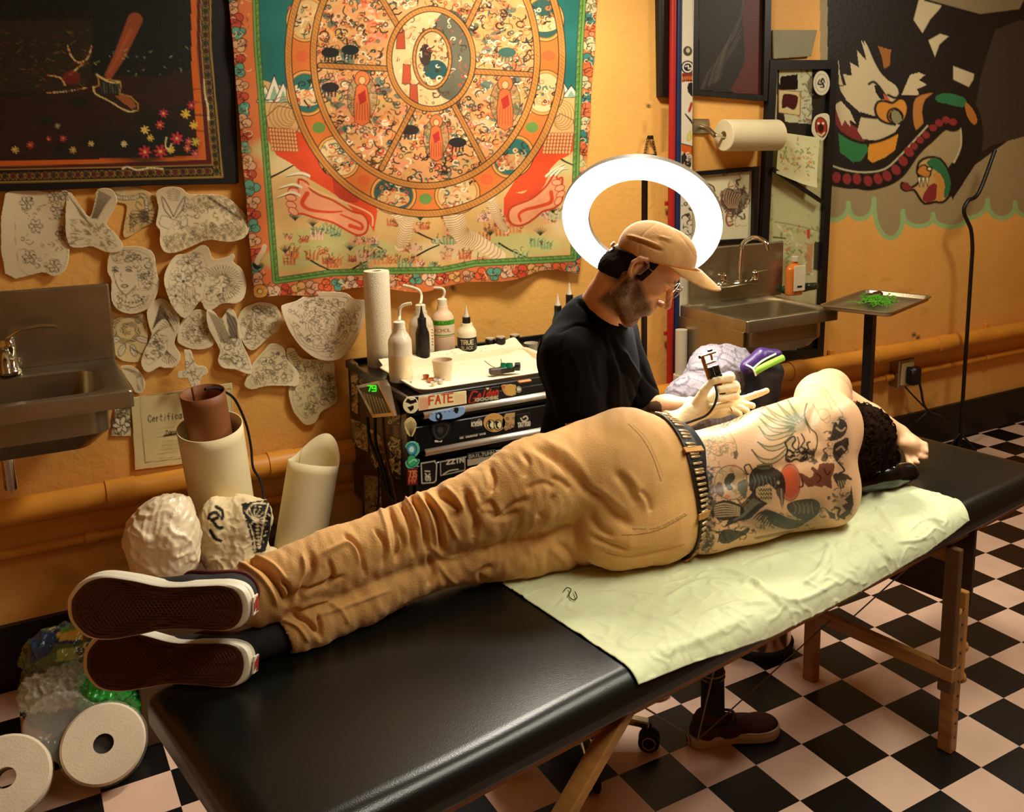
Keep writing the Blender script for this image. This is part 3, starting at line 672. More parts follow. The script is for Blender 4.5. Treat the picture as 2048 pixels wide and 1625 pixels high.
# ================================================================== ring light
rc = pd(1284, 443, 2.95); vw = -nz(ray(1284, 443))
e1 = RT*math.cos(.14)-UP*math.sin(.14); e1 = nz(e1-vw*(e1@vw)); w0 = np.cross(vw, e1)
if w0@UP < 0: w0 = -w0
tl = math.radians(40); rn = nz(vw*math.cos(tl)-w0*math.sin(tl)); e2 = nz(w0*math.cos(tl)+vw*math.sin(tl))
ringt = thing('ring_light', 'glowing round ring lamp on a stand behind the tattooing man', 'lamp', rc)
RO, RI = .247, .166
def ringprof(pr, name, m):
    n = 96; G = []
    for k in range(n):
        a = 2*PI*k/n; d = math.cos(a)*e1+math.sin(a)*e2; G.append([rc+d*r_+rn*h_ for r_, h_ in pr])
    b = MB(); b.grid(G, True); return b.build(name, m, ringt, True)
M_ring = mat('ring_diffuser', 'fff6e8', rough=.5, emit=RING_POWER)
ringprof([(RI+.002, .008), (RI+.01, .012), ((RO+RI)/2, .015), (RO-.01, .012), (RO-.002, .008)], 'diffuser', M_ring)
ringprof([(RI, .009), (RI-.002, -.006), (RI+.015, -.022), (RO-.015, -.022), (RO+.002, -.006), (RO, .009)], 'housing', mat('ring_housing', '8a8070', rough=.4))
M_stand = mat('stand_metal', '2a1a10', rough=.4, metal=.3)
top = rc+e2*(RI-.01)-rn*.04
polex = rc+np.array((.12, .26, 0)); polex = np.array(at(1299, 440, 1, polex[1]))
MB().tube([(polex[0], polex[1]+.03, .35), (polex[0], polex[1]+.03, polex[2]+.19)], .011, 14).build('pole', M_stand, ringt, True)
MB().bar((polex[0], polex[1]+.03, polex[2]+.2), rc+e2*(RO-.02)-rn*.022, .03, .02).build('bracket', M_stand, ringt)
for k in range(3):
    a = k*2.09+.4; MB().tube([(polex[0], polex[1]+.03, .55), (polex[0]+.3*math.cos(a), polex[1]+.03+.3*math.sin(a), .01)], .009, 10).build('leg', M_stand, ringt, True)
MB().tube([(polex[0], polex[1]+.03, .40), (polex[0], polex[1]+.03, .6)], .016, 14).build('collar', M_stand, ringt, True)
# ================================================================== THE LYING MAN (on his side, back to the viewer)
M_skin = mat('skin', vc=True, rough=0.42, bump=0.12, bscale=160, var=0.05, sss=0.04)
M_trouser = mat('tan_canvas', vc=True, rough=0.8, bump=0.35, bscale=260, var=0.10, vscale=7, sheen=.15)
man = thing('person', 'man lying on his side in tan trousers with a tattooed bare back', 'person', (-.7, -.53, ZT))
S = Solid(.035)
S.ell((-.74, -.515, .925), (.17, .115, .158), k=.04)
S.ell((-.56, -.56, .915), (.17, .102, .142), k=.05)
S.ell((-.395, -.615, .93), (.22, .118, .176), k=.05)
S.ell((-.295, -.63, .935), (.132, .118, .184), k=.04)
S.ell((-.50, -.61, .865), (.17, .095, .115), k=.04); S.ell((-.62, -.60, .86), (.10, .09, .11), k=.04)
S.chain([(-.195, -.59, 1.055), (-.135, -.53, 1.06), (.05, -.38, 1.03), (.17, -.29, .97)], [.075, .072, .056, .046], k=.04)
S.chain([(-.235, -.65, .825), (-.18, -.60, .81), (.08, -.42, .80)], [.075, .06, .05], k=.03)
S.ell((-.20, -.67, 1.02), (.06, .05, .085), k=.04)      # shoulder blade
S.ell((-.22, -.69, .86), (.06, .045, .08), k=.04)
S.ell((-.19, -.60, .94), (.07, .07, .1), k=.04)
S.chain([(-.15, -.57, .93), (.0, -.50, .92)], [.055, .048], k=.03)
HC = pd(1716, 878, 2.80)
S.ell(HC+np.array((0.0, .03, -.005)), (.10, .105, .078), k=.02)
S.ell(HC+np.array((-.05, .09, -.01)), (.06, .06, .055), k=.02)
# right ear, pointing up
# forearm over the head, hand hanging on the bolster
wr = pd(1800, 868, 3.10)
S.chain([(.17, -.29, .97), lerp((.17, -.29, .97), wr, .55), wr], [.046, .04, .027], k=.015, flat=None)
kn = pd(1826, 893, 3.07)
S.chain([wr, kn], [.027, .03], k=.012); S.ell(lerp(wr, kn, .7), (.038, .034, .024), k=.01)
for (a, b, c_, r_) in (((1832, 886), (1846, 900), (1852, 915), .0100), ((1824, 900), (1838, 912), (1850, 917), .0095), ((1816, 905), (1828, 920), (1836, 926), .0092), ((1810, 908), (1818, 925), (1824, 931), .0085), ((1838, 882), (1850, 890), (1853, 904), .0098)):
    S.chain([kn+(pd(*a, 3.07)-kn)*.8, pd(*b, 3.05), pd(*c_, 3.03)], [r_*1.15, r_, r_*.85], k=.005)
V, Q = S.mesh(.0045); V = relax(V, Q, 3, .5)
V, Q = subdiv(V, Q); V = relax(V, Q, 2, .4)
V[:, 2] = np.where(V[:, 2] < ZT+.006, ZT+.006+(V[:, 2]-ZT-.006)*.1, V[:, 2])
N = vnormals(V, Q)
# spine furrow and shoulder-blade edges
V = folds(V, N, [([(1420, 975), (1500, 955), (1600, 925), (1690, 905)], 22, -.006), ([(1640, 800), (1622, 850), (1650, 900)], 16, -.004), ([(1540, 800), (1580, 775), (1600, 770)], 14, -.004), ([(1655, 960), (1640, 1010), (1660, 1040)], 14, -.003)])
N = vnormals(V, Q)
p = Paint(px(V), 'e2b184', mask=((V-CAM)*N).sum(1) < .02)
def C3(L_): return [(1320+x*.3125, 700+y*.3125) for x, y in L_]
def tattoo_ground(p):
    rg = random.Random(21)
    for cx, cy, rx, ry, a in ((560, 1060, 180, 50, .35), (900, 1100, 160, 50, .4), (420, 900, 110, 120, .25), (300, 1000, 50, 250, .45), (1160, 600, 60, 160, .35), (1000, 1010, 60, 60, .3), (700, 1120, 150, 50, .35), (640, 900, 120, 130, .2), (1180, 980, 60, 90, .35), (1130, 470, 60, 60, .3)):
        x, y = C3([(cx, cy)])[0]; p.ell((x, y), rx*.3125, ry*.3125, '5c4c38', al=min(.7, a*1.4), soft=.8)
    for (x0, y0, x1, y1, n) in ((270, 760, 350, 1300, 60), (340, 760, 560, 960, 36), (380, 1120, 600, 1220, 24), (600, 1020, 1020, 1140, 46), (1060, 430, 1200, 720, 40), (1040, 900, 1240, 1080, 26), (340, 960, 560, 1100, 24), (870, 600, 1000, 720, 20)):
        for _ in range(n):
            x = rg.uniform(x0, x1); y = rg.uniform(y0, y1); b = rg.uniform(0, 6.3); r_ = rg.uniform(8, 26)
            p.stroke(C3([(x+r_*math.cos(b+t), y+r_*math.sin(b+t)*.8) for t in (0, .9, 1.8, 2.6)]), (rg.uniform(1.6, 5), .8), rg.choice(['26221c', '3a3226', '4a4030']), .75, 3)
def tattoos(p):
    p.soft = 1.2; tattoo_ground(p); K = '1b1a18'; G = '56603a'; F_ = '8c8058'; rg = random.Random(11)
    def st(L_, w=1.8, c=K, al=.95, n=4): p.stroke(C3(L_), w*1.25 if not hasattr(w, '__len__') else w, c, al, n)
    def pl(L_, c=K, al=.95, n=0, line=None, lw=1.5): p.poly(C3(L_), c, al, n, line, lw)
    def el(c, rx, ry, col, **k): p.ell(C3([c])[0], rx*.3125, ry*.3125, col, **k)
    # freshly lined rooster: plume feathers
    fe = [[(800, 290), (850, 370), (900, 440)], [(730, 320), (800, 390), (880, 450)], [(650, 340), (740, 410), (860, 460)], [(640, 400), (740, 450), (850, 475)], [(640, 440), (720, 500), (850, 500)], [(632, 490), (690, 550), (800, 530), (860, 500)], [(625, 590), (690, 620), (780, 600), (850, 540)], [(588, 640), (640, 690), (720, 700), (800, 640), (860, 560)]]
    el((880, 470), 75, 60, '6a7448', al=.55, soft=.6); el((850, 410), 50, 60, '7a8450', al=.4, soft=.7)
    for f in fe:
        a = spl(f, 5); e = f[-1]; st(f, 2.0, G if f[0][1] < 520 else '2c3020'); g = [f[0]]+[(x+8, y+26) for x, y in f[1:-1]]+[(e[0]+10, e[1]+20)]; st(g, 1.7, G if f[0][1] < 520 else '2c3020')
        pl([f[0]]+f[1:]+[g[-1]]+g[1:-1][::-1], '7c8450', .4)
    for k in range(26):
        a = rg.uniform(2.2, 5.4); r0 = rg.uniform(20, 60); r1 = r0+rg.uniform(20, 60); st([(885+r0*math.cos(a), 470+r0*math.sin(a)), (885+r1*math.cos(a), 470+r1*math.sin(a))], 1.2, G, .7, 0)
    st([(940, 345), (925, 420), (960, 500), (1000, 540), (1005, 610), (975, 680), (930, 710)], 2.2, '30321f'); st([(870, 420), (920, 450), (950, 500), (960, 530)], 1.8, G)
    # beak / skull head of the rooster
    pl([(805, 600), (850, 540), (865, 560), (845, 600), (860, 640), (905, 620), (930, 580), (950, 600), (925, 640), (960, 640), (985, 660), (960, 680), (930, 700), (900, 715), (870, 690), (820, 720), (805, 680)], 'c9a67c', .7)
    st([(800, 600), (850, 555), (866, 575), (846, 610), (870, 640), (905, 620)], 2.6); st([(905, 540), (925, 580), (905, 620), (950, 640), (940, 600), (960, 590)], 2.4); st([(800, 595), (815, 640), (805, 700), (830, 718), (870, 700), (905, 715), (940, 690), (930, 650)], 3)
    for _ in range(26): x, y = rg.uniform(815, 940), rg.uniform(640, 710); st([(x, y), (x+rg.uniform(-18, 18), y+rg.uniform(-14, 14))], rg.uniform(1.5, 4), K, .95, 0)
    el((967, 660), 22, 18, K, al=.9); st([(880, 560), (890, 600), (880, 640)], 2)
    # faint floral line work low on the flank and near the waist
    for cx, cy, rr, n_ in ((330, 560, 110, 40), (400, 640, 90, 40), (290, 640, 60, 18)):
        for _ in range(n_):
            a = rg.uniform(0, 6.3); d = rg.uniform(0, rr); x = cx+d*math.cos(a); y = cy+d*math.sin(a)*1.0; b = rg.uniform(0, 6.3); r_ = rg.uniform(10, 30)
            st([(x+r_*math.cos(b+t), y+r_*math.sin(b+t)*.7) for t in (0, .8, 1.6, 2.3)], 1.2, rg.choice([F_, '7a7a50', '8c6c4c']), .75)
    st([(220, 500), (260, 560), (250, 640), (290, 700)], 1.6, F_, .8); st([(290, 500), (380, 480), (450, 540), (490, 620), (480, 690)], 1.8, F_, .8)
    pl([(470, 660), (490, 640), (503, 665), (490, 700), (474, 700)], '3c3a2c', .8)
    for i in range(16):
        x = 400+i*17; y = 470-i*8+12*math.sin(i*1.3); st([(x-14, y+10), (x, y-16), (x+16, y-4), (x+4, y+16), (x-10, y+22)], 1.8, rg.choice(['4c4c34', '6a6844']), .9)
        st([(x-6, y+26), (x+12, y+30), (x+18, y+14)], 1.4, '6a6844', .8)
    # shoulder: dragon lines, faint figure
    st([(930, 235), (1000, 230), (1060, 260), (1100, 310), (1130, 360)], 2.2, '8c8c64', .8); st([(960, 260), (1020, 270), (1070, 320), (1100, 380)], 1.8, '8c8c64', .8); pl([(940, 235), (1050, 250), (1120, 340), (1120, 380), (1060, 320), (1000, 265)], '9a9a70', .35)
    st([(975, 345), (1010, 400), (1040, 450), (1090, 420)], 1.8, '9a8a60', .8); st([(1010, 390), (1060, 380), (1090, 430), (1070, 470), (1030, 440)], 1.5, '9a8a60', .8); st([(1140, 370), (1170, 420), (1150, 470), (1190, 440)], 1.6, '6c6444', .8)
    # dark pieces down the far right of the back
    pl([(1110, 480), (1150, 440), (1195, 470), (1190, 530), (1150, 570), (1080, 585), (1100, 540)], '26211b', .95, 2); pl([(1120, 600), (1160, 580), (1205, 560), (1200, 640), (1160, 680), (1130, 720), (1105, 660)], '221c17', .95, 2)
    pl([(1120, 455), (1150, 450), (1140, 480)], 'c09a70', .8); st([(1130, 500), (1160, 520), (1185, 500)], 3, 'a08460'); st([(1130, 640), (1160, 620), (1180, 640)], 3, '9a7c5c'); st([(1140, 720), (1180, 770), (1150, 790)], 3)
    pl([(1030, 700), (1060, 655), (1075, 690), (1050, 720)], K, .8, 2); st([(1055, 660), (1045, 640), (1065, 630)], 2)
    # oxblood creature and small bird
    pl([(900, 790), (925, 800), (960, 820), (985, 790), (965, 760), (980, 750), (1010, 770), (1020, 730), (1070, 725), (1115, 730), (1110, 790), (1095, 820), (1100, 890), (1060, 870), (1030, 880), (990, 870), (950, 880), (920, 850), (905, 830)], '6a2c22', .92, 2)
    st([(890, 880), (915, 870), (905, 820), (895, 795)], 3, '3a1c14'); st([(1000, 790), (1030, 820), (1010, 850)], 2, '2c120c'); st([(1050, 760), (1070, 800), (1090, 780)], 2, '2c120c')
    pl([(1105, 800), (1150, 790), (1200, 800), (1235, 840), (1195, 830), (1180, 880), (1150, 890), (1125, 850)], '24211a', .95, 2)
    for k in range(5): st([(1140+k*14, 840), (1150+k*16, 890-k*8)], 1.5, 'c0a070', .8, 0)
    # raven in front of a red sun
    el((832, 850), 66, 118, 'b8472a', al=.92, soft=.35, line=None); el((815, 820), 40, 70, 'd0582c', al=.7, soft=.6)
    p.stroke([(C3([(832+64*math.cos(t), 850+116*math.sin(t))])[0]) for t in np.linspace(0, 6.3, 40)], 1.8, '5c2414', .8)
    pl([(570, 820), (600, 760), (660, 740), (720, 750), (780, 790), (803, 850), (800, 920), (770, 890), (740, 900), (700, 860), (660, 880), (620, 920), (575, 900)], '1d1c1a', .96, 2)
    pl([(620, 740), (690, 725), (725, 745), (690, 765), (640, 765)], '6a6040', .9, 2); st([(630, 750), (700, 742)], 1.5, K)
    pl([(740, 895), (770, 880), (795, 900), (796, 960), (782, 1030), (766, 960), (745, 920)], '4a4236', .95, 1); st([(776, 890), (780, 960), (783, 1020)], 1.4, 'c0a078'); el((757, 850), 10, 12, 'b09a6a', al=.9)
    for k in range(6): st([(590+k*28, 790+k*6), (610+k*26, 840+k*6), (600+k*24, 890)], 1.3, '6a6a5c', .8)
    pl([(615, 890), (660, 870), (712, 890), (715, 950), (690, 990), (650, 960), (620, 930)], 'b59a6a', .9, 2)
    for k in range(5):
        for j in range(3): st([(630+k*18, 890+j*26), (640+k*18, 905+j*26), (648+k*16, 890+j*26)], 1.4)
    pl([(600, 900), (630, 950), (690, 985), (640, 1020), (580, 1080), (500, 1100), (412, 1135), (440, 1090), (500, 1010), (560, 950)], '242220', .96)
    for k in range(7): st([(470+k*10, 1095-k*4), (540+k*14, 1010-k*4), (600+k*8, 950+k*5)], 1.3, '77705c', .8)
    # rounded head with leaves at left of the raven
    el((455, 850), 105, 110, 'b79a6c', al=.55, soft=.3, line='4a4030', lw=1.5); pl([(430, 800), (470, 790), (480, 830), (450, 860), (470, 890), (440, 900), (410, 850)], '2c3426', .92, 2); pl([(500, 850), (550, 830), (560, 900), (540, 950), (500, 900)], '4c5440', .85, 2); pl([(365, 850), (400, 860), (410, 930), (375, 940), (355, 900)], '5c4030', .85, 2)
    st([(560, 800), (540, 750), (570, 735), (590, 770)], 2.5); st([(500, 960), (530, 1000), (560, 960), (590, 980)], 3, '6a5434'); el((440, 880), 14, 20, '3a4a34', al=.9); el((430, 940), 18, 14, 'b8442c', al=.6); el((475, 745), 18, 12, 'b8502c', al=.4)
    # banded fan and big lower fan
    pl([(340, 1000), (380, 970), (450, 965), (520, 1000), (540, 1040), (480, 1080), (400, 1095), (350, 1070)], '25221c', .95, 2)
    for k in range(6): st([(348, 1000+k*14), (420, 985+k*16), (510, 1010+k*10)], 2, 'b59a70', .9)
    for k in range(7): st([(600+k*16, 1080+k*9), (640+k*14, 1045-k*2+k*8), (700+k*10, 1035+k*8), (790+k*3, 1075+k*6)], (2, 7), '26241f')
    pl([(700, 1040), (760, 1050), (830, 1080), (900, 1090), (980, 1070), (900, 1130), (820, 1150), (740, 1130), (690, 1090)], '2c2a25', .9, 2)
    pl([(812, 990), (870, 965), (930, 955), (1000, 960), (1026, 1000), (1010, 1050), (960, 1090), (880, 1080), (840, 1050), (820, 1030)], '2a2722', .95, 2); pl([(880, 1000), (930, 985), (975, 1000), (960, 1040), (910, 1050)], '564a3a', .9, 2)
    for k in range(5): st([(850+k*30, 980), (870+k*26, 1010), (860+k*30, 1050)], 1.4, '8a7a5c', .8)
    pl([(1060, 1010), (1075, 1030), (1120, 1050), (1125, 1085), (1090, 1080), (1070, 1040)], K, .9); st([(1120, 1010), (1150, 1020), (1140, 1060), (1180, 1080)], 4)
    pl([(1225, 870), (1215, 930), (1180, 960), (1200, 980), (1165, 1000), (1190, 1030), (1150, 1060), (1180, 1075), (1215, 1050), (1240, 990)], '221f1b', .95, 1)
    # waist band of tattoos near the belt
    for _ in range(46):
        x = rg.uniform(262, 335); y = rg.uniform(760, 1290); b = rg.uniform(0, 6.3); r_ = rg.uniform(8, 22)
        st([(x+r_*math.cos(b+t), y+r_*math.sin(b+t)) for t in (0, .9, 1.8, 2.6)], rg.uniform(2, 5), rg.choice([K, '3a3226', '4a4432']), .85)
    pl([(380, 1230), (390, 1160), (450, 1150), (520, 1160), (575, 1135), (560, 1175), (510, 1200), (440, 1240)], '28221a', .95, 2); st([(360, 1170), (400, 1170), (420, 1220)], 3); st([(350, 1160), (380, 1180), (370, 1230)], 2)
    pl([(600, 1200), (700, 1180), (800, 1160), (870, 1150), (820, 1180), (700, 1200), (610, 1215)], '3c3226', .6)
tattoos(p)
body = solidobj('body', V, Q, M_skin, man, p.c)
# ear (part of the head)
ec = pd(1702, 817, 2.83)
S = Solid(.006)
ex = nz(RT*.9+UP*.3); 
S.chain([ec+UP*.016-RT*.004, ec+UP*.02+RT*.010, ec+RT*.018+UP*.006, ec+RT*.010-UP*.012, ec-UP*.02], [.006, .006, .006, .006, .007]); S.ell(ec+RT*.004, (.013, .010, .014))
V, Q = S.mesh(.0025); me = fastmesh('ear', V, Q); link('ear', me, mat('ear_skin', 'd08a60', rough=.45, sss=.2), man, True)

# hair: dark curls
M_hair = mat('dark_curly_hair', '1c0e06', rough=1.0, ior=1.15, bump=.8, bscale=110, var=.4, vscale=30)
S = Solid(.012)
S.ell(HC+np.array((.012, .015, .006)), (.100, .108, .090), k=.02); S.ell(HC+np.array((-.03, -.03, -.03)), (.07, .06, .08), k=.02); S.ell(HC+np.array((.05, -.02, -.045)), (.06, .07, .05), k=.02)
rg = np.random.RandomState(4)
V, Q = S.mesh(.004); N = vnormals(V, Q)
V = V+N*(0.006*np.abs(vnoise(V, 150, 2))+.004*vnoise(V, 260, 7))[:, None]; hair = solidobj('hair', V, Q, M_hair, man)
cb = MB(); idx = rg.choice(len(V), 420, False)
for i in idx:
    c = V[i]+N[i]*.001; a = nz(np.cross(N[i], rg.normal(size=3))); b = np.cross(N[i], a); r_ = rg.uniform(.006, .013)
    cb.tube([c+a*r_*math.cos(t)+b*r_*math.sin(t)*.8+N[i]*(.004*math.sin(t*1.4)) for t in np.linspace(0, rg.uniform(3, 5.5), 7)], .0021, 4, False)
cb.build('curls', M_hair, hair, True, False)

# ---------------- trousers
S = Solid(.03)
S.ell((-.77, -.508, .932), (.20, .128, .178), k=.04); S.ell((-.66, -.54, .912), (.12, .119, .16), k=.04)
S.ell((-.84, -.56, .98), (.13, .10, .12), k=.04); S.ell((-.84, -.56, .86), (.13, .10, .11), k=.03); S.ell((-.74, -.575, .862), (.14, .105, .118), k=.03)
uk = at(846, 1052, 1, -.41); ua = at(515, 1185, 1, -.46)
uk = uk+np.array((0, -.02, 0.0)); S.chain([(-.80, -.50, 1.015), (-1.04, -.485, .985), uk], [.118, .104, .078], k=.035)
S.chain([uk, lerp(uk, ua, .55), ua], [.078, .074, .070], k=.02)
lk = at(870, 1128, 1, -.45); lan = at(596, 1258, 1, -.485)
lk = lk+np.array((0, .025, 0)); S.chain([(-.80, -.48, .85), (-1.06, -.45, .828), lk], [.108, .088, .068], k=.007)
S.chain([lk, lerp(lk, lan, .55), lan], [.070, .064, .060], k=.010)
ud = nz(ua-uk); ld = nz(lan-lk)
S.cut(ua+ud*.035, (.075, .047, .047), np.stack([ud, nz(np.cross(ud, (0, 0, 1))), np.cross(ud, nz(np.cross(ud, (0, 0, 1))))], 1), k=.006)
S.cut(lan+ld*.03, (.075, .042, .042), np.stack([ld, nz(np.cross(ld, (0, 0, 1))), np.cross(ld, nz(np.cross(ld, (0, 0, 1))))], 1), k=.006)
S.half((.99, -.06, .0), (-.638, -.55, .92), k=.006)
V, Q = S.mesh(.0045); V = relax(V, Q, 2); V, Q = subdiv(V, Q); V = relax(V, Q, 1, .3); 
V[:, 2] = np.where(V[:, 2] < ZT+.006, ZT+.006+(V[:, 2]-ZT-.006)*.15, V[:, 2])
N = vnormals(V, Q)
V = V+N*(.0016*vnoise(V*np.array((1.6, 1, 1)), 34, 3))[:, None]
def C6(L_): return [(760+x*.3223, 800+y*.3223) for x, y in L_]
def C5(L_): return [(90+x*.2979, 1100+y*.2979) for x, y in L_]
FL = [(C6([(950, 285), (1080, 350), (1180, 440), (1250, 520), (1290, 580)]), 13, -.011), (C6([(1000, 250), (1130, 310), (1230, 400), (1300, 500)]), 14, .007),
      (C6([(1290, 570), (1360, 610), (1450, 700), (1560, 790)]), 15, -.010), (C6([(1320, 540), (1420, 600), (1520, 690)]), 13, .006), (C6([(1300, 700), (1350, 790), (1440, 850)]), 12, -.008),
      (C6([(1460, 450), (1540, 540), (1600, 660)]), 14, -.008), (C6([(1530, 440), (1610, 560), (1670, 690)]), 13, .006), (C6([(1610, 560), (1660, 620), (1680, 700)]), 9, -.005),
      (C6([(1060, 480), (1130, 510), (1180, 560)]), 9, -.006), (C6([(900, 560), (1000, 520), (1080, 540)]), 10, -.006), (C6([(1090, 590), (1020, 680), (980, 740)]), 10, -.006), (C6([(1160, 560), (1100, 660), (1040, 740)]), 10, .006),
      (C6([(680, 420), (705, 500), (690, 580)]), 7, -.006), (C6([(640, 440), (670, 520), (650, 600)]), 8, .005), (C6([(880, 330), (920, 400), (880, 480)]), 9, -.004),
      (C6([(520, 550), (545, 640), (590, 760), (580, 860)]), 10, -.012), (C6([(570, 540), (610, 640), (660, 700)]), 10, .008), (C6([(600, 690), (680, 640), (740, 720), (830, 650), (910, 620)]), 9, -.008), (C6([(660, 700), (760, 740), (860, 690)]), 9, -.007),
      (C6([(340, 560), (420, 620), (480, 680), (440, 740)]), 11, -.011), (C6([(400, 540), (470, 600), (520, 680)]), 9, .008), (C6([(270, 590), (340, 700), (380, 850), (390, 960)]), 9, -.014), (C6([(300, 580), (390, 690), (440, 780), (480, 860)]), 8, .010),
      (C6([(160, 560), (240, 680), (280, 820), (290, 930)]), 8, -.013), (C6([(220, 560), (300, 680), (340, 800), (350, 900)]), 7, .009), (C6([(90, 590), (160, 700), (200, 830), (210, 960)]), 8, -.010), (C6([(130, 570), (200, 660), (245, 800)]), 7, .008), (C6([(40, 640), (90, 760), (110, 900), (100, 1000)]), 8, -.009), (C6([(0, 660), (40, 800), (60, 950)]), 8, .007),
      (C6([(120, 800), (150, 900), (110, 1000)]), 7, -.007), (C6([(300, 900), (420, 980), (560, 940)]), 9, .004),
      (C6([(1100, 890), (1200, 980), (1250, 1100)]), 11, -.006), (C6([(1050, 920), (1150, 1010), (1190, 1110)]), 10, .005), (C6([(1310, 850), (1420, 900), (1560, 945)]), 10, -.008), (C6([(1340, 920), (1460, 980), (1640, 960), (1800, 930)]), 12, -.005), (C6([(640, 1130), (620, 1080), (700, 1030)]), 9, -.005), (C6([(350, 1000), (420, 1100), (480, 1140)]), 9, .005), (C6([(300, 980), (330, 1080), (300, 1160)]), 9, -.007),
      (C5([(1330, 40), (1480, 130), (1570, 250), (1620, 370)]), 9, -.014), (C5([(1280, 70), (1430, 170), (1520, 280), (1560, 380)]), 8, .010), (C5([(1590, 200), (1650, 290), (1630, 380)]), 8, -.010), (C5([(1400, 30), (1540, 110), (1620, 210)]), 7, .008), (C5([(1790, 40), (1800, 150), (1730, 270), (1700, 340)]), 9, -.012), (C5([(1730, 40), (1740, 160), (1680, 270)]), 8, .009),
      (C5([(1900, 60), (1930, 180), (1880, 260)]), 8, -.006), (C5([(1830, 440), (1850, 520), (1850, 600)]), 6, -.008), (C5([(1660, 430), (1760, 480), (1830, 570)]), 7, -.009), (C5([(1600, 470), (1700, 520), (1770, 620)]), 7, .008), (C5([(1900, 350), (2000, 420), (2040, 500)]), 8, .005), (C5([(1700, 300), (1850, 240), (2000, 180)]), 8, -.006), (C5([(1690, 390), (1800, 350), (1900, 330)]), 8, .007),
      ([(640, 1110), (700, 1085), (720, 1130)], 9, .006), ([(690, 1070), (720, 1100), (730, 1150)], 7, -.007), ([(750, 1060), (770, 1090), (765, 1130)], 7, -.007), ([(640, 1230), (700, 1210), (780, 1180)], 8, .005)]
V = folds(V, N, [(P_, w_*(.95 if len(P_) and P_[0][0] < 900 else 1.1), a_*(1.15 if P_[0][0] < 900 else .9)*(.75 if a_ > 0 else 1.55)) for P_, w_, a_ in FL])
leg = np.clip((-.95-V[:, 0])/.1, 0, 1); V = V+N*(leg*.0025*vnoise(V*np.array((2.2, .6, .9))+.3*V[:, 2:], 38, 12))[:, None]
p = Paint(px(V), 'd09c58', mask=None)
rg2 = np.random.RandomState(1)
p.soft = 1.2
vis = ((V-CAM)*vnormals(V, Q)).sum(1) < 0; p.mask = vis
p.stroke(C6([(1540, 150), (1620, 230), (1690, 350), (1735, 480), (1742, 505)]), 1.6, '4a3014', .9, 4); p.stroke(C6([(1575, 160), (1660, 250), (1720, 380), (1755, 470)]), 1.2, '8a6230', .7, 4)
p.stroke(C6([(1710, 512), (1755, 514)]), 3, 'd0a468'); p.stroke(C6([(1565, 790), (1700, 790), (1800, 745), (1900, 690)]), 3.4, 'd6a866', .7, 4); p.stroke(C6([(1500, 840), (1620, 835), (1750, 800), (1905, 715)]), 1.8, '5c3e1a', .9, 4)
for k in range(26):
    a = spl(C6([(1565, 800), (1700, 797), (1800, 755), (1900, 700)]), 10); i = min(int(k*30/26), 29); p.stroke([a[i], a[i]+np.array((3, 1.5))], 1.5, '6a4820', .8)
p.stroke(C6([(1400, 950), (1550, 975), (1750, 935), (1890, 900)]), 2.5, '8c6230', .5, 4)
p.stroke(C5([(1150, 130), (1300, 180), (1440, 260), (1530, 370)]), 1.2, '7a5426', .6, 4)
trou = solidobj('trousers', V, Q, M_trouser, man, p.c)
# ---------------- belt and waistband (traced around the waist of the trousers)
bv = BVHTree.FromPolygons([Vector(v) for v in V.tolist()], Q.tolist())
def loop(x0, c, n=120, off=.0, tilt=0.0):
    L_ = []
    for k in range(n):
        a = 2*PI*k/n; d = Vector((0, math.cos(a), math.sin(a))); o = Vector((x0+tilt*math.sin(a), c[0], c[1])); h_ = bv.ray_cast(o+d*.5, -d)[0]
        L_.append(np.array(h_ if h_ is not None else o+d*.13)+np.array(d)*off)
    L_ = np.array(L_)
    for _ in range(3): L_ = (np.roll(L_, 1, 0)+L_*2+np.roll(L_, -1, 0))/4
    return L_
La = loop(-.694, (-.545, .905), off=.003); Lb = loop(-.652, (-.55, .905), off=.003)
G = [[La[k]-0*1, La[k]+(La[k]-(La[k][0], -.545, .905))*.035, Lb[k]+(Lb[k]-(Lb[k][0], -.55, .905))*.035, Lb[k], La[k]] for k in range(120)]
b_ = MB(); b_.grid(G, True); belt = b_.build('belt', mat('black_leather', '15110d', rough=.45, bump=.3, bscale=120), man, True)
Lc = loop(-.648, (-.55, .905), off=-.004); G = [[Lc[k], Lc[k]+np.array((.026, 0, 0))+(Lc[k]-(Lc[k][0], -.55, .905))*-.02, Lc[k]+np.array((.026, 0, 0))+(Lc[k]-(Lc[k][0], -.55, .905))*-.08] for k in range(120)]
b_ = MB(); b_.grid(G, True); b_.build('underwear_band', mat('black_cloth', '12100f', rough=.85), man, True)
M_stud = mat('bullet_stud', 'c8a878', rough=.3, metal=.6)
perim = np.cumsum([0]+[np.linalg.norm(La[(k+1) % 120]-La[k]) for k in range(120)])
cnt = 0
for s_ in np.arange(0, perim[-1], .0132):
    k = min(int(np.searchsorted(perim, s_)), 119); a_, b2 = La[k], Lb[k]; rad = nz((a_+b2)/2-np.array((-.672, -.548, .905)))
    if rad@nz(CAM-(a_+b2)/2) < -.35: continue
    q0 = lerp(a_, b2, .16)+rad*.0065; q1 = lerp(a_, b2, .84)+rad*.0065
    MB().tube([q0, lerp(q0, q1, .08), lerp(q0, q1, .7), lerp(q0, q1, .92), q1], [.0025, .0038, .0038, .003, .001], 8).build('stud', M_stud, belt, True); cnt += 1
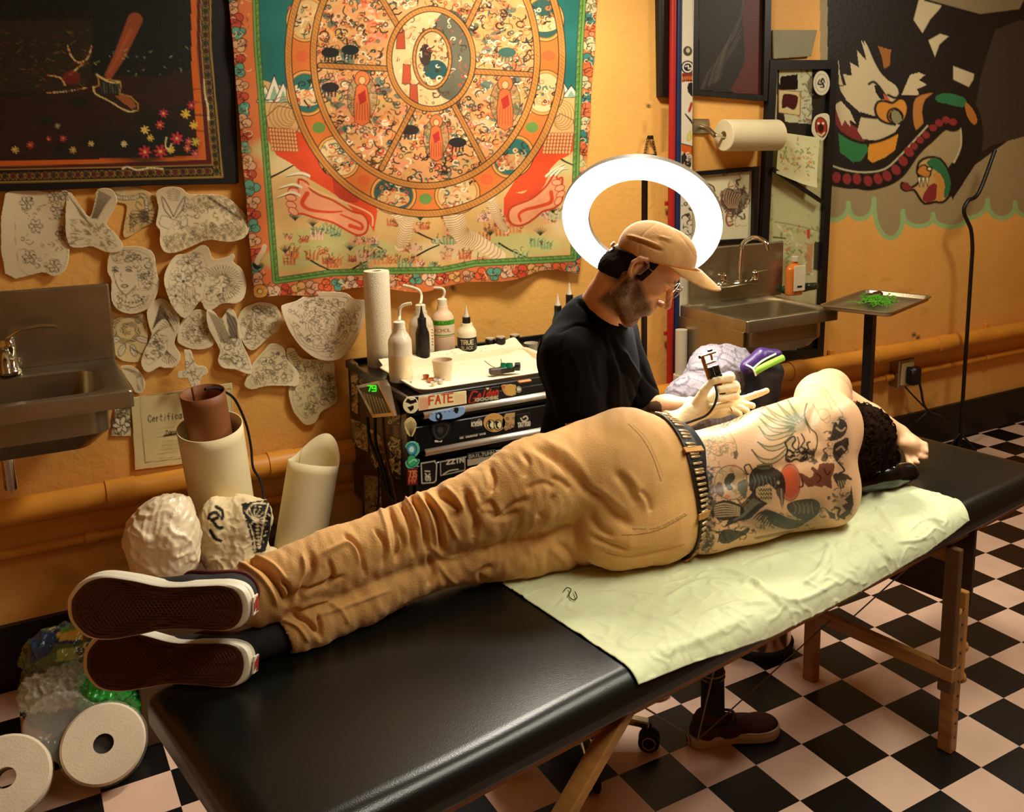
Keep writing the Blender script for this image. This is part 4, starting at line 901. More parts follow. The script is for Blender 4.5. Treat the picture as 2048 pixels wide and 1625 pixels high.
# belt loops
for a in (math.radians(188), math.radians(120), math.radians(240)):
    k = int((a % (2*PI))/(2*PI)*120); rad = nz((La[k]+Lb[k])/2-np.array((-.672, -.548, .905)))
    MB().bar(La[k]-np.array((.006, 0, 0))+rad*.010, Lb[k]+np.array((.006, 0, 0))+rad*.010, .016, .004, tuple(rad)).build('belt_loop', mat('tan_cloth', 'b98544', rough=.8), trou)

# ---------------- slip-on shoes
M_rim = mat('off_white_rubber', 'e4dcc4', rough=.5, bump=.1, bscale=60); M_sole = mat('brown_gum_rubber', '4a2618', rough=.55)
M_canvas_b = mat('black_canvas', '14110f', rough=.85); M_burg = mat('burgundy_canvas', '5a1a18', rough=.8)
M_tab = mat('red_rubber_tab', 'a83a2c', rough=.5)
OUT = [(-.160, 0), (-.150, .030), (-.120, .042), (-.07, .041), (-.01, .040), (.05, .052), (.10, .058), (.135, .048), (.158, .022), (.162, 0), (.156, -.026), (.130, -.052), (.09, -.058), (.04, -.050), (-.01, -.040), (-.07, -.040), (-.12, -.042), (-.150, -.030)]
def shoe(parent, c, X, Z, s=1.0, upper=M_canvas_b, collar=M_burg, ankle=None, sock=M_canvas_b, up_h=1.0):
    X = nz(X); Z = nz(Z-X*(Z@X)); Y = np.cross(Z, X); M3 = np.stack([X, Y, Z], 1)*s
    def w_(P): return np.asarray(P, float)@M3.T+c
    o2 = spl(OUT, 6, True); n = len(o2); ctr = np.array((0.0, 0.0))
    # outsole with waffle lugs
    G = []
    for k in np.linspace(0, 1, 90):
        q = o2*(.001+.93*k); G.append(q)
    G = np.array(G); h_ = np.maximum(np.abs(np.sin(G[..., 0]*430+G[..., 1]*300)), np.abs(np.sin(G[..., 0]*430-G[..., 1]*300)))
    h_ = np.where(np.arange(90)[:, None] > 84, 1, h_); W3 = w_(np.stack([G[..., 0], G[..., 1], -.004*np.clip(h_*1.6-.6, 0, 1)-.001], -1).reshape(-1, 3))
    F4 = gridfaces(90, n); F4 = np.vstack([F4, np.array([(i*n+n-1, i*n, (i+1)*n, (i+1)*n+n-1) for i in range(89)])])
    par = parent
    sp_ = link('outsole', fastmesh('outsole', W3, F4), M_sole, par, True)
    b = MB(); G = []
    for sc, z in ((.90, -.0015), (.945, -.003), (.985, -.001), (1.0, .004), (1.0, .015), (1.008, .016), (1.008, .018), (1.0, .019), (1.0, .030), (.97, .034), (.88, .034)):
        G.append(w_(np.column_stack([o2*sc, np.full(n, z)])))
    G = np.array(G).transpose(1, 0, 2); b.grid(G, True); rim = b.build('sole_rim', M_rim, par, True)
    S = Solid(.012)
    S.ell((.085, 0, .030), (.074, .054, .034)); S.ell((.0, 0, .035), (.11, .042, .045)); S.ell((-.10, 0, .04), (.056, .040, .05)); S.cone((-.11, 0, .04), (-.105, 0, .085*up_h), .038, .036, k=.02); S.cone((-.04, 0, .05), (-.07, 0, .075*up_h), .04, .036, k=.02)
    S.half((0, 0, -1), (0, 0, .012)); V, Q = S.mesh(.004)
    u = solidobj('shoe_upper', w_(V), Q, upper, par)
    S = Solid(.004); cl = [(-.145, 0, .085), (-.125, .036, .078), (-.07, .040, .072), (-.02, .036, .080), (.0, 0, .088), (-.02, -.036, .080), (-.07, -.040, .072), (-.125, -.036, .078)]
    b = MB(); b.tube(w_(spl(cl, 5, True)), .005*s, 8, False, True); b.build('collar', collar, par, True)
    # side stripe of burgundy canvas over the toe
    b = MB(); b.box((0, 0, 0), (.001, .001, .001)); 
    # heel tab
    hp = w_(np.array([(-.1625, -.016, .004), (-.1625, .016, .004), (-.1625, .016, .028), (-.1625, -.016, .028)])); b = MB(); b.prism(hp, -X*.003*s); b.build('heel_tab', M_rim, par)
    hp = w_(np.array([(-.1652, -.013, .018), (-.1652, .013, .018), (-.1652, .013, .026), (-.1652, -.013, .026)])); b = MB(); b.prism(hp, -X*.0015*s); b.cur = 0; b.build('heel_mark', M_tab, par)
    hp = w_(np.array([(-.1652, -.010, .006), (-.1652, .006, .006), (-.1652, .010, .014), (-.1652, -.004, .015)])); b = MB(); b.prism(hp, -X*.0015*s); b.build('heel_mark', M_tab, par)
    if ankle is not None:
        b = MB(); P = [w_((-.075, 0, .05))]+[np.array(q, float) for q in ankle]; b.tube(spl(P, 5), .036, 18); b.build('sock', sock, par, True)
rr_ = nz(ray(325, 1216)); zU = nz(rr_+.52*RT+.30*UP)
xU = nz(-RT*.985+UP*.005-FW*.02)
sh1 = tag(thing('tmp', None, None, (0, 0, 0)))
bpy.data.objects.remove(sh1)
shoe(man, pd(318, 1216, 1.80), xU, zU, 1.06, ankle=[ua+ud*.02, ua-ud*.05])
zL = nz(nz(ray(340, 1320))+.5*RT+.22*UP); xL = nz(-RT*.96+UP*.13-FW*.02)
shoe(man, pd(334, 1326, 1.87), nz(-RT*.99+UP*.04), zL, 1.02, ankle=[lan+ld*.02, lan-ld*.05])
# ================================================================== THE TATTOOING MAN (seated behind the table)
art = thing('person', 'seated man in black t-shirt and tan cap bending over the tattooed back', 'person', (-.75, -.1, 0))
hF = nz((.86, -.51, 0)); hA = nz((.51, .86, 0)); ph = math.radians(43)
lf = hF*math.cos(ph)+np.array((0, 0, -math.sin(ph))); lu = hF*math.sin(ph)+np.array((0, 0, math.cos(ph))); HM = np.stack([lf, hA, lu], 1)
H0 = pd(1276, 539, 2.40)+hA*.074
def hl(x, y, z): return H0+lf*x+hA*y+lu*z
SN = pd(1138, 715, 2.50); hT = nz((.6, -.8, 0)); aT = nz((.8, .6, 0)); SF = SN+aT*.35
CC = pd(1212, 626, 2.60); CA_ = nz(RT*.74+UP*.67-FW*.10)
NB = pd(1204, 628, 2.60)
Sb = Solid(.012)
Sb.ell(hl(.010, 0, .048), (.086, .076, .083), HM, k=.02); Sb.ell(hl(.045, 0, -.02), (.058, .060, .080), HM, k=.02)
for s in (-1, 1):
    Sb.chain([hl(.0, .055*s, -.035), hl(.010, .054*s, -.078), hl(.078, .018*s, -.114)], [.02, .02, .02], k=.018)
    Sb.ell(hl(.070, .046*s, -.008), (.026, .018, .018), HM, k=.015)
    Sb.ell(hl(.082, .030*s, .012), (.0125, .0155, .0115), HM, k=.003)
    Sb.chain([hl(.092, .012*s, .030), hl(.086, .045*s, .030)], [.010, .009], k=.008)
    Sb.ell(hl(.118, .0115*s, -.030), (.009, .007, .008), HM, k=.004)
    h_ = [(.010, .077, -.004), (.012, .083, .022), (-.002, .090, .034), (-.018, .093, .026), (-.024, .092, .006), (-.016, .087, -.014), (-.004, .081, -.028), (.004, .077, -.022)]
    Sb.chain([hl(a, b*s, c) for a, b, c in h_], [.005, .005, .0055, .006, .0055, .005, .007, .005], k=.003)
    Sb.ell(hl(-.006, .078*s, .004), (.016, .006, .026), HM, k=.003)
    Sb.chain([hl(-.002, .083*s, .018), hl(-.010, .086*s, .004), hl(-.004, .083*s, -.010)], [.0035, .0035, .0035], k=.002)
Sb.chain([hl(.086, 0, -.112), hl(.070, 0, -.104)], [.019, .024], k=.018)
Sb.chain([hl(.097, 0, .030), hl(.118, 0, .000), hl(.133, 0, -.022)], [.009, .009, .011], k=.006)
Sb.chain([hl(.100, -.018, -.053), hl(.108, 0, -.051), hl(.100, .018, -.053)], [.006, .0075, .006], k=.004); Sb.chain([hl(.098, -.016, -.066), hl(.106, 0, -.067), hl(.098, .016, -.066)], [.006, .008, .006], k=.004)
Sb.ell(hl(.085, 0, -.06), (.028, .038, .035), HM, k=.015); Sb.ell(hl(.06, 0, .045), (.045, .062, .045), HM, k=.02)
Sb.chain([hl(-.028, 0, -.02), lerp(hl(-.035, 0, -.05), NB, .6), NB], [.050, .050, .055], k=.02)
Sb.chain([NB, pd(1165, 690, 2.56)], [.06, .06], k=.04); Sb.chain([NB, SF-aT*.08], [.055, .05], k=.04)
TC = pd(1186, 745, 2.66); TM2 = np.stack([hT, aT, (0, 0, 1)], 1)
Sb.ell(TC, (.08, .13, .15), TM2, k=.04); Sb.chain([TC, pd(1165, 900, 2.68)], [.085, .085], k=.04)
# near (right) arm
EN = pd(1172, 866, 2.50); WN = pd(1352, 846, 2.61)
Sb.chain([SN, lerp(SN, EN, .5), EN], [.055, .052, .046], k=.03); Sb.chain([EN, lerp(EN, WN, .35), WN], [.046, .045, .028], k=.02)
# far (left) arm
EF = pd(1290, 822, 2.86); WF = pd(1402, 818, 2.72)
Sb.chain([SF, lerp(SF, EF, .6), EF], [.05, .048, .043], k=.03); Sb.chain([EF, lerp(EF, WF, .4), WF], [.043, .042, .029], k=.02)
# hands inside the gloves (one surface with the arms)
def hand(S, w_, palm, fingers, thumb, r=.0098, k=.005, pr=(.030, .030)):
    S.chain([w_]+palm, [.028]+list(pr)[:len(palm)], k=.012)
    for f, rr in fingers: S.chain(f, [r*rr*1.12, r*rr*1.02, r*rr*.95, r*rr*.85][:len(f)], k=k)
    S.chain(thumb, [r*1.6, r*1.25, r*1.1, r*.95][:len(thumb)], k=k)
palmN = [pd(1408, 812, 2.62), pd(1436, 794, 2.635)]
FN = []
for yy, xx, rr, dd in ((752, 1464, 1.05, 2.60), (771, 1474, 1.08, 2.60), (789, 1473, 1.05, 2.605), (805, 1460, .92, 2.61)):
    FN.append(([pd(1428, yy+10, 2.655), pd(xx-4, yy, dd+.025), pd(xx-2, yy+3, dd-.012), pd(xx-36, yy+9, dd-.03)], rr*1.12))
thN = [pd(1396, 806, 2.60), pd(1408, 783, 2.585), pd(1424, 764, 2.575), pd(1438, 758, 2.57)]
palmF = [pd(1436, 812, 2.72), pd(1462, 806, 2.73)]
FFs = [([pd(1462, 802, 2.73), pd(1490, 798, 2.73), pd(1512, 790, 2.72), pd(1533, 782, 2.71)], 1.0), ([pd(1462, 808, 2.725), pd(1488, 808, 2.715), pd(1505, 812, 2.70)], 1.0), ([pd(1460, 815, 2.72), pd(1482, 817, 2.70), pd(1494, 822, 2.69)], .95), ([pd(1455, 820, 2.71), pd(1470, 824, 2.69), pd(1480, 828, 2.68)], .85)]
thF = [pd(1430, 800, 2.71), pd(1452, 786, 2.70), pd(1474, 782, 2.69)]
hand(Sb, WN, palmN, FN, thN, r=.0088); hand(Sb, WF, palmF, FFs, thF, r=.0086)
V, Q = Sb.mesh(.0038); V = relax(V, Q, 1, .5); V, Q = subdiv(V, Q); V = relax(V, Q, 1, .4)
N = vnormals(V, Q); Lc_ = (V-H0)@HM; X_, Y_, Z_ = Lc_.T
p = Paint(px(V), 'd9a074')
rs = np.random.RandomState(2); jit = rs.uniform(0, 1, len(V))
skin = np.array(lin('d9a074')); beard = np.array(lin('2c180c')); red = np.array(lin('b8603c'))
head = (np.linalg.norm(Lc_, axis=1) < .2)
# beard along jaw, chin, moustache
jaw = np.clip((-Z_-.012-np.clip(X_-.03, 0, 1)*.42)/.018, 0, 1)*np.clip((X_+.018)/.014, 0, 1)*np.clip((.145+Z_)/.02, 0, 1)
lips = np.exp(-(((X_-.112)/.014)**2+(Y_/.019)**2+((Z_+.059)/.010)**2))
mous = np.exp(-(((X_-.108)/.02)**2+(Y_/.028)**2+((Z_+.042)/.009)**2))
side = np.clip((X_+.004)/.008, 0, 1)*np.clip((.034-X_)/.014, 0, 1)*np.clip((Z_+.05)/.02, 0, 1)*np.clip((.06-Z_)/.02, 0, 1)*(np.abs(Y_) > .055)
bd = np.clip(np.maximum.reduce([jaw*1.0, mous*.9, side*.95]), 0, 1)*(.7+.3*jit)*head*(1-.85*lips)
nape = np.clip((.004-X_)/.02, 0, 1)*np.clip((Z_+.092+.25*X_)/.035, 0, 1)*np.clip((.04-Z_)/.02, 0, 1)*.85; bd = np.maximum(bd, nape*(.6+.4*jit)*head*(np.hypot(X_+.004, Z_-.004) > .03))
p.c += (beard-p.c)*bd[:, None]; p.c += (red-p.c)*(lips*.5*head)[:, None]
br = np.exp(-(((Z_-.036-.08*(np.abs(Y_)-.03))/.006)**2))*(np.abs(Y_) > .010)*(np.abs(Y_) < .052)*(X_ > .075)*head
p.c += (beard-p.c)*(br*.85)[:, None]
ey = np.exp(-((Z_-.004+((np.abs(Y_)-.03)/.03)**2*.006)/.0016)**2)*(np.abs(np.abs(Y_)-.031) < .014)*(X_ > .08)*head
p.c += (np.array(lin('1c100a'))-p.c)*(ey*.9)[:, None]
# arm tattoos
p.mask = ((V-CAM)*N).sum(1) < .05
p.soft = 1.5
def C1(L_): return [(1040+x*.283, 420+y*.283) for x, y in L_]
p.poly(C1([(330, 1360), (430, 1345), (560, 1340), (600, 1370), (540, 1410), (480, 1390), (440, 1440), (380, 1480), (350, 1420)]), '2a2018', .92, 2); p.poly(C1([(480, 1380), (560, 1400), (500, 1450), (440, 1520), (400, 1500)]), '4a3a24', .8, 2)
p.poly(C1([(860, 1380), (960, 1350), (1000, 1380), (990, 1450), (900, 1460), (850, 1430)]), '3a2418', .9, 2); p.poly(C1([(600, 1380), (630, 1400), (620, 1460), (590, 1430)]), '2a2018', .85, 2)
for k in range(30): x = rs.uniform(290, 620); y = rs.uniform(1360, 1540); p.stroke(C1([(x, y), (x+rs.uniform(-30, 30), y+rs.uniform(-30, 30)), (x+rs.uniform(-30, 30), y+rs.uniform(-30, 30))]), 2.5, '2c241a', .8, 3)
solidobj('body', V, Q, M_skin, art, p.c)
bodyV, bodyQ, bodyN = V, Q, N

# gloves: a second skin over the hands with rolled cuffs
M_glove = mat('latex_glove', 'ded2a8', rough=.45, bump=.15, bscale=90, sss=.1)
def glove(w_, palm, fingers, thumb, cuff0, name='glove'):
    S = Solid(.006); hand(S, w_, palm, fingers, thumb, r=.0101, k=.003, pr=(.0325, .0325)); S.chain([cuff0, w_], [.036, .031], k=.01)
    S.half(nz(cuff0-w_), cuff0+nz(cuff0-w_)*.004, k=.002)
    V, Q = S.mesh(.0028); V = relax(V, Q, 1, .4); N = vnormals(V, Q); V = V+N*(.0007*vnoise(V, 170, 5))[:, None]
    g = solidobj(name, V, Q, M_glove, art)
    d = nz(w_-cuff0); u = nz(np.cross(d, (0, 0, 1))); v = np.cross(d, u)
    MB().tube([cuff0+(u*math.cos(t)+v*math.sin(t))*.0345 for t in np.linspace(0, 2*PI, 28)[:-1]], .0022, 6, False, True).build('rolled_cuff', M_glove, g, True)
glove(WN, palmN, FN, thN, lerp(EN, WN, .90)); glove(WF, palmF, FFs, thF, lerp(EF, WF, .82))

# ---------------- t-shirt
M_shirt = mat('black_cotton', '0d0c0b', rough=1, ior=1.2, bump=.3, bscale=300)
S = Solid(.03)
BL = pd(1168, 890, 2.69)
S.ell(TC+hT*.005, (.118, .180, .17), TM2, k=.05); S.ell(BL, (.118, .165, .20), TM2, k=.05); S.ell(pd(1160, 985, 2.72), (.125, .165, .12), TM2, k=.05)
S.ell(pd(1135, 712, 2.60), (.075, .11, .09), TM2, k=.06)
S.chain([CC-CA_*.050, SN], [.082, .070], k=.04); S.chain([CC-CA_*.055, SF], [.078, .064], k=.04)
S.chain([SN, lerp(SN, EN, .66)], [.070, .064], k=.03); S.chain([SF, lerp(SF, EF, .80)], [.064, .060], k=.03)
dn = nz(EN-SN); df = nz(EF-SF)
S.cut(lerp(SN, EN, .66)+dn*.055, (.058, .058, .056), k=.004); S.cut(lerp(SF, EF, .8)+df*.05, (.054, .054, .05), k=.004)
nk = nz(hl(-.03, 0, -.06)-NB)
cu_ = nz(np.cross(CA_, FW)); cv_ = np.cross(CA_, cu_); S.cut(CC+CA_*.060, (.064, .084, .084), np.stack([CA_, cu_, cv_], 1), k=.003)
V, Q = S.mesh(.0045); V = relax(V, Q, 2); V, Q = subdiv(V, Q); N = vnormals(V, Q)
FL = [(C1([(690, 1000), (740, 1120), (800, 1200), (850, 1330)]), 7, -.010), (C1([(730, 990), (790, 1100), (850, 1200)]), 7, .008), (C1([(640, 900), (680, 1000), (720, 1150)]), 8, -.006), (C1([(280, 870), (400, 810), (520, 840), (590, 900), (620, 1000)]), 5, -.006), (C1([(320, 900), (260, 1050), (240, 1200), (260, 1330)]), 8, -.005),
      (C1([(620, 1050), (640, 1200), (630, 1350), (640, 1420)]), 8, -.010), (C1([(670, 1080), (690, 1200), (700, 1400)]), 9, .006), (C1([(740, 1100), (760, 1250), (800, 1400)]), 8, -.007), (C1([(140, 900), (130, 1050), (160, 1200)]), 12, -.005), (C1([(420, 620), (480, 680), (560, 740)]), 6, .004), (C1([(400, 650), (470, 720), (560, 790)]), 6, -.004),
      (C1([(860, 1100), (900, 1200), (990, 1280)]), 6, -.006), (C1([(350, 1000), (420, 1150), (400, 1300)]), 9, .004), (C1([(500, 1000), (520, 1150), (560, 1300)]), 9, -.004)]
V = folds(V, N, FL); V = V+vnormals(V, Q)*(.0018*vnoise(V, 30, 9))[:, None]
shirt = solidobj('t_shirt', V, Q, M_shirt, art)
bv2 = BVHTree.FromPolygons([Vector(v) for v in V.tolist()], Q.tolist()); ringp = []
for t_ in np.linspace(0, 2*PI, 49)[:-1]:
    d_ = cu_*math.cos(t_)+cv_*math.sin(t_); h_ = bv2.ray_cast(Vector(CC+CA_*.02+d_*.066), Vector(-CA_))[0]; ringp.append(np.array(h_) if h_ is not None else CC+d_*.066)
MB().tube(ringp, .0048, 8, False, True).build('collar', M_shirt, shirt, True)
# breast pocket on the far side of the chest: small seam
# ---------------- trousers, socks, shoes
S = Solid(.03); PV = pd(1150, 1010, 2.74); KN = np.array((-.42, -.20, .53)); AN = at(1424, 1352, 1, -.35)
PV = np.array((PV[0], PV[1], .62))
S.ell(PV, (.15, .17, .12), TM2); S.chain([PV-aT*.09, KN, AN+np.array((-.01, .02, .07))], [.09, .065, .056], k=.02)
K2 = np.array((-.55, .22, .52)); A2 = np.array((-.52, .0, .17)); S.chain([PV+aT*.09, K2, A2], [.09, .065, .055], k=.02)
S.cut(AN+np.array((-.01, .02, .02)), (.047, .047, .05), k=.004)
V, Q = S.mesh(.008); N = vnormals(V, Q); V = V+N*(.003*vnoise(V, 30, 9))[:, None]; solidobj('trousers', V, Q, mat('black_denim', '100f10', rough=.85, bump=.3, bscale=250), art)
M_burg2 = mat('burgundy_suede', '3a1614', rough=.85)
M_rimd = mat('grey_rubber', 'b0a084', rough=.6)
_r = M_rim; M_rim = M_rimd
toe = at(1556, 1462, 2, 0); heel = at(1376, 1490, 2, 0); c_ = (toe+heel)/2
shoe(art, np.array((c_[0], c_[1], .004)), toe-heel, (0, 0, 1), np.linalg.norm(toe-heel)/.325, upper=M_burg2, collar=M_black, ankle=[AN+np.array((0, 0, .02)), AN+np.array((-.005, .01, .09))])
shoe(art, np.array((-.46, -.02, .004)), (.5, -.5, 0), (0, 0, 1), .88, upper=M_burg2, collar=M_black, ankle=[(-.52, .02, .12), (-.52, .02, .22)])
M_rim = _r
b = MB(); 
for dz in (.0, .014): b.tube([AN+np.array((0, 0, .0+dz))+.0375*np.array((math.cos(t), math.sin(t), 0)) for t in np.linspace(0, 2*PI, 28)[:-1]], .0032, 6, False, True)
b.build('sock_stripe', mat('grey_cotton', '8c7860', rough=.8), art, True)

# ---------------- cap
M_cap = mat('tan_twill_cap', 'd09a58', rough=.8, bump=.3, bscale=280, var=.14, vscale=26, sheen=.2)
cap = MB(); th0 = .546
def capline(x): return .030+th0*x
S = Solid(.01); S.ell(hl(.020, 0, .048), (.104, .089, .086), HM, k=.02); S.ell(hl(.055, 0, .092), (.056, .060, .050), HM, k=.03)

nrm = nz(lf*th0-lu); S.half(nrm, hl(0, 0, .030), k=.003)
V, Q = S.mesh(.0032); V = relax(V, Q, 2); N = vnormals(V, Q)
V = folds(V, N, [(C1([(780, 205), (860, 230), (950, 270), (1010, 290)]), 4, -.006), (C1([(760, 180), (880, 215), (1000, 260)]), 5, .004), (C1([(960, 200), (1020, 220), (1070, 240)]), 5, -.003), (C1([(990, 190), (1060, 210)]), 4, .003), (C1([(1020, 60), (1080, 130), (1180, 240), (1270, 400)]), 3, -.0015), (C1([(1020, 60), (930, 120), (850, 200), (840, 320)]), 2.5, -.0012)])
capo = solidobj('cap', V, Q, M_cap, art)
MB().lathe([(.001, .004), (.006, .003), (.008, 0), (.006, -.002)], hl(.024, 0, .135), lu, 12).build('top_button', M_cap, capo, True)
G = []; ns, nt_ = 41, 16
for i in range(ns):
    a = math.radians(-72+144*i/(ns-1)); ca, sa = math.cos(a), math.sin(a); rx = .014+.121*ca; ry = .090*sa; L_ = []
    for j in range(nt_):
        t = j/(nt_-1); e = .072*max(ca, 0)**.55; x = rx+e*t; y = ry*(1-.10*t); z = capline(rx)*(1-t)+(.101-.038*(abs(sa)**1.6))*t if ca > .3 else capline(rx)
        z = capline(rx)+t*((.103-.046*abs(sa)**1.7)-capline(rx))*min(1, ca*1.4)
        L_.append(hl(x, y, z))
    G.append(L_)
b = MB(); b.grid(G); br_ = b.build('brim', M_cap, capo, True)
md = br_.modifiers.new('s', 'SOLIDIFY'); md.thickness = .004; md.offset = 0
# strap buckle at the back of the cap
MB().box(hl(-.082, 0, .0), (.006, .03, .014), HM, .002).build('strap_buckle', M_cap, capo)
# hair under the cap
S = Solid(.01); S.ell(hl(.002, 0, .032), (.082, .0800, .083), HM, k=.01); S.ell(hl(-.030, 0, -.035), (.050, .059, .058), HM, k=.015); S.half(nz(lf*.45-lu), hl(0.0, 0, -.046), k=.008); S.half(lf, hl(.032, 0, 0), k=.004); S.half(nz(lu-lf*th0), hl(0, 0, .040), k=.004)
for s in (-1, 1): S.cut(hl(-.004, .088*s, .0), (.026, .024, .034), HM, k=.003)
V, Q = S.mesh(.003); N = vnormals(V, Q); V = V+N*(.0016*vnoise(V@np.diag((1, 1, .5)), 330, 3))[:, None]; solidobj('hair', V, Q, mat('dark_brown_hair', '22150c', rough=.9, ior=1.2, bump=.7, bscale=300, var=.4, vscale=60), art)
# spectacles
gl = MB()
for s in (-1, 1):
    gl.tube([hl(.122, .033*s, .022)+HM@np.array((.004*math.sin(t)*0, .021*math.cos(t), .018*math.sin(t))) for t in np.linspace(0, 2*PI, 26)[:-1]], .0012, 6, False, True)
    gl.tube([hl(.120, .054*s, .026), hl(.08, .072*s, .024), hl(.01, .079*s, .020)], .0012, 6)
gl.tube([hl(.123, -.013, .026), hl(.127, 0, .029), hl(.123, .013, .026)], .0012, 6)
gl.build('spectacles', mat('thin_wire', 'c8b898', rough=.25, metal=.9), art, True)

# ---------------- tattoo machine held in the right hand
M_gold = mat('brass', 'b08a4a', rough=.3, metal=.9)
tmg = thing('tattoo_machine', 'small black and brass coil tattoo machine gripped in the gloved hand', 'tattoo machine', pd(1437, 768, 2.585))
m0 = pd(1446, 790, 2.588); m1 = pd(1436, 768, 2.583); m2 = pd(1416, 704, 2.565); ax = nz(m2-m1); sd = nz(np.cross(ax, FW)); fr = np.cross(ax, sd)
MB().tube([m0, m1], .009, 14).build('grip_tube', M_black, tmg, True)
MB().tube([lerp(m1, m2, -.02), lerp(m1, m2, .12)], .0115, 14).build('collar_ring', mat('red_anodised', 'b83a1c', rough=.3, metal=.4), tmg, True)
MB().box(lerp(m1, m2, .26)+sd*0, (.034, .028, .006), np.stack([sd, fr, ax], 1), .001).build('frame_base', M_black, tmg)
for s in (-1, 1):
    c0_ = lerp(m1, m2, .28)+sd*.0085*s; MB().lathe([(.004, 0), (.0085, .001), (.0085, .026), (.004, .027)], c0_, ax, 16).build('coil', M_black, tmg, True)
MB().bar(lerp(m1, m2, .2)+sd*.019, lerp(m1, m2, .95)+sd*.019, .007, .010, tuple(sd), .001).build('frame_upright', M_gold, tmg)
MB().bar(lerp(m1, m2, .68)-sd*.012, lerp(m1, m2, .68)+sd*.018, .012, .004, tuple(ax), .001).build('armature_bar', M_gold, tmg)
MB().bar(lerp(m1, m2, .93)-sd*.020, lerp(m1, m2, .93)+sd*.019, .010, .005, tuple(ax), .001).build('frame_arm', M_gold, tmg)
MB().tube([lerp(m1, m2, .95)-sd*.006, lerp(m1, m2, .72)-sd*.004], .0028, 8).build('contact_screw', M_gold, tmg, True); MB().lathe([(.001, 0), (.007, .001), (.007, .006), (.001, .007)], lerp(m1, m2, .99)-sd*.006, ax, 12).build('thumb_screw', M_black, tmg, True); MB().lathe([(.001, 0), (.005, .001), (.005, .006), (.001, .007)], lerp(m1, m2, .93)+sd*.022, sd, 12).build('thumb_screw', M_black, tmg, True)
MB().tube(spl([pd(1430, 771, 2.57), pd(1434, 790, 2.552), pd(1428, 812, 2.56), pd(1414, 830, 2.565), pd(1392, 840, 2.57), pd(1340, 858, 2.58)], 6), .0035, 8).build('clip_cord', M_rub, tmg, True)
MB().tube([m0, pd(1466, 822, 2.60)], .0035, 8).build('needle_tip', M_chrome, tmg, True)

# ---------------- rolling stool under him
st = thing('rolling_stool', 'black wheeled stool under the seated man, chrome spokes on casters', 'stool', (-.80, -.05, 0))
sc_ = np.array((PV[0]-.01, PV[1], 0)); cw = at(1298, 1500, 2, 0); sc_ = np.array((PV[0], PV[1], 0))
MB().lathe([(.05, .47), (.19, .475), (.20, .50), (.19, .525), (.1, .535), (0.001, .535)], sc_, (0, 0, 1), 36).build('seat', M_vinyl, st, True)
MB().tube([sc_+(0, 0, .10), sc_+(0, 0, .47)], .025, 16).build('column', M_chrome, st, True)
a0 = math.atan2(cw[1]-sc_[1], cw[0]-sc_[0]); rl = min(.34, np.linalg.norm(cw[:2]-sc_[:2]))
for k in range(5):
    a = a0+k*2*PI/5; e = sc_+np.array((rl*math.cos(a), rl*math.sin(a), 0)); d_ = nz((math.cos(a), math.sin(a), 0)); sdn = np.cross(d_, (0, 0, 1))
    MB().bar(sc_+(0, 0, .12), e+(0, 0, .085), .03, .022, (0, 0, 1), .004).build('spoke', M_chrome, st)
    MB().tube([e+(0, 0, .09), e+(0, 0, .05)], .008, 10).build('caster_stem', M_black, st, True)
    for s in (-1, 1):
        wl = MB().lathe([(.006, 0), (.026, 0), (.032, .004), (.032, .014), (.026, .018), (.006, .018)], e+(0, 0, .033)+sdn*(.004*s if s > 0 else -.022), sdn, 24).build('caster_wheel', M_rub, st, True)
    MB().tube([e+(0, 0, .033)+sdn*(.0225)+np.array((math.cos(t)*d_[0]*.019, math.cos(t)*d_[1]*.019, math.sin(t)*.019)) for t in np.linspace(0, 2*PI, 22)[:-1]], .0025, 6, False, True).build('wheel_ring', mat('worn_nickel', '9a7c50', rough=.35, metal=.7), st, True)
# ================================================================== THINGS ON THE WALL
M_paper = mat('drawing_paper', vc=True, rough=.8, var=.05, vscale=9)
M_cloth = mat('printed_cloth', vc=True, rough=.85, bump=.3, bscale=400, var=.06, vscale=14)
M_paint = mat('painted_canvas', vc=True, rough=.5, bump=.2, bscale=200, var=.08)
M_sticker = mat('printed_vinyl', vc=True, rough=.35, var=.03)
def CA(L_): return [(460+x*.32, 90+y*.32) for x, y in L_]
def CB(L_): return [(820+x*.32, 90+y*.32) for x, y in L_]
def c1(L_): return [(90+x*.2523, 90+y*.2523) for x, y in L_]

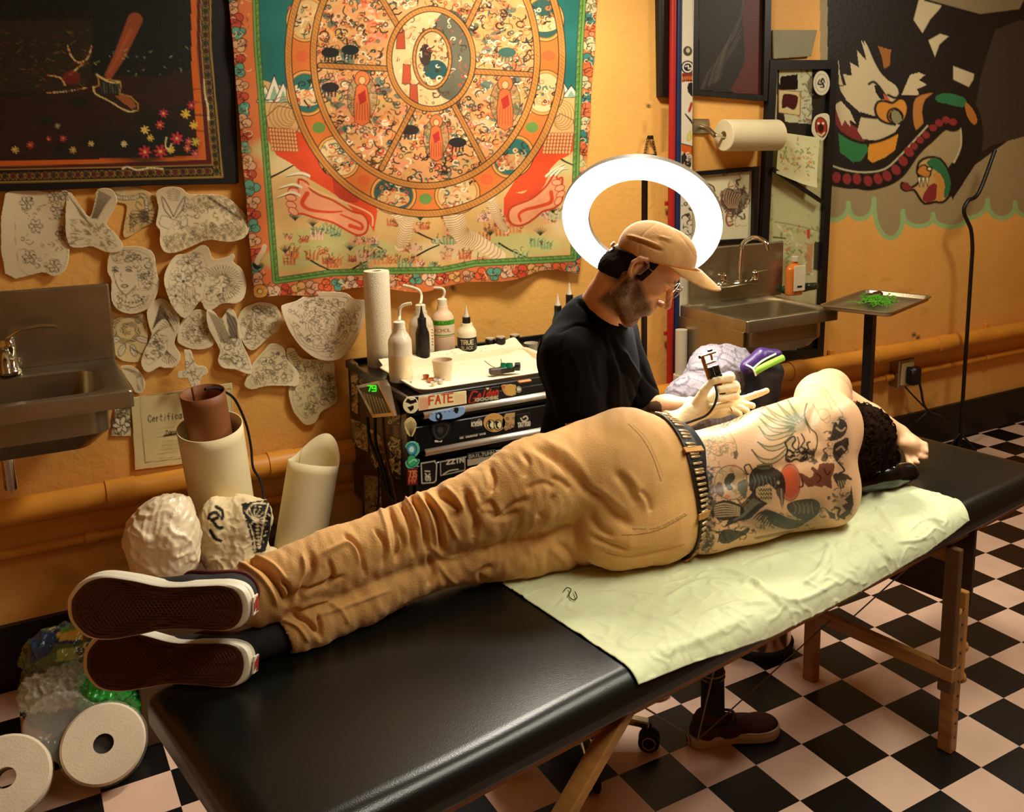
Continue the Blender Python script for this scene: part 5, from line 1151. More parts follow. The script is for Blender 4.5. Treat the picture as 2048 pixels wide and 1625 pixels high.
# ---------------- the big painted wheel hanging
def hanging():
    yb = YW-.03; c = [at(u, v, 1, yb) for u, v in ((449, -100), (1201, -100), (508, 603), (1160, 546))]
    nu, nv = 640, 700; U_ = np.linspace(0, 1, nu)[:, None, None]; W_ = np.linspace(0, 1, nv)[None, :, None]
    X = (c[0]*(1-U_)+c[1]*U_)*(1-W_)+(c[2]*(1-U_)+c[3]*U_)*W_
    u = np.linspace(0, 1, nu)[:, None]; w_ = np.linspace(0, 1, nv)[None]
    X[..., 1] -= .008*np.sin(u*19)*(.3+w_)+.006*np.sin(u*41+1)*w_**2+.012*w_*np.exp(-((u-.56)/.02)**2)+.004*np.sin(w_*30+u*5)
    X[..., 2] += (w_**6)*(.010*np.sin(u*22+1)+.012*np.sin(u*9))
    V = X.reshape(-1, 3); p = Paint(px(V), 'e2b06c'); rg = random.Random(8)
    K = '2a1a0c'; T = '1e6a60'; R_ = 'd8481c'; GR = '5f8a3a'
    inner = [(507, -120), (514, 93), (551, 562), (660, 546), (780, 542), (880, 541), (950, 527), (1147, 517), (1150, 380), (1160, 93), (1172, -120)]
    # border ground
    p.poly([(400, -200), (1300, -200), (1300, 700), (400, 700)], 'd8743a')
    def lob(x, y, r, col, line=K):
        for k in range(3): p.ell((x+r*.5*math.cos(k*2.1+x), y+r*.5*math.sin(k*2.1+x)), r*.62, r*.55, col, line=line, lw=1.4)
        p.stroke([(x+r*.4*math.cos(t)*(1-t/8), y+r*.4*math.sin(t)*(1-t/8)) for t in np.linspace(0, 5, 8)], 1.2, line)
    i = 0
    for y in range(-90, 610, 26):
        for side, (xa, xb) in enumerate((((465+(y-93)*.085)+10, 0), ((1180-(y-93)*.055)-6, 0))):
            col = ('5f9a7c', 'e06a34', 'd8a070', 'c8c08c', 'c04a2c', '3a7c70')[i % 6]; i += 1
            lob(xa+rg.uniform(-5, 5), y+rg.uniform(-4, 4), rg.uniform(13, 17), col)
    for x in range(520, 1160, 26):
        y = np.interp(x, [508, 700, 880, 1160], [588, 566, 556, 533]); lob(x, y, rg.uniform(11, 15), ('d89a70', 'e0602c', '5f9a7c', 'e8b890', 'd04a24', 'e0a458')[(x//26) % 6])
    p.ell((520, 583), 16, 14, 'd8943c', line=K, lw=1.5); p.ell((520, 583), 5, 5, 'e8b868', line=K, lw=1.2)
    p.stroke(CA([(165, 1380), (175, 1340), (205, 1290), (215, 1260)]), 10, 'd8b890', n=3); p.stroke(CA([(150, 1375), (170, 1390), (200, 1375)]), 8, '14100c', n=3)
    p.doodle(rg, (462, -95, 500, 600), 220, [K, '4a2a14', 'e8c890'], (4, 9), (1, 1.8)); p.doodle(rg, (1160, -95, 1195, 545), 200, [K, '4a2a14', 'e8c890'], (4, 9), (1, 1.8)); p.doodle(rg, (512, 545, 1158, 600), 200, [K, '4a2a14', 'e8c890'], (4, 9), (1, 1.8))
    # inner field: sky, mountains, pale hills
    p.poly(inner, 'd8ac68')
    p.poly([(507, -120), (514, 93), (524, 160), (620, 190), (640, -120)], T); p.poly([(1040, -120), (1110, 190), (1158, 180), (1172, -120)], T)
    for x, y, h_ in ((530, 205, 34), (548, 200, 50), (566, 205, 40), (1110, 190, 22), (1125, 192, 30), (1142, 195, 24)):
        p.poly([(x-18, y), (x, y-h_), (x+18, y)], 'e8e0c0', line=K, lw=1.8); p.poly([(x-9, y), (x, y-h_*.6), (x+9, y)], '8aa888')
    for k, (x, y, rx, ry) in enumerate(((560, 300, 60, 26), (600, 330, 70, 24), (640, 480, 80, 24), (720, 500, 90, 22), (900, 500, 90, 20), (1040, 490, 90, 24), (1110, 330, 60, 20), (1130, 430, 40, 40), (580, 520, 60, 20))):
        p.ell((x, y), rx, ry, ('c8c07c', 'e0c890', 'b8b870')[k % 3], al=.8, soft=.5)
    for L_ in (CA([(250, 830), (330, 790), (400, 750)]), CA([(820, 1220), (900, 1250), (950, 1275)]), CA([(480, 1330), (560, 1380), (680, 1430)]), CA([(720, 1430), (800, 1380), (860, 1350)]), CB([(20, 1160), (100, 1200), (200, 1240)]), CB([(20, 1330), (110, 1280), (180, 1250)]), CB([(555, 1240), (640, 1290), (770, 1345)]), CB([(930, 705), (970, 730), (1015, 750)])): p.stroke(L_, (4, 2.5), '14100a', n=3)
    for _ in range(90):   # rocks, bushes and flames along the ground
        x = rg.uniform(560, 1145); y = rg.uniform(420, 540); r_ = rg.uniform(7, 15); col = rg.choice(['e8a070', 'd8884c', 'e8b498', '7fa070', 'c86a3c', 'b8c090'])
        for k in range(4): p.stroke([(x+(k-1.5)*r_*.5, y+r_*.5), (x+(k-1.5)*r_*.6, y-r_*.4), (x+(k-1.5)*r_*.75+2, y-r_*.8)], (5, 1.5), col, n=3)
        p.doodle(rg, (x-r_, y-r_, x+r_, y+r_*.5), 6, [K, '6a3418'], (3, 7), (.9, 1.6))
    for x, y in ((590, 440), (625, 452), (570, 505), (1105, 425), (1080, 470), (840, 440), (980, 470), (700, 500)):
        for k in range(7): a = -1.57+(k-3)*.3; p.stroke([(x, y), (x+16*math.cos(a), y+16*math.sin(a))], (2.4, .6), '2a3418')
    # ochre outstretched figures with ridged pale legs in the lower middle
    for L_, w_ in ((CA([(1010, 1000), (1080, 1080), (1100, 1180), (1060, 1260)]), 34), (CB([(0, 1020), (-10, 1080), (-40, 1180), (-70, 1260)]), 30), (CB([(260, 1030), (290, 1120), (330, 1190), (420, 1230), (560, 1320)]), 44), (CB([(500, 960), (530, 1040), (560, 1110), (600, 1160)]), 22)):
        p.stroke(L_, (w_, w_*.55), 'ecd0a0', n=6); S_ = spl(L_, 7)
        for k in range(1, len(S_)-1):
            d = nz(S_[k+1]-S_[k-1]); nn = np.array((-d[1], d[0])); ww = w_*(1-.45*k/len(S_))*.48; p.stroke([S_[k]-nn*ww, S_[k]+d*5, S_[k]+nn*ww], 1.3, 'a8743c', n=3)
    # red sleeves and the two big soles
    p.poly(CA([(235, 500), (240, 600), (290, 690), (380, 740), (440, 790), (480, 830), (600, 900), (720, 980), (780, 1050), (850, 1090), (900, 1170), (918, 1050), (912, 960), (800, 910), (700, 800), (560, 650), (470, 550), (410, 540)]), 'de4a1a')
    p.poly(CA([(640, 770), (700, 800), (760, 880), (800, 920), (800, 980), (720, 980), (650, 920)]), 'b03418', .8, 2)
    p.poly(CA([(225, 450), (300, 380), (400, 400), (440, 470), (420, 540), (235, 515)]), 'dca868', line=K, lw=1.5)
    for k in range(7): p.stroke([(CA([(410-k*12+ (22+k*14)*math.cos(t)*.9, 430+(22+k*14)*math.sin(t))])[0]) for t in np.linspace(1.2, 5.2, 14)], 1.3, '9a6424')
    for a in range(9):
        for b in range(6): p.ell(CA([(250+a*19+b*3, 530+b*24+a*1)])[0], 3, 4, 'e8a868', line='8a2c10', lw=.9)
    sole = CA([(430, 840), (480, 860), (500, 900), (560, 940), (640, 970), (760, 1040), (830, 1060), (862, 1110), (850, 1170), (800, 1190), (740, 1165), (640, 1110), (540, 1085), (450, 1055), (400, 1060), (380, 1020), (372, 960), (368, 900), (400, 895), (425, 890)])
    p.poly(sole, 'ec9c6c', n=3, line='c03c14', lw=4); p.stroke(CA([(480, 930), (450, 990), (500, 1030), (620, 1045), (700, 1040)]), (10, 3), 'd8481c', n=5); p.stroke(CA([(690, 1060), (760, 1090), (820, 1120), (820, 1150), (750, 1130)]), (3, 8), 'd8481c', n=5); p.stroke(CA([(470, 870), (560, 920), (760, 1000), (880, 1060), (890, 1130)]), 3, 'f0b880', n=5)
    for k, (x, y) in enumerate(((395, 915), (380, 955), (382, 1000), (395, 1040))): p.ell(CA([(x, y)])[0], 11, 6.5, 'f0a478', ang=.2*k, line='c03c14', lw=1.8)
    for k, (x, y) in enumerate(((400, 810), (350, 880), (340, 930))): p.stroke(CA([(x+90, y+10), (x+40, y-10), (x-50, y+10+8*k)]), (7, 1.5), 'f0e0b8', n=4); p.stroke(CA([(x+90, y+18), (x+40, y+4), (x-50, y+14+8*k)]), 1.2, K, n=4)
    # right
    p.poly(CB([(1032, 555), (1028, 650), (990, 690), (930, 720), (880, 770), (850, 830), (760, 900), (640, 930), (600, 1000), (600, 1100), (640, 1130), (585, 1060), (585, 960), (640, 870), (700, 780), (770, 700), (830, 620), (860, 560)]), 'de4a1a')
    p.poly(CB([(590, 960), (620, 920), (700, 930), (740, 900), (820, 830), (860, 830), (800, 930), (700, 980), (640, 1010), (640, 1110), (590, 1060)]), 'd8481c', n=2)
    p.poly(CB([(860, 560), (880, 480), (940, 430), (1020, 470), (1034, 560)]), 'dca868', line=K, lw=1.5)
    for k in range(7): p.stroke([(CB([(905+k*8+(14+k*13)*math.cos(t)*.8, 440+(14+k*13)*math.sin(t))])[0]) for t in np.linspace(-1.8, 2.4, 12)], 1.3, '9a6424')
    for a in range(9):
        for b in range(6): p.ell(CB([(850+a*20-b*3, 560+b*22)])[0], 3, 4, 'e8a868', line='8a2c10', lw=.9)
    sole = CB([(905, 800), (920, 840), (950, 830), (950, 880), (955, 930), (945, 980), (900, 1020), (830, 1040), (780, 1080), (720, 1120), (660, 1130), (620, 1100), (615, 1050), (640, 1010), (740, 970), (800, 930), (860, 870)])
    p.poly(sole, 'ec9c6c', n=3, line='c03c14', lw=4); p.stroke(CB([(880, 920), (880, 980), (800, 1010), (720, 1030), (680, 1060), (690, 1100)]), (8, 5), 'd8481c', n=5)
    for k, (x, y) in enumerate(((915, 860), (935, 895), (940, 935), (925, 975))): p.ell(CB([(x, y)])[0], 10, 6, 'f0a478', ang=-.3*k, line='c03c14', lw=1.6)
    for k in range(3): p.stroke(CB([(850+k*30, 820-k*4), (900+k*24, 775), (960+k*12, 745+k*14)]), (5, 1.2), 'f0e0b8', n=4); p.stroke(CB([(855+k*30, 826-k*4), (905+k*24, 783), (962+k*12, 750+k*14)]), 1, K, n=4)
    # the wheel
    ctr = (850, 112)
    def E(rx, ry, t, c=ctr): return (c[0]+rx*math.cos(t), c[1]+ry*math.sin(t))
    def ring(rx, ry, w_, col, c=ctr): p.stroke([E(rx, ry, t, c) for t in np.linspace(0, 2*PI, 90)], w_, col)
    p.ell(ctr, 272, 314, 'd8742c'); 
    for k in range(12):   # medallions in the outer band
        t = k*PI/6+.26; x, y = E(246, 286, t); 
        p.ell((x, y), 46, 40, 'e0a04c', ang=t+1.57, line=K, lw=1.6); p.ell((x, y), 40, 33, ('e4c488', '2a6a5c', 'd8b070', '34584c')[k % 4], ang=t+1.57, line='a86420', lw=1.6)
        p.ell((x, y+10), 32, 16, ('d8a868', 'c89860', 'e0b880')[k % 3]); p.doodle(rg, (x-30, y-24, x+30, y+26), 46, [K, '3a2412', 'c83c1c', 'e8d8a8', '2a6a5c', 'e07830', 'f0c890'], (4, 11), (1.2, 3.4))
        x2, y2 = E(246, 286, t+PI/12); p.ell((x2, y2), 13, 11, ('6a8c3c', 'd8642c')[k % 2])
    p.ell(ctr, 222, 258, 'dc9c5c')
    for _ in range(420):   # patches of landscape and small figures
        t = rg.uniform(0, 6.3); r_ = math.sqrt(rg.uniform(.16, .95)); x, y = E(215*r_, 250*r_, t)
        p.ell((x, y), rg.uniform(5, 18), rg.uniform(4, 9), rg.choice(['e8a05c', 'e8946c', 'd8a860', '2c6c60', 'c8a860', 'e87848', 'e0a874', '3a5c4c', 'f0b890']), al=.8, ang=rg.uniform(-.6, .6), soft=.2)
    inw = lambda x, y: .16 < ((x-ctr[0])/222)**2+((y-ctr[1])/258)**2 < 1
    p.doodle(rg, (630, -100, 1072, 370), 2600, [K, '3a2412', '241a10', '5a3418', 'c84a24', '2a5c50', 'f0dcb0', 'd87838'], (4, 12), (1.4, 3.2), inw)
    for x, y, col in ((660, 120, '1c1814'), (700, 115, '14201c'), (1014, 120, '3a5c4c'), (660, 190, '241a14'), (820, 275, '2a1c14'), (915, 300, '1e1a16')): p.ell((x, y-15), 18, 10, col); [p.stroke([(x-10+k*7, y-10), (x-11+k*7, y+3)], 3, col) for k in range(4)]
    for x, y, s_ in ((724, 196, 1), (1010, 205, 1), (872, 275, .85)):   # standing robed figures with haloes
        p.ell((x, y), 30*s_, 46*s_, '8c8050', al=.5, line=K, lw=1.2)
        for k in range(20): t = k*.314; p.stroke([(x+20*s_*math.cos(t), y+32*s_*math.sin(t)), (x+30*s_*math.cos(t), y+46*s_*math.sin(t))], 1, K, .7)
        p.ell((x, y-38*s_), 15*s_, 16*s_, 'e07838', line=K, lw=1.4); p.poly([(x-12*s_, y-22*s_), (x+10*s_, y-22*s_), (x+15*s_, y+48*s_), (x-15*s_, y+48*s_)], 'dc6a30', n=2, line=K, lw=1.3); p.ell((x, y-35*s_), 7*s_, 8*s_, 'e8b070', line=K, lw=1.2)
        p.poly([(x-9*s_, y-6*s_), (x+6*s_, y-16*s_), (x+9*s_, y+6*s_), (x-4*s_, y+14*s_)], 'b02818'); [p.stroke([(x-10*s_+k*5*s_, y+10), (x-12*s_+k*6*s_, y+44*s_)], 1.3, '8a3414') for k in range(5)]
    # hub
    p.ell((862, 118), 84, 100, 'e4be84'); p.ell((900, 110), 44, 90, '24403a', al=.85); p.doodle(rg, (785, 20, 945, 215), 160, [K, 'c84a24', 'e8d8a8', '5a3418', 'd89050'], (4, 10), (1.2, 2.6), lambda x, y: ((x-862)/80)**2+((y-118)/96)**2 < 1)
    for x, y in ((800, 80), (812, 150), (826, 190)): p.poly([(x-6, y-22), (x+8, y-20), (x+10, y+18), (x-8, y+18)], 'b84c28', line=K, lw=1.2); p.ell((x, y-26), 5, 5, 'e0a868')
    p.ell((864, 118), 36, 58, 'dcae74'); p.ell((870, 140), 24, 20, '1f4c48'); p.ell((850, 110), 12, 22, '3a2a1c'); p.doodle(rg, (835, 70, 895, 170), 50, [K, '5a3418', 'e8d8a8', '8a3c1c'], (4, 10), (1.2, 3))
    def spoke(a, b, w_=10): p.stroke([a, b], w_+3, K); p.stroke([a, b], w_-1, 'c07c34'); [p.stroke([lerp(a, b, t)+np.array((-3, -3)), lerp(a, b, t)+np.array((3, 3))], 1, '6a3c14') for t in np.linspace(.05, .95, 14)]
    for a, b in (((640, 131), (780, 138)), ((946, 143), (1072, 150)), ((826, 214), (763, 337)), ((907, 210), (969, 327)), ((800, 60), (700, -110)), ((930, 60), (1010, -110))): spoke(a, b)
    for rx, ry, w_, c in ((274, 316, 13, ctr), (224, 260, 12, ctr), (84, 100, 10, (862, 118)), (36, 58, 6, (864, 118))):
        ring(rx, ry, w_+2.5, K, c); ring(rx, ry, w_-1.5, 'c88438', c)
        for t in np.linspace(0, 2*PI, int(rx*.9)): q = E(rx, ry, t, c); p.stroke([(q[0]-2.5, q[1]-3), (q[0]+2.5, q[1]+3)], .9, '7a4414')
    # green band
    p.stroke(inner[:4]+inner[4:], 14, K); p.stroke(inner, 11.5, '6f9a44'); p.stroke(inner, 2.2, '3c6424'); 
    ii = np.array(inner, float)
    for a, b in zip(ii[:-1], ii[1:]):
        L_ = np.linalg.norm(b-a)
        for k in range(int(L_/15)):
            q = a+(b-a)*(k*15/L_); d = (b-a)/L_; nn = np.array((-d[1], d[0])); p.stroke([q-nn*4, q+d*7-nn*4, q+d*7+nn*1], 1.2, '2c4c1c')
    me = fastmesh('wall_hanging', V, gridfaces(nu, nv)[:, ::-1]); setcol(me, p.c); o = link('wall_hanging', me, M_cloth, None, True)
    md = o.modifiers.new('s', 'SOLIDIFY'); md.thickness = .002; md.offset = -1
    tag(o, 'large orange cloth wall hanging painted with a spoked wheel and red feet', 'wall hanging')
hanging()

# ---------------- dark painting upper left
t = thing('painting', 'dark painting of a sandalled foot and small flowers, upper left of the wall', 'painting', at(472, 370, 1, YW))
def pp(p):
    rg = random.Random(3); K = '0f0c0a'
    p.poly([(-400, -400), (600, -400), (600, 500), (-400, 500)], '0e0c0b')
    p.poly([(-300, -300), (421, -300), (421, 93), (445, 354), (93, 363), (-300, 372)], '15100c', line='b08c3c', lw=2.6)
    p.poly([(-300, -300), (402, -300), (402, 93), (425, 330), (93, 338), (-300, 346)], '5c1414', line='b08c3c', lw=2)
    p.poly([(-300, -300), (393, -300), (393, 93), (412, 319), (93, 330), (-300, 338)], 'd8641c', line='b08c3c', lw=1.2)
    p.poly([(-300, -300), (380, -300), (380, 93), (396, 312), (93, 321), (-300, 330)], '2e1a0e')
    p.poly([(-300, -300), (380, -300), (383, 140), (320, 155), (180, 150), (93, 190), (-300, 190)], '101810', n=0)
    for _ in range(26): x = rg.uniform(-60, 390); y = rg.uniform(160, 310); p.stroke([(x, y), (x+rg.uniform(20, 50), y+rg.uniform(-3, 3))], (4, 1), rg.choice(['1c1008', '3a2212']), .7)
    p.stroke([(270, 40), (240, 110), (218, 150)], (30, 16), '9a4c28'); p.stroke([(262, 60), (236, 112), (218, 146)], (8, 4), 'b86038', .6)
    p.poly(c1([(415, 240), (480, 270), (600, 290), (600, 340), (590, 385), (680, 410), (740, 470), (735, 520), (680, 530), (600, 500), (520, 450), (400, 390), (385, 340), (430, 320)]), '2c2014', line='c09c44', lw=2); p.poly(c1([(550, 400), (640, 395), (700, 440), (725, 490), (690, 510), (620, 460)]), '9a5a2c')
    for k in range(22): q = spl(c1([(410, 235), (470, 275), (540, 300), (610, 290)]), 8)[k]; p.ell(q, 1.8, 1.8, 'e0c478')
    for k in range(36): q = spl(c1([(385, 330), (400, 385), (520, 450), (600, 500), (680, 530), (740, 500)]), 8)[k]; p.ell(q, 1.6, 1.6, 'e0c478')
    for k in range(7): p.stroke(c1([(440+k*24, 300), (450+k*22, 380)]), 1.2, '5a6a5c')
    p.poly([(-40, 40), (185, 40), (182, 150), (165, 185), (93, 188), (-40, 185)], '2c2410', n=0)
    for _ in range(120): x = rg.uniform(-30, 178); y = rg.uniform(60, 182); p.stroke([(x, y), (x+rg.uniform(-12, 12), y+rg.uniform(-6, 6))], 1.4, rg.choice(['6a5a28', '8a7438', '4a4020', '7a2a1c']), .7)
    for L_ in (c1([(180, 10), (210, 90), (270, 140), (340, 100), (370, 10)]), c1([(190, 240), (240, 200), (300, 150)]), c1([(20, 380), (150, 370), (330, 340)]), c1([(20, 240), (120, 260), (160, 320)])):
        for q in spl(L_, 9): p.ell(q, 1.7, 1.7, rg.choice(['d8b868', 'b85a3c', 'e0cc90']))
    p.ell((143, 155), 18, 14, '7a2018', al=.8)
    for _ in range(26): x = rg.uniform(190, 380); y = rg.uniform(96, 150); p.stroke([(x, y), (x+rg.uniform(-7, 7), y+rg.uniform(-5, 5))], 1.8, rg.choice(['b8a868', '8a9a6a', '5a2420']), .8)
    for x, y, r_ in ((240, 290, 60), (300, 240, 40), (330, 260, 50), (355, 290, 50), (130, 300, 30), (180, 285, 26), (93, 240, 20), (290, 300, 60), (160, 205, 22), (370, 220, 22)): p.ell((x, y), r_*.8, r_*.5, '131a10', al=.85, soft=.5)
    for x, y, r_, c in ((327, 227, 9, 'c83850'), (371, 228, 10, 'e0b848'), (320, 250, 9, 'c84038'), (290, 260, 9, 'e8c468'), (301, 276, 7, 'e0c050'), (354, 277, 13, 'c83448'), (383, 211, 9, 'b82c44'), (388, 250, 9, 'e0b848'), (290, 304, 13, 'c83040'), (321, 303, 14, 'c83444'), (342, 300, 8, 'e8c040'), (378, 283, 8, 'c84858'), (391, 284, 9, 'c8b848'), (375, 297, 8, 'd05a44'), (248, 288, 7, 'd8c888'), (182, 288, 6, 'd8b868'), (146, 300, 8, 'b89858'), (126, 277, 7, 'b83a34'), (97, 278, 6, 'a83a34'), (115, 252, 6, '8a7a68'), (391, 308, 9, 'c85058'), (60, 290, 8, 'b83a34'), (30, 300, 8, 'd8b868'), (-20, 290, 9, 'c84038')): p.flower((x, y), r_, c)
    for q in spl([(333, 275), (331, 292), (338, 300), (343, 288)], 6): p.ell(q, 1.6, 1.6, 'e8d090')
    # scroll border
    for k in range(34):
        x = -120+k*16.2; y = 351-(x-93)*.026; 
        if x < 436: p.ell((x, y), 6, 6.5, ['3a2416', '5a1c14'][k % 2], line='8a6c30', lw=1.3); p.stroke([(x+7, y-6), (x+10, y), (x+7, y+6)], 1.6, 'b8903c', n=3)
    for k in range(28):
        y = -90+k*16; x = 411+max(0, (y-93))*.088
        if y < 345: p.ell((x, y), 6, 6.5, ['3a2416', '24301c'][k % 2], line='8a6c30', lw=1.3); p.stroke([(x-5, y+8), (x+1, y+11), (x+6, y+7)], 1.6, 'b8903c', n=3)
    for L_ in (spl([(245, 338), (255, 334), (275, 340), (300, 336), (325, 338)], 8), spl([(408, 160), (410, 190), (416, 215), (417, 240)], 8)):
        for q in L_: p.ell(q, 1.8, 1.8, 'e8d8a0')
def rect_px(u0, v0, u1, v1): return [(u0, v0), (u1, v0), (u1, v1), (u0, v1)]
o = sheet('canvas', [(-420, -260), (455, -260), (463, 93), (474, 368), (300, 371), (200, 376), (93, 381), (-420, 392)], wallplane(YW-.016), M_paint, t, .0035, pp, '0e0c0b', .008)
MB().tube([at(455, -255, 1, YW-.012), at(463, 93, 1, YW-.012), at(474, 366, 1, YW-.012)], .006, 8).build('edge_rod', M_black, t, True)

# ---------------- cut-out drawings
def C4(L_): return [(90+x*.3078, 360+y*.3078) for x, y in L_]
def C5b(L_): return [(400+x*.2461, 480+y*.2461) for x, y in L_]
INK, INK2 = '54432a', '8c7a54'
def lines(p, P, seed, n, kind='mix', col=INK2):
    rg = random.Random(seed); P = np.array(P); mn = P.min(0); mx_ = P.max(0); c = P.mean(0)
    def ins(x, y):
        r_ = False
        for a, b in zip(P, np.roll(P, -1, 0)):
            if (a[1] > y) != (b[1] > y) and x < a[0]+(y-a[1])*(b[0]-a[0])/(b[1]-a[1]): r_ = not r_
        return r_
    def ins2(x, y): return ins(c[0]+(x-c[0])*1.12, c[1]+(y-c[1])*1.12)
    p.stroke(c+(P-c)*.93, 1, col, .55, n=3, closed=True)
    if kind in ('mix', 'fur'): p.doodle(rg, (mn[0], mn[1], mx_[0], mx_[1]), n, [col, INK, '8a7850'], (4, 10), (.8, 1.6), ins2)
    if kind == 'feather':
        for _ in range(n):
            x = rg.uniform(mn[0], mx_[0]); y = rg.uniform(mn[1], mx_[1])
            if ins2(x, y): a = math.atan2(y-c[1], x-c[0])+rg.uniform(-.3, .3); l = rg.uniform(7, 14); p.stroke([(x, y), (x+l*math.cos(a)-2, y+l*math.sin(a)), (x+l*.4*math.cos(a+.5), y+l*.4*math.sin(a+.5))], 1.1, col, n=2)
def petals(p, c, r, n=6, col=INK, w=1.4):
    for k in range(n):
        a = k*2*PI/n; p.ell((c[0]+r*.6*math.cos(a), c[1]+r*.6*math.sin(a)), r*.42, r*.3, 'e2d2aa', ang=a, line=col, lw=w)
    p.ell(c, r*.2, r*.2, 'e2d2aa', line=col, lw=w)
def f_flowerstencil(p):
    for q in C4([(80, 190), (115, 350), (60, 560), (60, 100), (130, 90), (-60, 300), (-100, 500), (-120, 150)]): petals(p, q, 14)
    lines(p, C4([(-180, 80), (140, 80), (180, 250), (160, 420), (130, 580), (40, 610), (-180, 600)]), 1, 60, 'mix', INK)
def f_swallow(p):
    for k in range(30): t = k/29; p.stroke(C4([(150+t*120, 100+t*150), (200+t*90, 170+t*130), (230+t*80, 230+t*70)]), 1.1, INK2, n=2)
    for k in range(22): p.stroke(C4([(350+k*4, 70+k*2), (330+k*3, 160), (300+k*2, 250)]), 1.0, INK, .8, 2)
    lines(p, C4([(180, 250), (300, 300), (400, 300), (470, 400), (450, 450), (300, 420), (170, 420)]), 2, 130, 'feather')
def f_scorpion(p):
    p.stroke(C4([(470, 80), (500, 60), (520, 85), (490, 100), (440, 90), (480, 115), (560, 120), (620, 100), (650, 120), (665, 170), (660, 230)]), 6, 'd8c698', n=4); 
    S_ = spl(C4([(440, 95), (500, 118), (570, 118), (625, 100), (655, 125), (660, 180), (655, 260)]), 4)
    for q in S_: p.ell(q, 4.2, 4.2, 'e0cfa2', line=INK, lw=1.2)
    p.ell(C4([(640, 235)])[0], 10, 14, '4a3c24', al=.7)
    for s in (-1, 1):
        p.stroke([C4([(650, 220)])[0], C4([(650+s*55, 180)])[0], C4([(650+s*50, 140)])[0], C4([(650+s*20, 170)])[0]], 1.6, INK, n=4)
        for k in range(5): p.stroke(C4([(640, 210+k*14), (640+s*70, 200+k*24), (640+s*90, 240+k*24)]), 1.6, INK, n=3)
    lines(p, C4([(540, 230), (640, 220), (690, 280), (530, 350)]), 4, 50, 'mix', INK)
def f_moth(p):
    p.ell(C4([(835, 200)])[0], 30, 44, 'e6d6ae'); 
    for s in (-1, 1): p.stroke(C4([(835, 240), (835+s*40, 160), (835+s*75, 110), (835+s*60, 190), (835+s*15, 245)]), 2, INK, n=5); p.stroke(C4([(835, 260), (835+s*70, 230), (835+s*90, 290), (835+s*30, 320)]), 1.4, INK2, n=4)
    for k in range(6): p.stroke(C4([(790+k*3, 80+k*10), (835, 60+k*14), (880-k*3, 80+k*10)]), 1.2, INK2, n=3)
    P_ = spl(C4([(960, 160), (1080, 130), (1200, 180), (1270, 280), (1200, 350), (1080, 330), (960, 370), (840, 420)]), 12)
    rg = random.Random(6)
    for q in P_:
        for _ in range(5): x, y = q[0]+rg.uniform(-20, 20), q[1]+rg.uniform(-16, 16); p.stroke([(x-3, y), (x, y-3), (x+3, y), (x, y+3)], .9, INK2)
    for k in range(24): x = 1060+k*9; p.stroke(C4([(x, 105+k*6), (x+6, 122+k*6)]), 2, INK)
    for k in range(7): p.stroke(C4([(790, 440), (760+k*14, 370-k*3)]), 1.1, INK2)
    lines(p, C4([(940, 110), (1100, 110), (1280, 220), (1290, 330), (1100, 370), (950, 400), (780, 450), (760, 380)]), 7, 150)
def f_woman(p):
    F_ = 'e8d8b2'
    p.stroke(C4([(455, 560), (450, 620), (470, 690), (510, 740), (540, 740), (590, 690)]), 1.8, INK, n=5)
    for y, x in ((592, 455), (590, 545)): p.stroke(C4([(x-18, y), (x, y-9), (x+18, y+3)]), 3, INK, n=3); p.stroke(C4([(x-20, y-18), (x, y-26), (x+20, y-16)]), 1.8, INK, n=3); p.ell(C4([(x, y+5)])[0], 2.2, 1.8, INK)
    p.stroke(C4([(495, 600), (490, 650), (505, 660)]), 1.3, INK, n=3); p.stroke(C4([(495, 690), (515, 680), (540, 690), (515, 700), (497, 690)]), 2.2, INK, n=3); p.stroke(C4([(530, 745), (525, 780)]), 1.4, INK)
    lines(p, C4([(430, 480), (520, 450), (620, 460), (700, 520), (700, 660), (640, 690), (610, 600), (560, 530), (450, 540)]), 9, 130, 'mix', INK)
    for k in range(10): a = math.radians(160-k*15); p.ell(C4([(560+90*math.cos(a), 730+70*math.sin(a))])[0], 2, 2, INK)
    p.stroke(C4([(470, 760), (500, 810), (570, 830), (640, 800)]), 1.3, INK, n=4); lines(p, C4([(600, 600), (690, 580), (700, 700), (620, 720)]), 5, 40, 'mix', INK)
    lines(p, C4([(440, 750), (500, 720), (700, 700), (690, 800), (560, 860), (460, 820)]), 8, 40)
def f_lily(p):
    for x, y in ((900, 660), (980, 590), (850, 755), (930, 540)):
        for k in range(6): a = k*1.05+x; p.ell((C4([(x, y)])[0][0]+11*math.cos(a), C4([(x, y)])[0][1]+11*math.sin(a)), 11, 4.5, 'e6d8b0', ang=a, line=INK2, lw=1.1)
        p.ell(C4([(x, y)])[0], 3, 3, INK)
    for k in range(26): a = math.radians(-140+k*9); p.stroke([C4([(1150+40*math.cos(a), 660+40*math.sin(a))])[0], C4([(1150+130*math.cos(a), 670+115*math.sin(a))])[0]], 1.5, INK, .85)
    lines(p, C4([(1060, 620), (1180, 620), (1270, 700), (1200, 780), (1080, 820), (1020, 790)]), 12, 90); lines(p, C4([(860, 520), (1000, 450), (1060, 560), (1080, 720), (960, 850), (850, 800), (790, 650)]), 13, 110)
    for k in range(6): p.stroke(C4([(900+k*14, 700), (890+k*18, 780), (910+k*12, 860)]), 1.1, INK2, n=3)
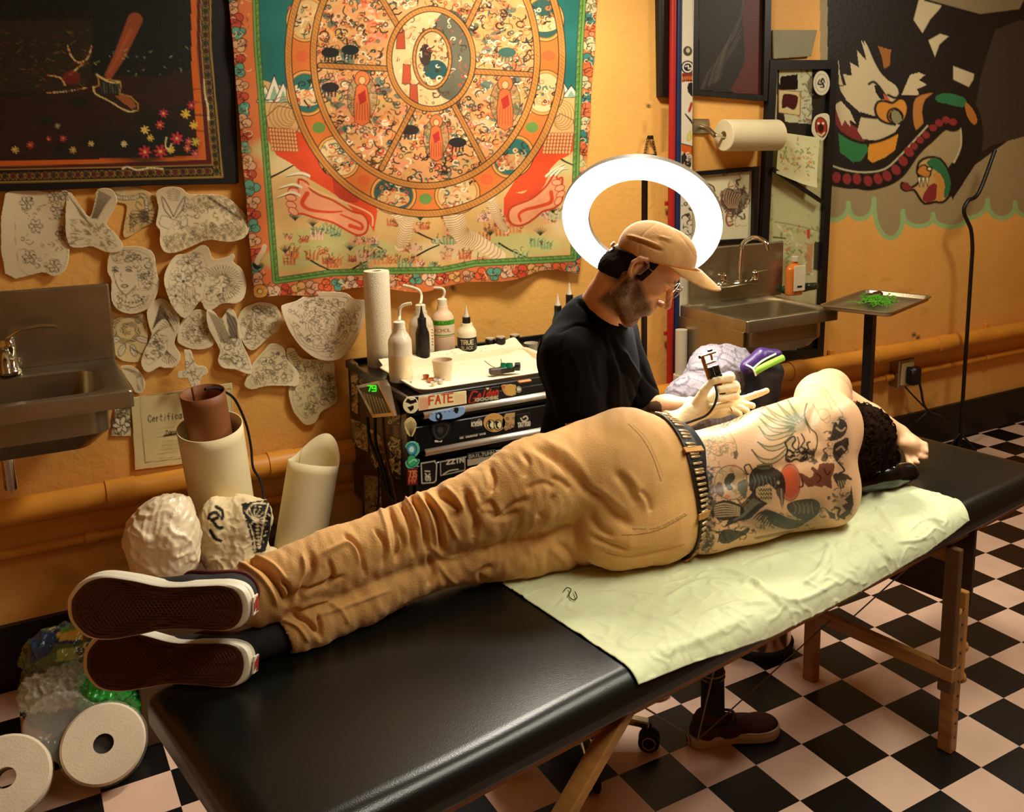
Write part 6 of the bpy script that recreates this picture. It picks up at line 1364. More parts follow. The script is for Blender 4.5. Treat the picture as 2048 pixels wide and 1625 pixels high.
def f_rose(p):
    c = C4([(540, 980)])[0]
    for k in range(10): r_ = 4+k*2.9; p.stroke([(c[0]+r_*1.15*math.cos(t+k), c[1]+r_*math.sin(t+k)) for t in np.linspace(0, 3.4, 10)], 1.5, INK)
    for a in (.3, 1.2, 2.0, 2.8): p.ell((c[0]+30*math.cos(a), c[1]+34*math.sin(a)+8), 13, 6, 'e2d2aa', ang=a, line=INK, lw=1.5); p.stroke([c+np.array((20*math.cos(a), 24*math.sin(a)+8)), c+np.array((42*math.cos(a), 44*math.sin(a)+8))], 1, INK)
    for k in range(12): p.stroke(C4([(560+k*7, 1090+k*4), (575+k*6, 1110+k*3)]), 1.2, INK)
    p.ell(C4([(605, 910)])[0], 7, 7, '5a4a30', al=.6, line=INK, lw=1.2)
def f_eagleA(p):
    for k in range(15): t = k/14; p.stroke(C4([(700+t*20, 950-t*30+20), (740+t*40, 900+t*60-60), (760+t*80, 800+t*190)]), 1.4, INK, n=3)
    for k in range(12): p.stroke(C4([(690+k*12, 1030-k*16), (730+k*12, 980-k*4)]), 1.2, INK)
    for k in range(7): p.stroke(C4([(790, 1110), (760+k*16, 1200-abs(k-3)*8)]), 1.3, INK)
    lines(p, C4([(660, 1010), (760, 1000), (800, 1100), (720, 1180), (650, 1200)]), 21, 80, 'mix', INK)
def f_bird(p): lines(p, C4([(900, 940), (1000, 870), (1070, 940), (1090, 1040), (980, 1090), (890, 1050)]), 23, 130); p.stroke(C4([(1000, 870), (1000, 940), (1020, 990)]), 1.3, INK, n=3); p.ell(C4([(975, 975)])[0], 2, 2, INK)
def f_eagleB(p):
    for k in range(14): t = k/13; p.stroke(C5b([(70+t*110, 590+t*40), (120+t*90, 700+t*30), (170+t*110, 830+t*20)]), 1.3, INK2, n=3)
    for k in range(12): t = k/11; p.stroke(C5b([(210+t*80, 580+t*60), (230+t*70, 700), (250+t*60, 800)]), 1.5, INK, n=3)
    lines(p, C5b([(160, 780), (300, 760), (400, 1000), (400, 1070), (280, 1030), (180, 980)]), 25, 120, 'mix', INK)
    for k in range(7): p.stroke(C5b([(260, 960), (160+k*12, 960+k*11)]), 1.2, INK2)
def f_round(p): lines(p, C5b([(330, 650), (450, 530), (600, 550), (640, 680), (540, 780), (430, 870), (340, 780)]), 27, 170, 'mix', INK); lines(p, C5b([(480, 540), (600, 560), (640, 640), (540, 620)]), 28, 70, 'fur', INK); [p.stroke(C5b([(420, 740), (320+k*16, 680-k*14)]), 1.1, INK2) for k in range(8)]
def f_moon(p):
    P_ = C5b([(690, 560), (900, 450), (1180, 450), (1330, 520), (1280, 760), (1110, 950), (980, 960), (780, 800)]); lines(p, P_, 31, 320, 'mix', '8a7858')
    c = C5b([(990, 700)])[0]
    for k in range(9): r_ = 8+k*5.5; p.stroke([(c[0]+r_*1.1*math.cos(t+k*.7), c[1]+r_*math.sin(t+k*.7)) for t in np.linspace(0, 4, 14)], 1.1, '8a7450', .8)
def f_dog(p): lines(p, C5b([(440, 1010), (560, 880), (680, 900), (720, 1010), (780, 1100), (700, 1170), (540, 1170), (400, 1190)]), 33, 190); p.ell(C5b([(575, 990)])[0], 3.5, 3.5, 'e6d6ae', line=INK, lw=1.6); p.ell(C5b([(538, 985)])[0], 2, 3, INK)
def f_beast(p): lines(p, C5b([(760, 920), (960, 990), (1070, 1000), (1090, 1280), (960, 1380), (880, 1470), (780, 1400), (740, 1250)]), 35, 230); lines(p, C5b([(1000, 1100), (1090, 1100), (1100, 1300), (1000, 1340)]), 36, 80, 'mix', INK); [p.stroke(C5b([(720+k*8, 930+k*16), (790+k*2, 900+k*22)]), 1.5, INK) for k in range(8)]
def f_cross(p): lines(p, C4([(905, 1130), (950, 1130), (975, 1220), (1030, 1230), (1000, 1290), (990, 1370), (950, 1320), (890, 1270), (910, 1230)]), 37, 50); p.stroke(C4([(940, 1130), (950, 1250), (985, 1370)]), 1.2, INK2, n=3)
def f_cres(p): [p.stroke(C4([(500+k*10, 1225), (590+k*8, 1270), (600+k*9, 1370)]), 1.1, INK2, n=4) for k in range(5)]
DR = [
 ('stencil_drawing', 'cut-out paper with outlined blossoms at the far left above the sink', [(-260, 90), (10, 80), (90, 70), (150, 76), (155, 140), (190, 250), (170, 330), (160, 430), (140, 570), (60, 625), (-20, 600), (-260, 610)], C4, f_flowerstencil, 0, .006, 'e6d6ac'),
 ('bird_drawing', 'cut-out drawing of a bird with long forked tail feathers beside the scorpion', [(150, 78), (230, 170), (290, 240), (320, 140), (338, 62), (430, 60), (468, 150), (400, 280), (450, 340), (505, 420), (480, 465), (400, 470), (300, 432), (250, 440), (160, 430), (130, 300)], C4, f_swallow, 1, .012, 'e4d4a8'),
 ('scorpion_drawing', 'cut-out drawing of a scorpion with curled tail under the dark painting', [(410, 50), (520, 40), (620, 55), (700, 100), (735, 180), (722, 260), (640, 310), (545, 370), (505, 352), (530, 175), (480, 150), (430, 120)], C4, f_scorpion, 0, .004, 'd8b878'),
 ('moth_drawing', 'cut-out drawing of a moth and coiled snake, topmost beside the wall hanging', [(725, 130), (722, 75), (790, 45), (880, 50), (935, 92), (1060, 92), (1180, 112), (1290, 210), (1322, 285), (1290, 370), (1190, 402), (1060, 390), (960, 430), (850, 472), (770, 465), (742, 400), (745, 330), (718, 290), (735, 190)], C4, f_moth, 1, .014, 'e8d4a4'),
 ('portrait_drawing', 'oval cut-out drawing of a woman with flowers in her hair', [(410, 500), (450, 450), (560, 428), (660, 445), (710, 490), (725, 600), (742, 680), (700, 800), (640, 852), (560, 872), (480, 850), (430, 780), (430, 650), (405, 600)], C4, f_woman, 1, .014, 'e8d8ae'),
 ('lily_drawing', 'cut-out drawing of lilies with a crouching tiger below the moth drawing', [(850, 490), (930, 478), (1010, 425), (1060, 440), (1092, 512), (1180, 500), (1212, 478), (1232, 500), (1220, 532), (1280, 580), (1307, 670), (1290, 760), (1240, 800), (1150, 802), (1090, 842), (1040, 845), (1010, 790), (960, 850), (905, 902), (830, 830), (790, 740), (768, 650), (790, 570)], C4, f_lily, 1, .018, 'e8d8ae'),
 ('rose_drawing', 'cut-out drawing of a rose with leaves right of the left sink', [(445, 912), (560, 888), (640, 870), (668, 960), (662, 1060), (640, 1172), (520, 1182), (450, 1130), (438, 1050)], C4, f_rose, 0, .004, 'dcc486'),
 ('eagle_drawing', 'cut-out drawing of an eagle with one raised wing under the woman portrait', [(665, 830), (740, 770), (800, 790), (862, 870), (872, 960), (840, 1060), (882, 1140), (850, 1212), (780, 1222), (740, 1215), (680, 1247), (640, 1235), (623, 1180), (650, 1100), (690, 1010), (668, 930)], C4, f_eagleA, 1, .010, 'e6d6ac'),
 ('bird_drawing', 'small rounded cut-out drawing of a bird between the eagle drawings', [(880, 930), (960, 850), (1040, 850), (1085, 920), (1102, 1050), (1050, 1096), (960, 1102), (890, 1076), (858, 1040)], C4, f_bird, 0, .008, 'e6d6ac'),
 ('eagle_drawing', 'cut-out drawing of a diving eagle with two wings up, right of centre', [(50, 570), (110, 580), (160, 640), (200, 605), (240, 553), (290, 600), (312, 700), (340, 830), (400, 960), (422, 1060), (390, 1090), (280, 1052), (180, 1037), (143, 980), (160, 900), (110, 800), (60, 700)], C5b, f_eagleB, 1, .016, 'e8dab2'),
 ('rooster_drawing', 'rounded cut-out drawing of a bird with fan feathers beside the diving eagle', [(300, 650), (350, 560), (440, 513), (520, 505), (620, 540), (662, 640), (650, 720), (560, 790), (480, 870), (430, 897), (380, 880), (330, 800), (298, 730)], C5b, f_round, 0, .010, 'e8d8ae'),
 ('dragon_drawing', 'largest half-moon cut-out drawing of a coiled dragon left of the paper towel roll', [(650, 550), (680, 520), (780, 495), (900, 430), (1060, 420), (1180, 430), (1250, 480), (1356, 500), (1340, 620), (1290, 760), (1220, 870), (1122, 965), (980, 977), (860, 910), (760, 800), (690, 680)], C5b, f_moon, 1, .034, 'ead8b4'),
 ('dog_drawing', 'cut-out drawing of a dog-like head below the diving eagle', [(430, 1000), (520, 900), (560, 850), (620, 843), (680, 880), (702, 960), (730, 1000), (800, 1080), (790, 1182), (700, 1186), (540, 1190), (420, 1217), (358, 1180), (380, 1110)], C5b, f_dog, 1, .014, 'e8d8aa'),
 ('demon_drawing', 'lowest cut-out drawing of a scaly beast left of the tool cart', [(700, 890), (760, 880), (820, 960), (960, 968), (1080, 980), (1097, 1100), (1112, 1290), (1060, 1350), (980, 1400), (940, 1480), (860, 1507), (790, 1440), (750, 1380), (718, 1250), (740, 1150), (800, 1080), (720, 990)], C5b, f_beast, 0, .010, 'e2d09a'),
 ('cross_drawing', 'small four-lobed cut-out drawing standing above the brown paper roll', [(900, 1112), (925, 1105), (950, 1112), (980, 1200), (1040, 1213), (1057, 1258), (1012, 1292), (1006, 1395), (980, 1397), (945, 1332), (920, 1290), (870, 1292), (862, 1250), (910, 1225)], C4, f_cross, 1, .05, 'ecdcb4'),
 ('crescent_drawing', 'crescent cut-out drawing half hidden behind the corner of the left sink', [(490, 1213), (560, 1208), (620, 1250), (652, 1320), (632, 1380), (590, 1385), (560, 1340), (520, 1280)], C4, f_cres, 0, .008, 'e2d0a0'),
]
for nm, lab, P_, fn, art_, layer, off, base in DR:
    sp_ = spl(fn(P_), 3, True) if len(P_) else None; seed = len(lab)
    ctr_ = at(*np.mean(sp_, 0), 1, YW)
    wf = (lambda cx, cz, a, b: (lambda x, z: .010*np.clip((np.hypot(x-cx, z-cz)/.12), 0, 1.6)**2*(.5+.5*np.sin(a+3*np.arctan2(z-cz, x-cx)))))(ctr_[0], ctr_[2], seed*1.3, 0)
    o = sheet(nm, sp_, wallplane(YW-off), M_paper, None, .0034, art_, base, .0008, wf)
    tag(o, lab, 'drawing', 'cut-out drawings taped to the wall')
# flash sheet, certificate
def fs(p):
    p.stroke(C4([(460, 1480), (545, 1485)]), 5, INK); text(p, 'LIBRA', C4([(462, 1500)])[0], C4([(545, 1500)])[0], 7, 1.5)
    lines(p, C4([(430, 1520), (545, 1490), (550, 1620), (430, 1620)]), 41, 120, 'mix', '1c140c'); lines(p, [(222, 830), (263, 830), (263, 872), (222, 872)], 44, 90, 'mix', '1c140c'); [p.ell((243+9*math.cos(k), 850+8*math.sin(k)), 9, 5, 'e6d6ae', ang=k, line='1c140c', lw=1.6) for k in range(6)]
tag(sheet('flash_sheet', [(231, 812), (263, 812), (262, 873), (222, 873), (224, 850)], wallplane(YW-.006), M_paper, None, .003, fs, 'e0cf9c', .0008), 'small tattoo sketch sheet with flower hanging under the left sink', 'drawing')
def cert(p):
    p.stroke([(279, 792), (462, 778), (470, 905), (290, 926)], 1.2, '6a5a34', closed=True)
    text(p, 'Certificate of', (296, 845), (402, 833), 13, 1.8, '2c2010'); rg = random.Random(4)
    p.stroke([(328, 873), (352, 868)], 4, '2c2010'); text(p, 'Zany', (330, 870), (356, 867), 8, 1.6, '2c2010')
    for k in range(8): y = 858+k*8.5; x0 = 318+rg.uniform(-4, 8); p.stroke([(x0, y), (x0+rg.uniform(30, 55), y-4)], .9, '7a6a44', .7)
    p.ell((345, 895), 20, 14, 'b8a468', al=.35, soft=.5)
tag(sheet('certificate', [(262, 796), (464, 766), (470, 905), (356, 930), (270, 941)], wallplane(YW-.010), M_paper, None, .0032, cert, 'dccb90', .0012), 'certificate of cream paper with printed border below the drawings', 'certificate')

# ---------------- right part of the wall
def C7(L_): return [(1180+x*.3077, 90+y*.3077) for x, y in L_]
def C8(L_): return [(1540+x*.3077, 90+y*.3077) for x, y in L_]
def wallbox(name, L_, m, parent, depth, y=YW):
    P3 = [at(u, v, 1, y-depth) for u, v in L_]; return MB().prism(P3, (0, depth-.002, 0)).build(name, m, parent)
def vpipe(name, lab, u, v0, z1, r, m, yy, cat='pipe', label_parts=None):
    a = at(u, v0, 1, yy); t = thing(name, lab, cat, (a[0], yy, z1)); MB().tube([(a[0], yy, 2.88), (a[0], yy, z1)], r, 16).build('pipe_run', m, t, True)
    for z in (2.4, 1.5, .9): MB().box((a[0], yy+r, z), (r*3, .014, .02), bev=.003).build('clamp', m, t)
    return a[0]
M_red = mat('red_paint', 'a8241c', rough=.4); M_blue = mat('blue_paint', '1c2c50', rough=.4); M_dk = mat('black_paint', '100d0b', rough=.45)
vpipe('water_pipe', 'vertical red painted pipe running down the wall behind the ring light', 1345, 150, .35, .016, M_red, YW-.045)
vpipe('water_pipe', 'vertical dark blue pipe beside the red one', 1357, 150, .35, .014, M_blue, YW-.042)
# sticker post
t = thing('sticker_post', 'white square post covered in stickers right of the blue pipe', 'post', at(1374, 400, 1, YW))
a = at(1364, 200, 1, YW-.05)[0]; b = at(1386, 200, 1, YW-.05)[0]
MB().box(((a+b)/2, YW-.026, 1.72), (b-a, .048, 2.3), bev=.002).build('post_body', mat('off_white_paint', 'd8ccb0', rough=.5), t)
def post_s(p):
    K = '14100e'
    p.ell(C7([(635, 145)])[0], 12, 12, 'e8e0d0', line=K, lw=3); p.ell(C7([(635, 145)])[0], 8, 8, K); p.stroke(C7([(620, 140), (640, 135), (640, 155), (655, 150)]), 2, 'e8e0d0', n=2); p.ell(C7([(635, 40)])[0], 9, 10, '3c3426'); p.ell(C7([(637, 35)])[0], 4, 5, 'c8b890')
    p.poly(C7([(598, 185), (672, 182), (672, 238), (598, 240)]), '9a2c14'); p.poly(C7([(602, 205), (672, 200), (672, 225), (602, 228)]), 'd8782c'); [p.stroke(C7([(608+k*14, 190), (614+k*14, 234)]), 1.5, '3a120a') for k in range(5)]
    p.poly(C7([(640, 250), (672, 250), (672, 340), (635, 300)]), K, n=2); p.stroke(C7([(660, 380), (645, 430), (655, 400)]), 5, 'a82c1c', n=2)
    for k in range(6): p.stroke(C7([(655, 490), (620+k*10, 450+k*14)]), 2.5, K)
    p.stroke(C7([(640, 580), (632, 620), (655, 610), (650, 560)]), 4, 'c8b84c', n=2)
    p.poly(C7([(590, 640), (665, 660), (665, 720), (590, 700)]), 'c85a1c', n=1, line=K, lw=2); p.poly(C7([(585, 700), (662, 720), (655, 800), (590, 780)]), '2a241e', n=1); rg = random.Random(2); p.doodle(rg, (1362, 305, 1385, 345), 30, ['e8d8b8', 'c8a070'], (3, 6), (1, 2))
    for y in range(400, 470, 22): p.doodle(rg, (1362, y, 1388, y+18), 6, [K], (5, 9), (1.5, 2.5))
sheet('stickers', [(1364.5, -100), (1385.5, -100), (1385, 200), (1384, 470), (1362.5, 470), (1363, 200)], wallplane(YW-.051), M_sticker, t, .003, post_s, 'd8ccb0', .0006)
t = thing('framed_picture', 'black framed picture edge left of the red pipe, at the top', 'picture', at(1330, 100, 1, YW)); wallbox('frame', [(1316, -120), (1344, -120), (1343, 195), (1320, 193)], M_dk, t, .03); wallbox('picture_glass', [(1322, -100), (1338, -100), (1337, 180), (1326, 179)], mat('dark_print', '1c1410', rough=.3), t, .031)
# dark print
t = thing('framed_picture', 'black framed dark print of flowing hair above the mounted paper roll', 'picture', at(1460, 190, 1, YW))
fo = [(1388, -140), (1545, -140), (1540, 203), (1386, 190)]; fi = [(1397, -120), (1533, -120), (1527, 191), (1397, 181)]
P3 = [at(u, v, 1, YW-.03) for u, v in fo]; Pi = [at(u, v, 1, YW-.03) for u, v in fi]
def frame4(P3, Pi, m, parent, depth=.028):
    for i in range(4):
        MB().prism([P3[i], P3[(i+1) % 4], Pi[(i+1) % 4], Pi[i]], (0, depth, 0)).build('frame_rail', m, parent)
frame4(P3, Pi, M_dk, t)
def dpr(p):
    p.poly([(1472, -200), (1540, -200), (1540, 200), (1480, 195), (1460, 180), (1478, 150), (1490, 120)], '5a2620', n=0); rg = random.Random(5)
    for k in range(22): p.stroke([(1400+k*2, 180-k), (1420+k*2, 140-k*3), (1450+k*2, 125-k*6), (1480+k, 80-k*8)], 1.5, rg.choice(['4a4434', '5c5440', '2c241c']), .8, 4)
sheet('print', fi, wallplane(YW-.008), M_paint, t, .005, dpr, '241c16', .004)
wallbox('sign_tmp', [(0, 0)]*3, M_dk, None, 0) if False else None
t = tag(sheet('wall_board', [(1546, 60), (1634, 60), (1622, 113), (1548, 118)], wallplane(YW-.02), M_paint, None, .006, None, '8c8868', .01), 'pale grey board above the tall framed mirror', 'board')
# framed flower study
t = thing('framed_picture', 'black framed sketch of a drooping flower on cream paper above the right sink', 'picture', at(1450, 480, 1, YW))
fo = [(1377, 345), (1519, 333), (1514, 485), (1377, 493)]; fi = [(1378, 353), (1509, 342), (1506, 477), (1378, 484)]
frame4([at(u, v, 1, YW-.03) for u, v in fo], [at(u, v, 1, YW-.03) for u, v in fi], M_dk, t)
def fl(p):
    rg = random.Random(7)
    for _ in range(90):
        x = 1466+rg.gauss(0, 13); y = 402+rg.gauss(0, 18); a = rg.uniform(0, 6.3); p.stroke([(x, y), (x+9*math.cos(a), y+9*math.sin(a)), (x+9*math.cos(a+.8), y+12*math.sin(a+.8))], rg.uniform(1.2, 4), rg.choice(['3a2418', '5a3424', '8a5a3c', '2a1c14', 'a8643c']), .85, 3)
    p.poly(C7([(850, 990), (880, 930), (940, 940), (980, 930), (1035, 980), (1000, 1060), (960, 1110), (900, 1080), (860, 1060)]), '3c281c', .75, 2)
    for k in range(8): p.stroke(C7([(880+k*16, 940+k*6), (870+k*14, 1010), (900+k*8, 1060)]), 1.6, 'b89468', .9, 3)
    p.stroke(C7([(900, 1080), (885, 1130), (900, 1175), (930, 1165)]), 4, '9a4c34', n=3); p.stroke(C7([(760, 900), (800, 920), (810, 950)]), 3, '5a3c2c', n=3); p.stroke(C7([(985, 1180), (1015, 1175)]), 1.2, 'a88c50')
sheet('sketch', fi, wallplane(YW-.010), M_paper, t, .003, fl, 'd8cfa4', .003)

# tall black framed mirror, reflected flash painted on the pane
t = thing('framed_mirror', 'tall black framed mirror with tattoo flash reflections painted on its pane, and decals', 'mirror', at(1590, 715, 1, YW))
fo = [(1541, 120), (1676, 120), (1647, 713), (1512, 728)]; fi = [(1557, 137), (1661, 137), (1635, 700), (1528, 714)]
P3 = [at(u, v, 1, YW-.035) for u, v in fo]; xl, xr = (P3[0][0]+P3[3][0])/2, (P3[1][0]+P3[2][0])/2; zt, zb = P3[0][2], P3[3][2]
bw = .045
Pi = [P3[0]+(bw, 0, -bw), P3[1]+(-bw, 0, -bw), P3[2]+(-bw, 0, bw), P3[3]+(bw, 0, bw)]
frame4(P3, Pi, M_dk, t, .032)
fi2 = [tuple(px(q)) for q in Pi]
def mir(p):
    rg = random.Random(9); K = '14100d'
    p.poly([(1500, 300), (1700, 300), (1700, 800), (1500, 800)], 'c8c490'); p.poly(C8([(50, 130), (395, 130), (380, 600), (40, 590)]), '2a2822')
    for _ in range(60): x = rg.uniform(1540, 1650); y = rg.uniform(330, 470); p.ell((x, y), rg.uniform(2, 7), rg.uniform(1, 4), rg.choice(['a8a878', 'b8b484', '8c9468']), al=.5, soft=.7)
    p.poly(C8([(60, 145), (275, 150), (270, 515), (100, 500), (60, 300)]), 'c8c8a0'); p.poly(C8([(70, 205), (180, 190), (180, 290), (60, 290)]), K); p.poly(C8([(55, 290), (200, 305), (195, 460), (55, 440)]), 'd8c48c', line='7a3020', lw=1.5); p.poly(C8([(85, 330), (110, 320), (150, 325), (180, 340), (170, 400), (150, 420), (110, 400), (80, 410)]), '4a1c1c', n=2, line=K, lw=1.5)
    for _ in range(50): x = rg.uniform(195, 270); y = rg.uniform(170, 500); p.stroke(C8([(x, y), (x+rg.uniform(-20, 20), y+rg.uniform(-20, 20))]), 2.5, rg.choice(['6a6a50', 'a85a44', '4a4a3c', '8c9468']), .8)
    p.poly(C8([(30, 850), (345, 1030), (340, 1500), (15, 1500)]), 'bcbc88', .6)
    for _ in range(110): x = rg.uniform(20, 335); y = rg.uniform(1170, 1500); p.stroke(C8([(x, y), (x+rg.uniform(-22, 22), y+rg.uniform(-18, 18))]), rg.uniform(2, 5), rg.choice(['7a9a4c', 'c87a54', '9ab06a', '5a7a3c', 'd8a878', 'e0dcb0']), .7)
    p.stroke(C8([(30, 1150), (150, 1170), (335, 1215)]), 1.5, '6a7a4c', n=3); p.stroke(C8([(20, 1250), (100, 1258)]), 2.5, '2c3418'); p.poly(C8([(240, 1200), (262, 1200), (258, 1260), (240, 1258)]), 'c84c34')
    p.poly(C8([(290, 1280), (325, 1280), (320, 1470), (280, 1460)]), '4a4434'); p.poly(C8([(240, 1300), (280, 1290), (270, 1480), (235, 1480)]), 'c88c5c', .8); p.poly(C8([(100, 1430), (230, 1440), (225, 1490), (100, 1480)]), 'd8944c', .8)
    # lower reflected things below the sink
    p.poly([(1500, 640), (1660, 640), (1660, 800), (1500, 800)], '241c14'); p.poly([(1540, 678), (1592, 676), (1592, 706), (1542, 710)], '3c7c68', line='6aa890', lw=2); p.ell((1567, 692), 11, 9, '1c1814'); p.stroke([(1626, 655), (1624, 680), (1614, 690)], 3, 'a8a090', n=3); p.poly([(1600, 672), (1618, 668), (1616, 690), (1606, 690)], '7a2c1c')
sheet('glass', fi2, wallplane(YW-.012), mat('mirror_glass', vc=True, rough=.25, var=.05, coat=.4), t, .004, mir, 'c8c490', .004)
MB().bar(at(1545, 338, 1, YW-.05), at(1646, 405, 1, YW-.05), .02, .01, (0, -1, 0)).build('strap', M_dk, t)
def swirl(p):
    p.ell(C8([(335, 248)])[0], 17, 25, 'd8d0b4', line='6a6450', lw=1.5); p.ell(C8([(335, 248)])[0], 12, 18, 'd8d0b4', line='8a8468', lw=1)
    for k in range(3): a = k*2.09; c = C8([(335, 248)])[0]; p.stroke([(c[0]+2*math.cos(a), c[1]+3*math.sin(a)), (c[0]+7*math.cos(a+.9), c[1]+10*math.sin(a+.9)), (c[0]+6*math.cos(a+2), c[1]+9*math.sin(a+2))], (4, 2), '14100d', n=4)
c = C8([(335, 248)])[0]; tag(sheet('round_sticker', [(c[0]+17*math.cos(a), c[1]+25*math.sin(a)) for a in np.linspace(0, 2*PI, 36)[:-1]], wallplane(YW-.038), M_sticker, None, .003, swirl, 'd8d0b4', .0006), 'round cream sticker with black swirl on the tall mirror', 'sticker')
def mon(p): p.poly(C8([(300, 490), (330, 470), (365, 500), (370, 560), (345, 600), (310, 580), (295, 540)]), 'a83424', n=2, line='14100d', lw=2); p.ell(C8([(330, 540)])[0], 6, 9, '3a140e'); [p.ell(C8([(315+k*30, 510)])[0], 2.5, 2.5, 'e8dcb0') for k in (0, 1)]; p.stroke(C8([(310, 575), (335, 590), (355, 570)]), 3, 'd8c890')
tag(sheet('monster_sticker', spl(C8([(290, 470), (340, 445), (385, 460), (380, 560), (340, 625), (285, 590), (270, 540)]), 3, True), wallplane(YW-.040), M_sticker, None, .003, mon, 'd8ceac', .0006), 'white-edged sticker of a red screaming face on the tall mirror', 'sticker')
def fsh(p):
    rg = random.Random(12)
    for cx in (100, 180, 260):
        for _ in range(26): x = cx+rg.gauss(0, 16); y = 740+rg.gauss(0, 60); p.stroke(C8([(x, y), (x+rg.uniform(-16, 16), y+rg.uniform(-20, 20))]), rg.uniform(1.5, 4), rg.choice(['7a9a3c', 'c8643c', 'd8a83c', '5a5a44', '8cb04c']), .75)
tag(sheet('flash_sheet', C8([(85, 570), (325, 605), (310, 760), (288, 930), (200, 905), (35, 835), (50, 700)]), wallplane(YW-.05), M_paper, None, .0035, fsh, 'd8d4a0', .0008, lambda x, z: .025*np.clip((1.72-z)/.2, 0, 1)**2), 'curling sheet of coloured tattoo flash hanging below the monster sticker', 'drawing')

# paper towel roll on a bracket
ra, rb = at(1447, 271, 1, YW-.11), at(1560, 288, 1, YW-.11); rb = np.array((rb[0], rb[1], ra[2])); ra = np.array(ra)
t = thing('paper_towel_roll', 'white paper towel roll mounted sideways on a wall bracket', 'paper roll', ra)
rr = .072; dx = np.array((1.0, 0, 0))
L_ = rb[0]-ra[0]-.02
MB().lathe([(.020, 0), (rr-.004, 0), (rr, .004), (rr, L_-.004), (rr-.004, L_), (.020, L_), (.020, 0)], ra, dx, 40, capend=False).build('paper', mat('towel_paper', 'e0d0a4', rough=.9, bump=.4, bscale=220), t, True)
MB().tube([ra-dx*.05, rb+dx*.0], .008, 12).build('rod', M_chrome, t, True)
MB().tube([ra-dx*.05, ra-dx*.05+np.array((0, .05, .03)), ra-dx*.05+np.array((0, .10, .04))], .012, 10).build('bracket_arm', M_steel, t, True); MB().box(ra-dx*.05+np.array((0, .103, .04)), (.10, .012, .07), bev=.005).build('wall_plate', M_steel, t)
# small hooked chain above ring
b = MB(); c = at(1298, 275, 1, YW-.01); tch = thing('hanging_chain', 'short dark chain looped over a nail above the ring light', 'chain', c)
for k in range(14):
    for s in (-1, 1):
        q = c+np.array((s*(.012+.003*k), -.01, -.012*k)); MB().tube([q+np.array((.004*math.cos(t_), .004*math.sin(t_)*(k % 2), .008*math.sin(t_))) for t_ in np.linspace(0, 2*PI, 9)[:-1]], .0016, 5, False, True).build('link', M_stand, tch, True) if k < 12 else None
MB().lathe([(.002, 0), (.009, .001), (.009, .02), (.002, .021)], c+np.array((0, 0, 0)), (0, -1, 0), 10).build('nail', M_stand, tch, True)
# ================================================================== SINKS
def sink(nm, lab, x0, x1, yf, zr, zs, xs0=None, xs1=None, base_m=None, bowl=.16, inset=(.05, .05, .05, .10), yb_=YW-.004):
    t = thing(nm, lab, 'sink', ((x0+x1)/2, YW-.05, zr-.2)); m = M_steel
    ix0, ix1, iy0, iy1 = x0+inset[0], x1-inset[1], yf+inset[2], yb_-inset[3]
    # rim with rounded basin opening, sloped basin
    def rr(x0, x1, y0, y1, r, z, n=6):
        P = []
        for cx, cy, a0 in ((x1-r, y1-r, 0), (x0+r, y1-r, 90), (x0+r, y0+r, 180), (x1-r, y0+r, 270)):
            for k in range(n+1): a = math.radians(a0+90*k/n); P.append((cx+r*math.cos(a), cy+r*math.sin(a), z))
        return P
    G = [rr(x0, x1, yf, yb_, .012, zr-.05), rr(x0, x1, yf, yb_, .012, zr-.004), rr(x0+.003, x1-.003, yf+.003, yb_-.002, .012, zr), rr(ix0-.012, ix1+.012, iy0-.012, iy1+.012, .07, zr-.002), rr(ix0, ix1, iy0, iy1, .06, zr-.012), rr(ix0+.01, ix1-.01, iy0+.01, iy1-.01, .055, zr-bowl*.8), rr(ix0+.05, ix1-.05, iy0+.05, iy1-.05, .05, zr-bowl), rr((ix0+ix1)/2-.02, (ix0+ix1)/2+.02, (iy0+iy1)/2-.02, (iy0+iy1)/2+.02, .018, zr-bowl-.006)]
    b = MB(); b.grid(np.array(G).transpose(1, 0, 2), True); b.f.append(tuple(range(7, len(b.v), 8))); b.mi.append(0); b.build('basin', m, t, True, True)
    G = [rr(ix0-.01, ix1+.01, iy0-.01, iy1+.01, .06, zr-.045), rr(ix0-.01, ix1+.01, iy0-.01, iy1+.01, .06, zr-bowl*.8), rr(ix0+.04, ix1-.04, iy0+.04, iy1-.04, .05, zr-bowl-.02)]
    b = MB(); b.grid(np.array(G).transpose(1, 0, 2), True); b.f.append(tuple(range(2, len(b.v), 3))); b.mi.append(0); b.build('bowl_shell', m, t, True)
    MB().lathe([(.003, 0), (.022, 0), (.024, .003), (.003, .004)], ((ix0+ix1)/2, (iy0+iy1)/2, zr-bowl-.003), (0, 0, 1), 20).build('drain', M_chrome, t, True)
    MB().box(((xs0 or x0)/2+(xs1 or x1)/2, yb_-.012, (zr+zs)/2), ((xs1 or x1)-(xs0 or x0), .022, zs-zr+.01), bev=.006).build('backsplash', m, t)
    MB().tube([((ix0+ix1)/2, (iy0+iy1)/2, zr-bowl-.02), ((ix0+ix1)/2, (iy0+iy1)/2, zr-bowl-.14), ((ix0+ix1)/2, YW-.02, zr-bowl-.17)], .018, 14).build('drain_pipe', M_chrome, t, True)
    MB().box(((ix0+ix1)/2, YW-.032, zr-.10), (.16, .06, .12), bev=.004).build('wall_bracket', m, t)
    return t, ((ix0+ix1)/2, iy1)
t, fc = sink('hand_sink', 'steel wall sink with gooseneck tap on the right, beside the tray stand', .56, 1.10, .59, 1.03, 1.285, .60, 1.18, yb_=YW-.056)
fx = at(1475, 535, 1, YW-.11)[0]; zb_ = 1.115; yf_ = YW-.125
f = MB().box((fx, YW-.105, zb_), (.24, .06, .03), bev=.012).build('tap_body', M_chrome, t, True)
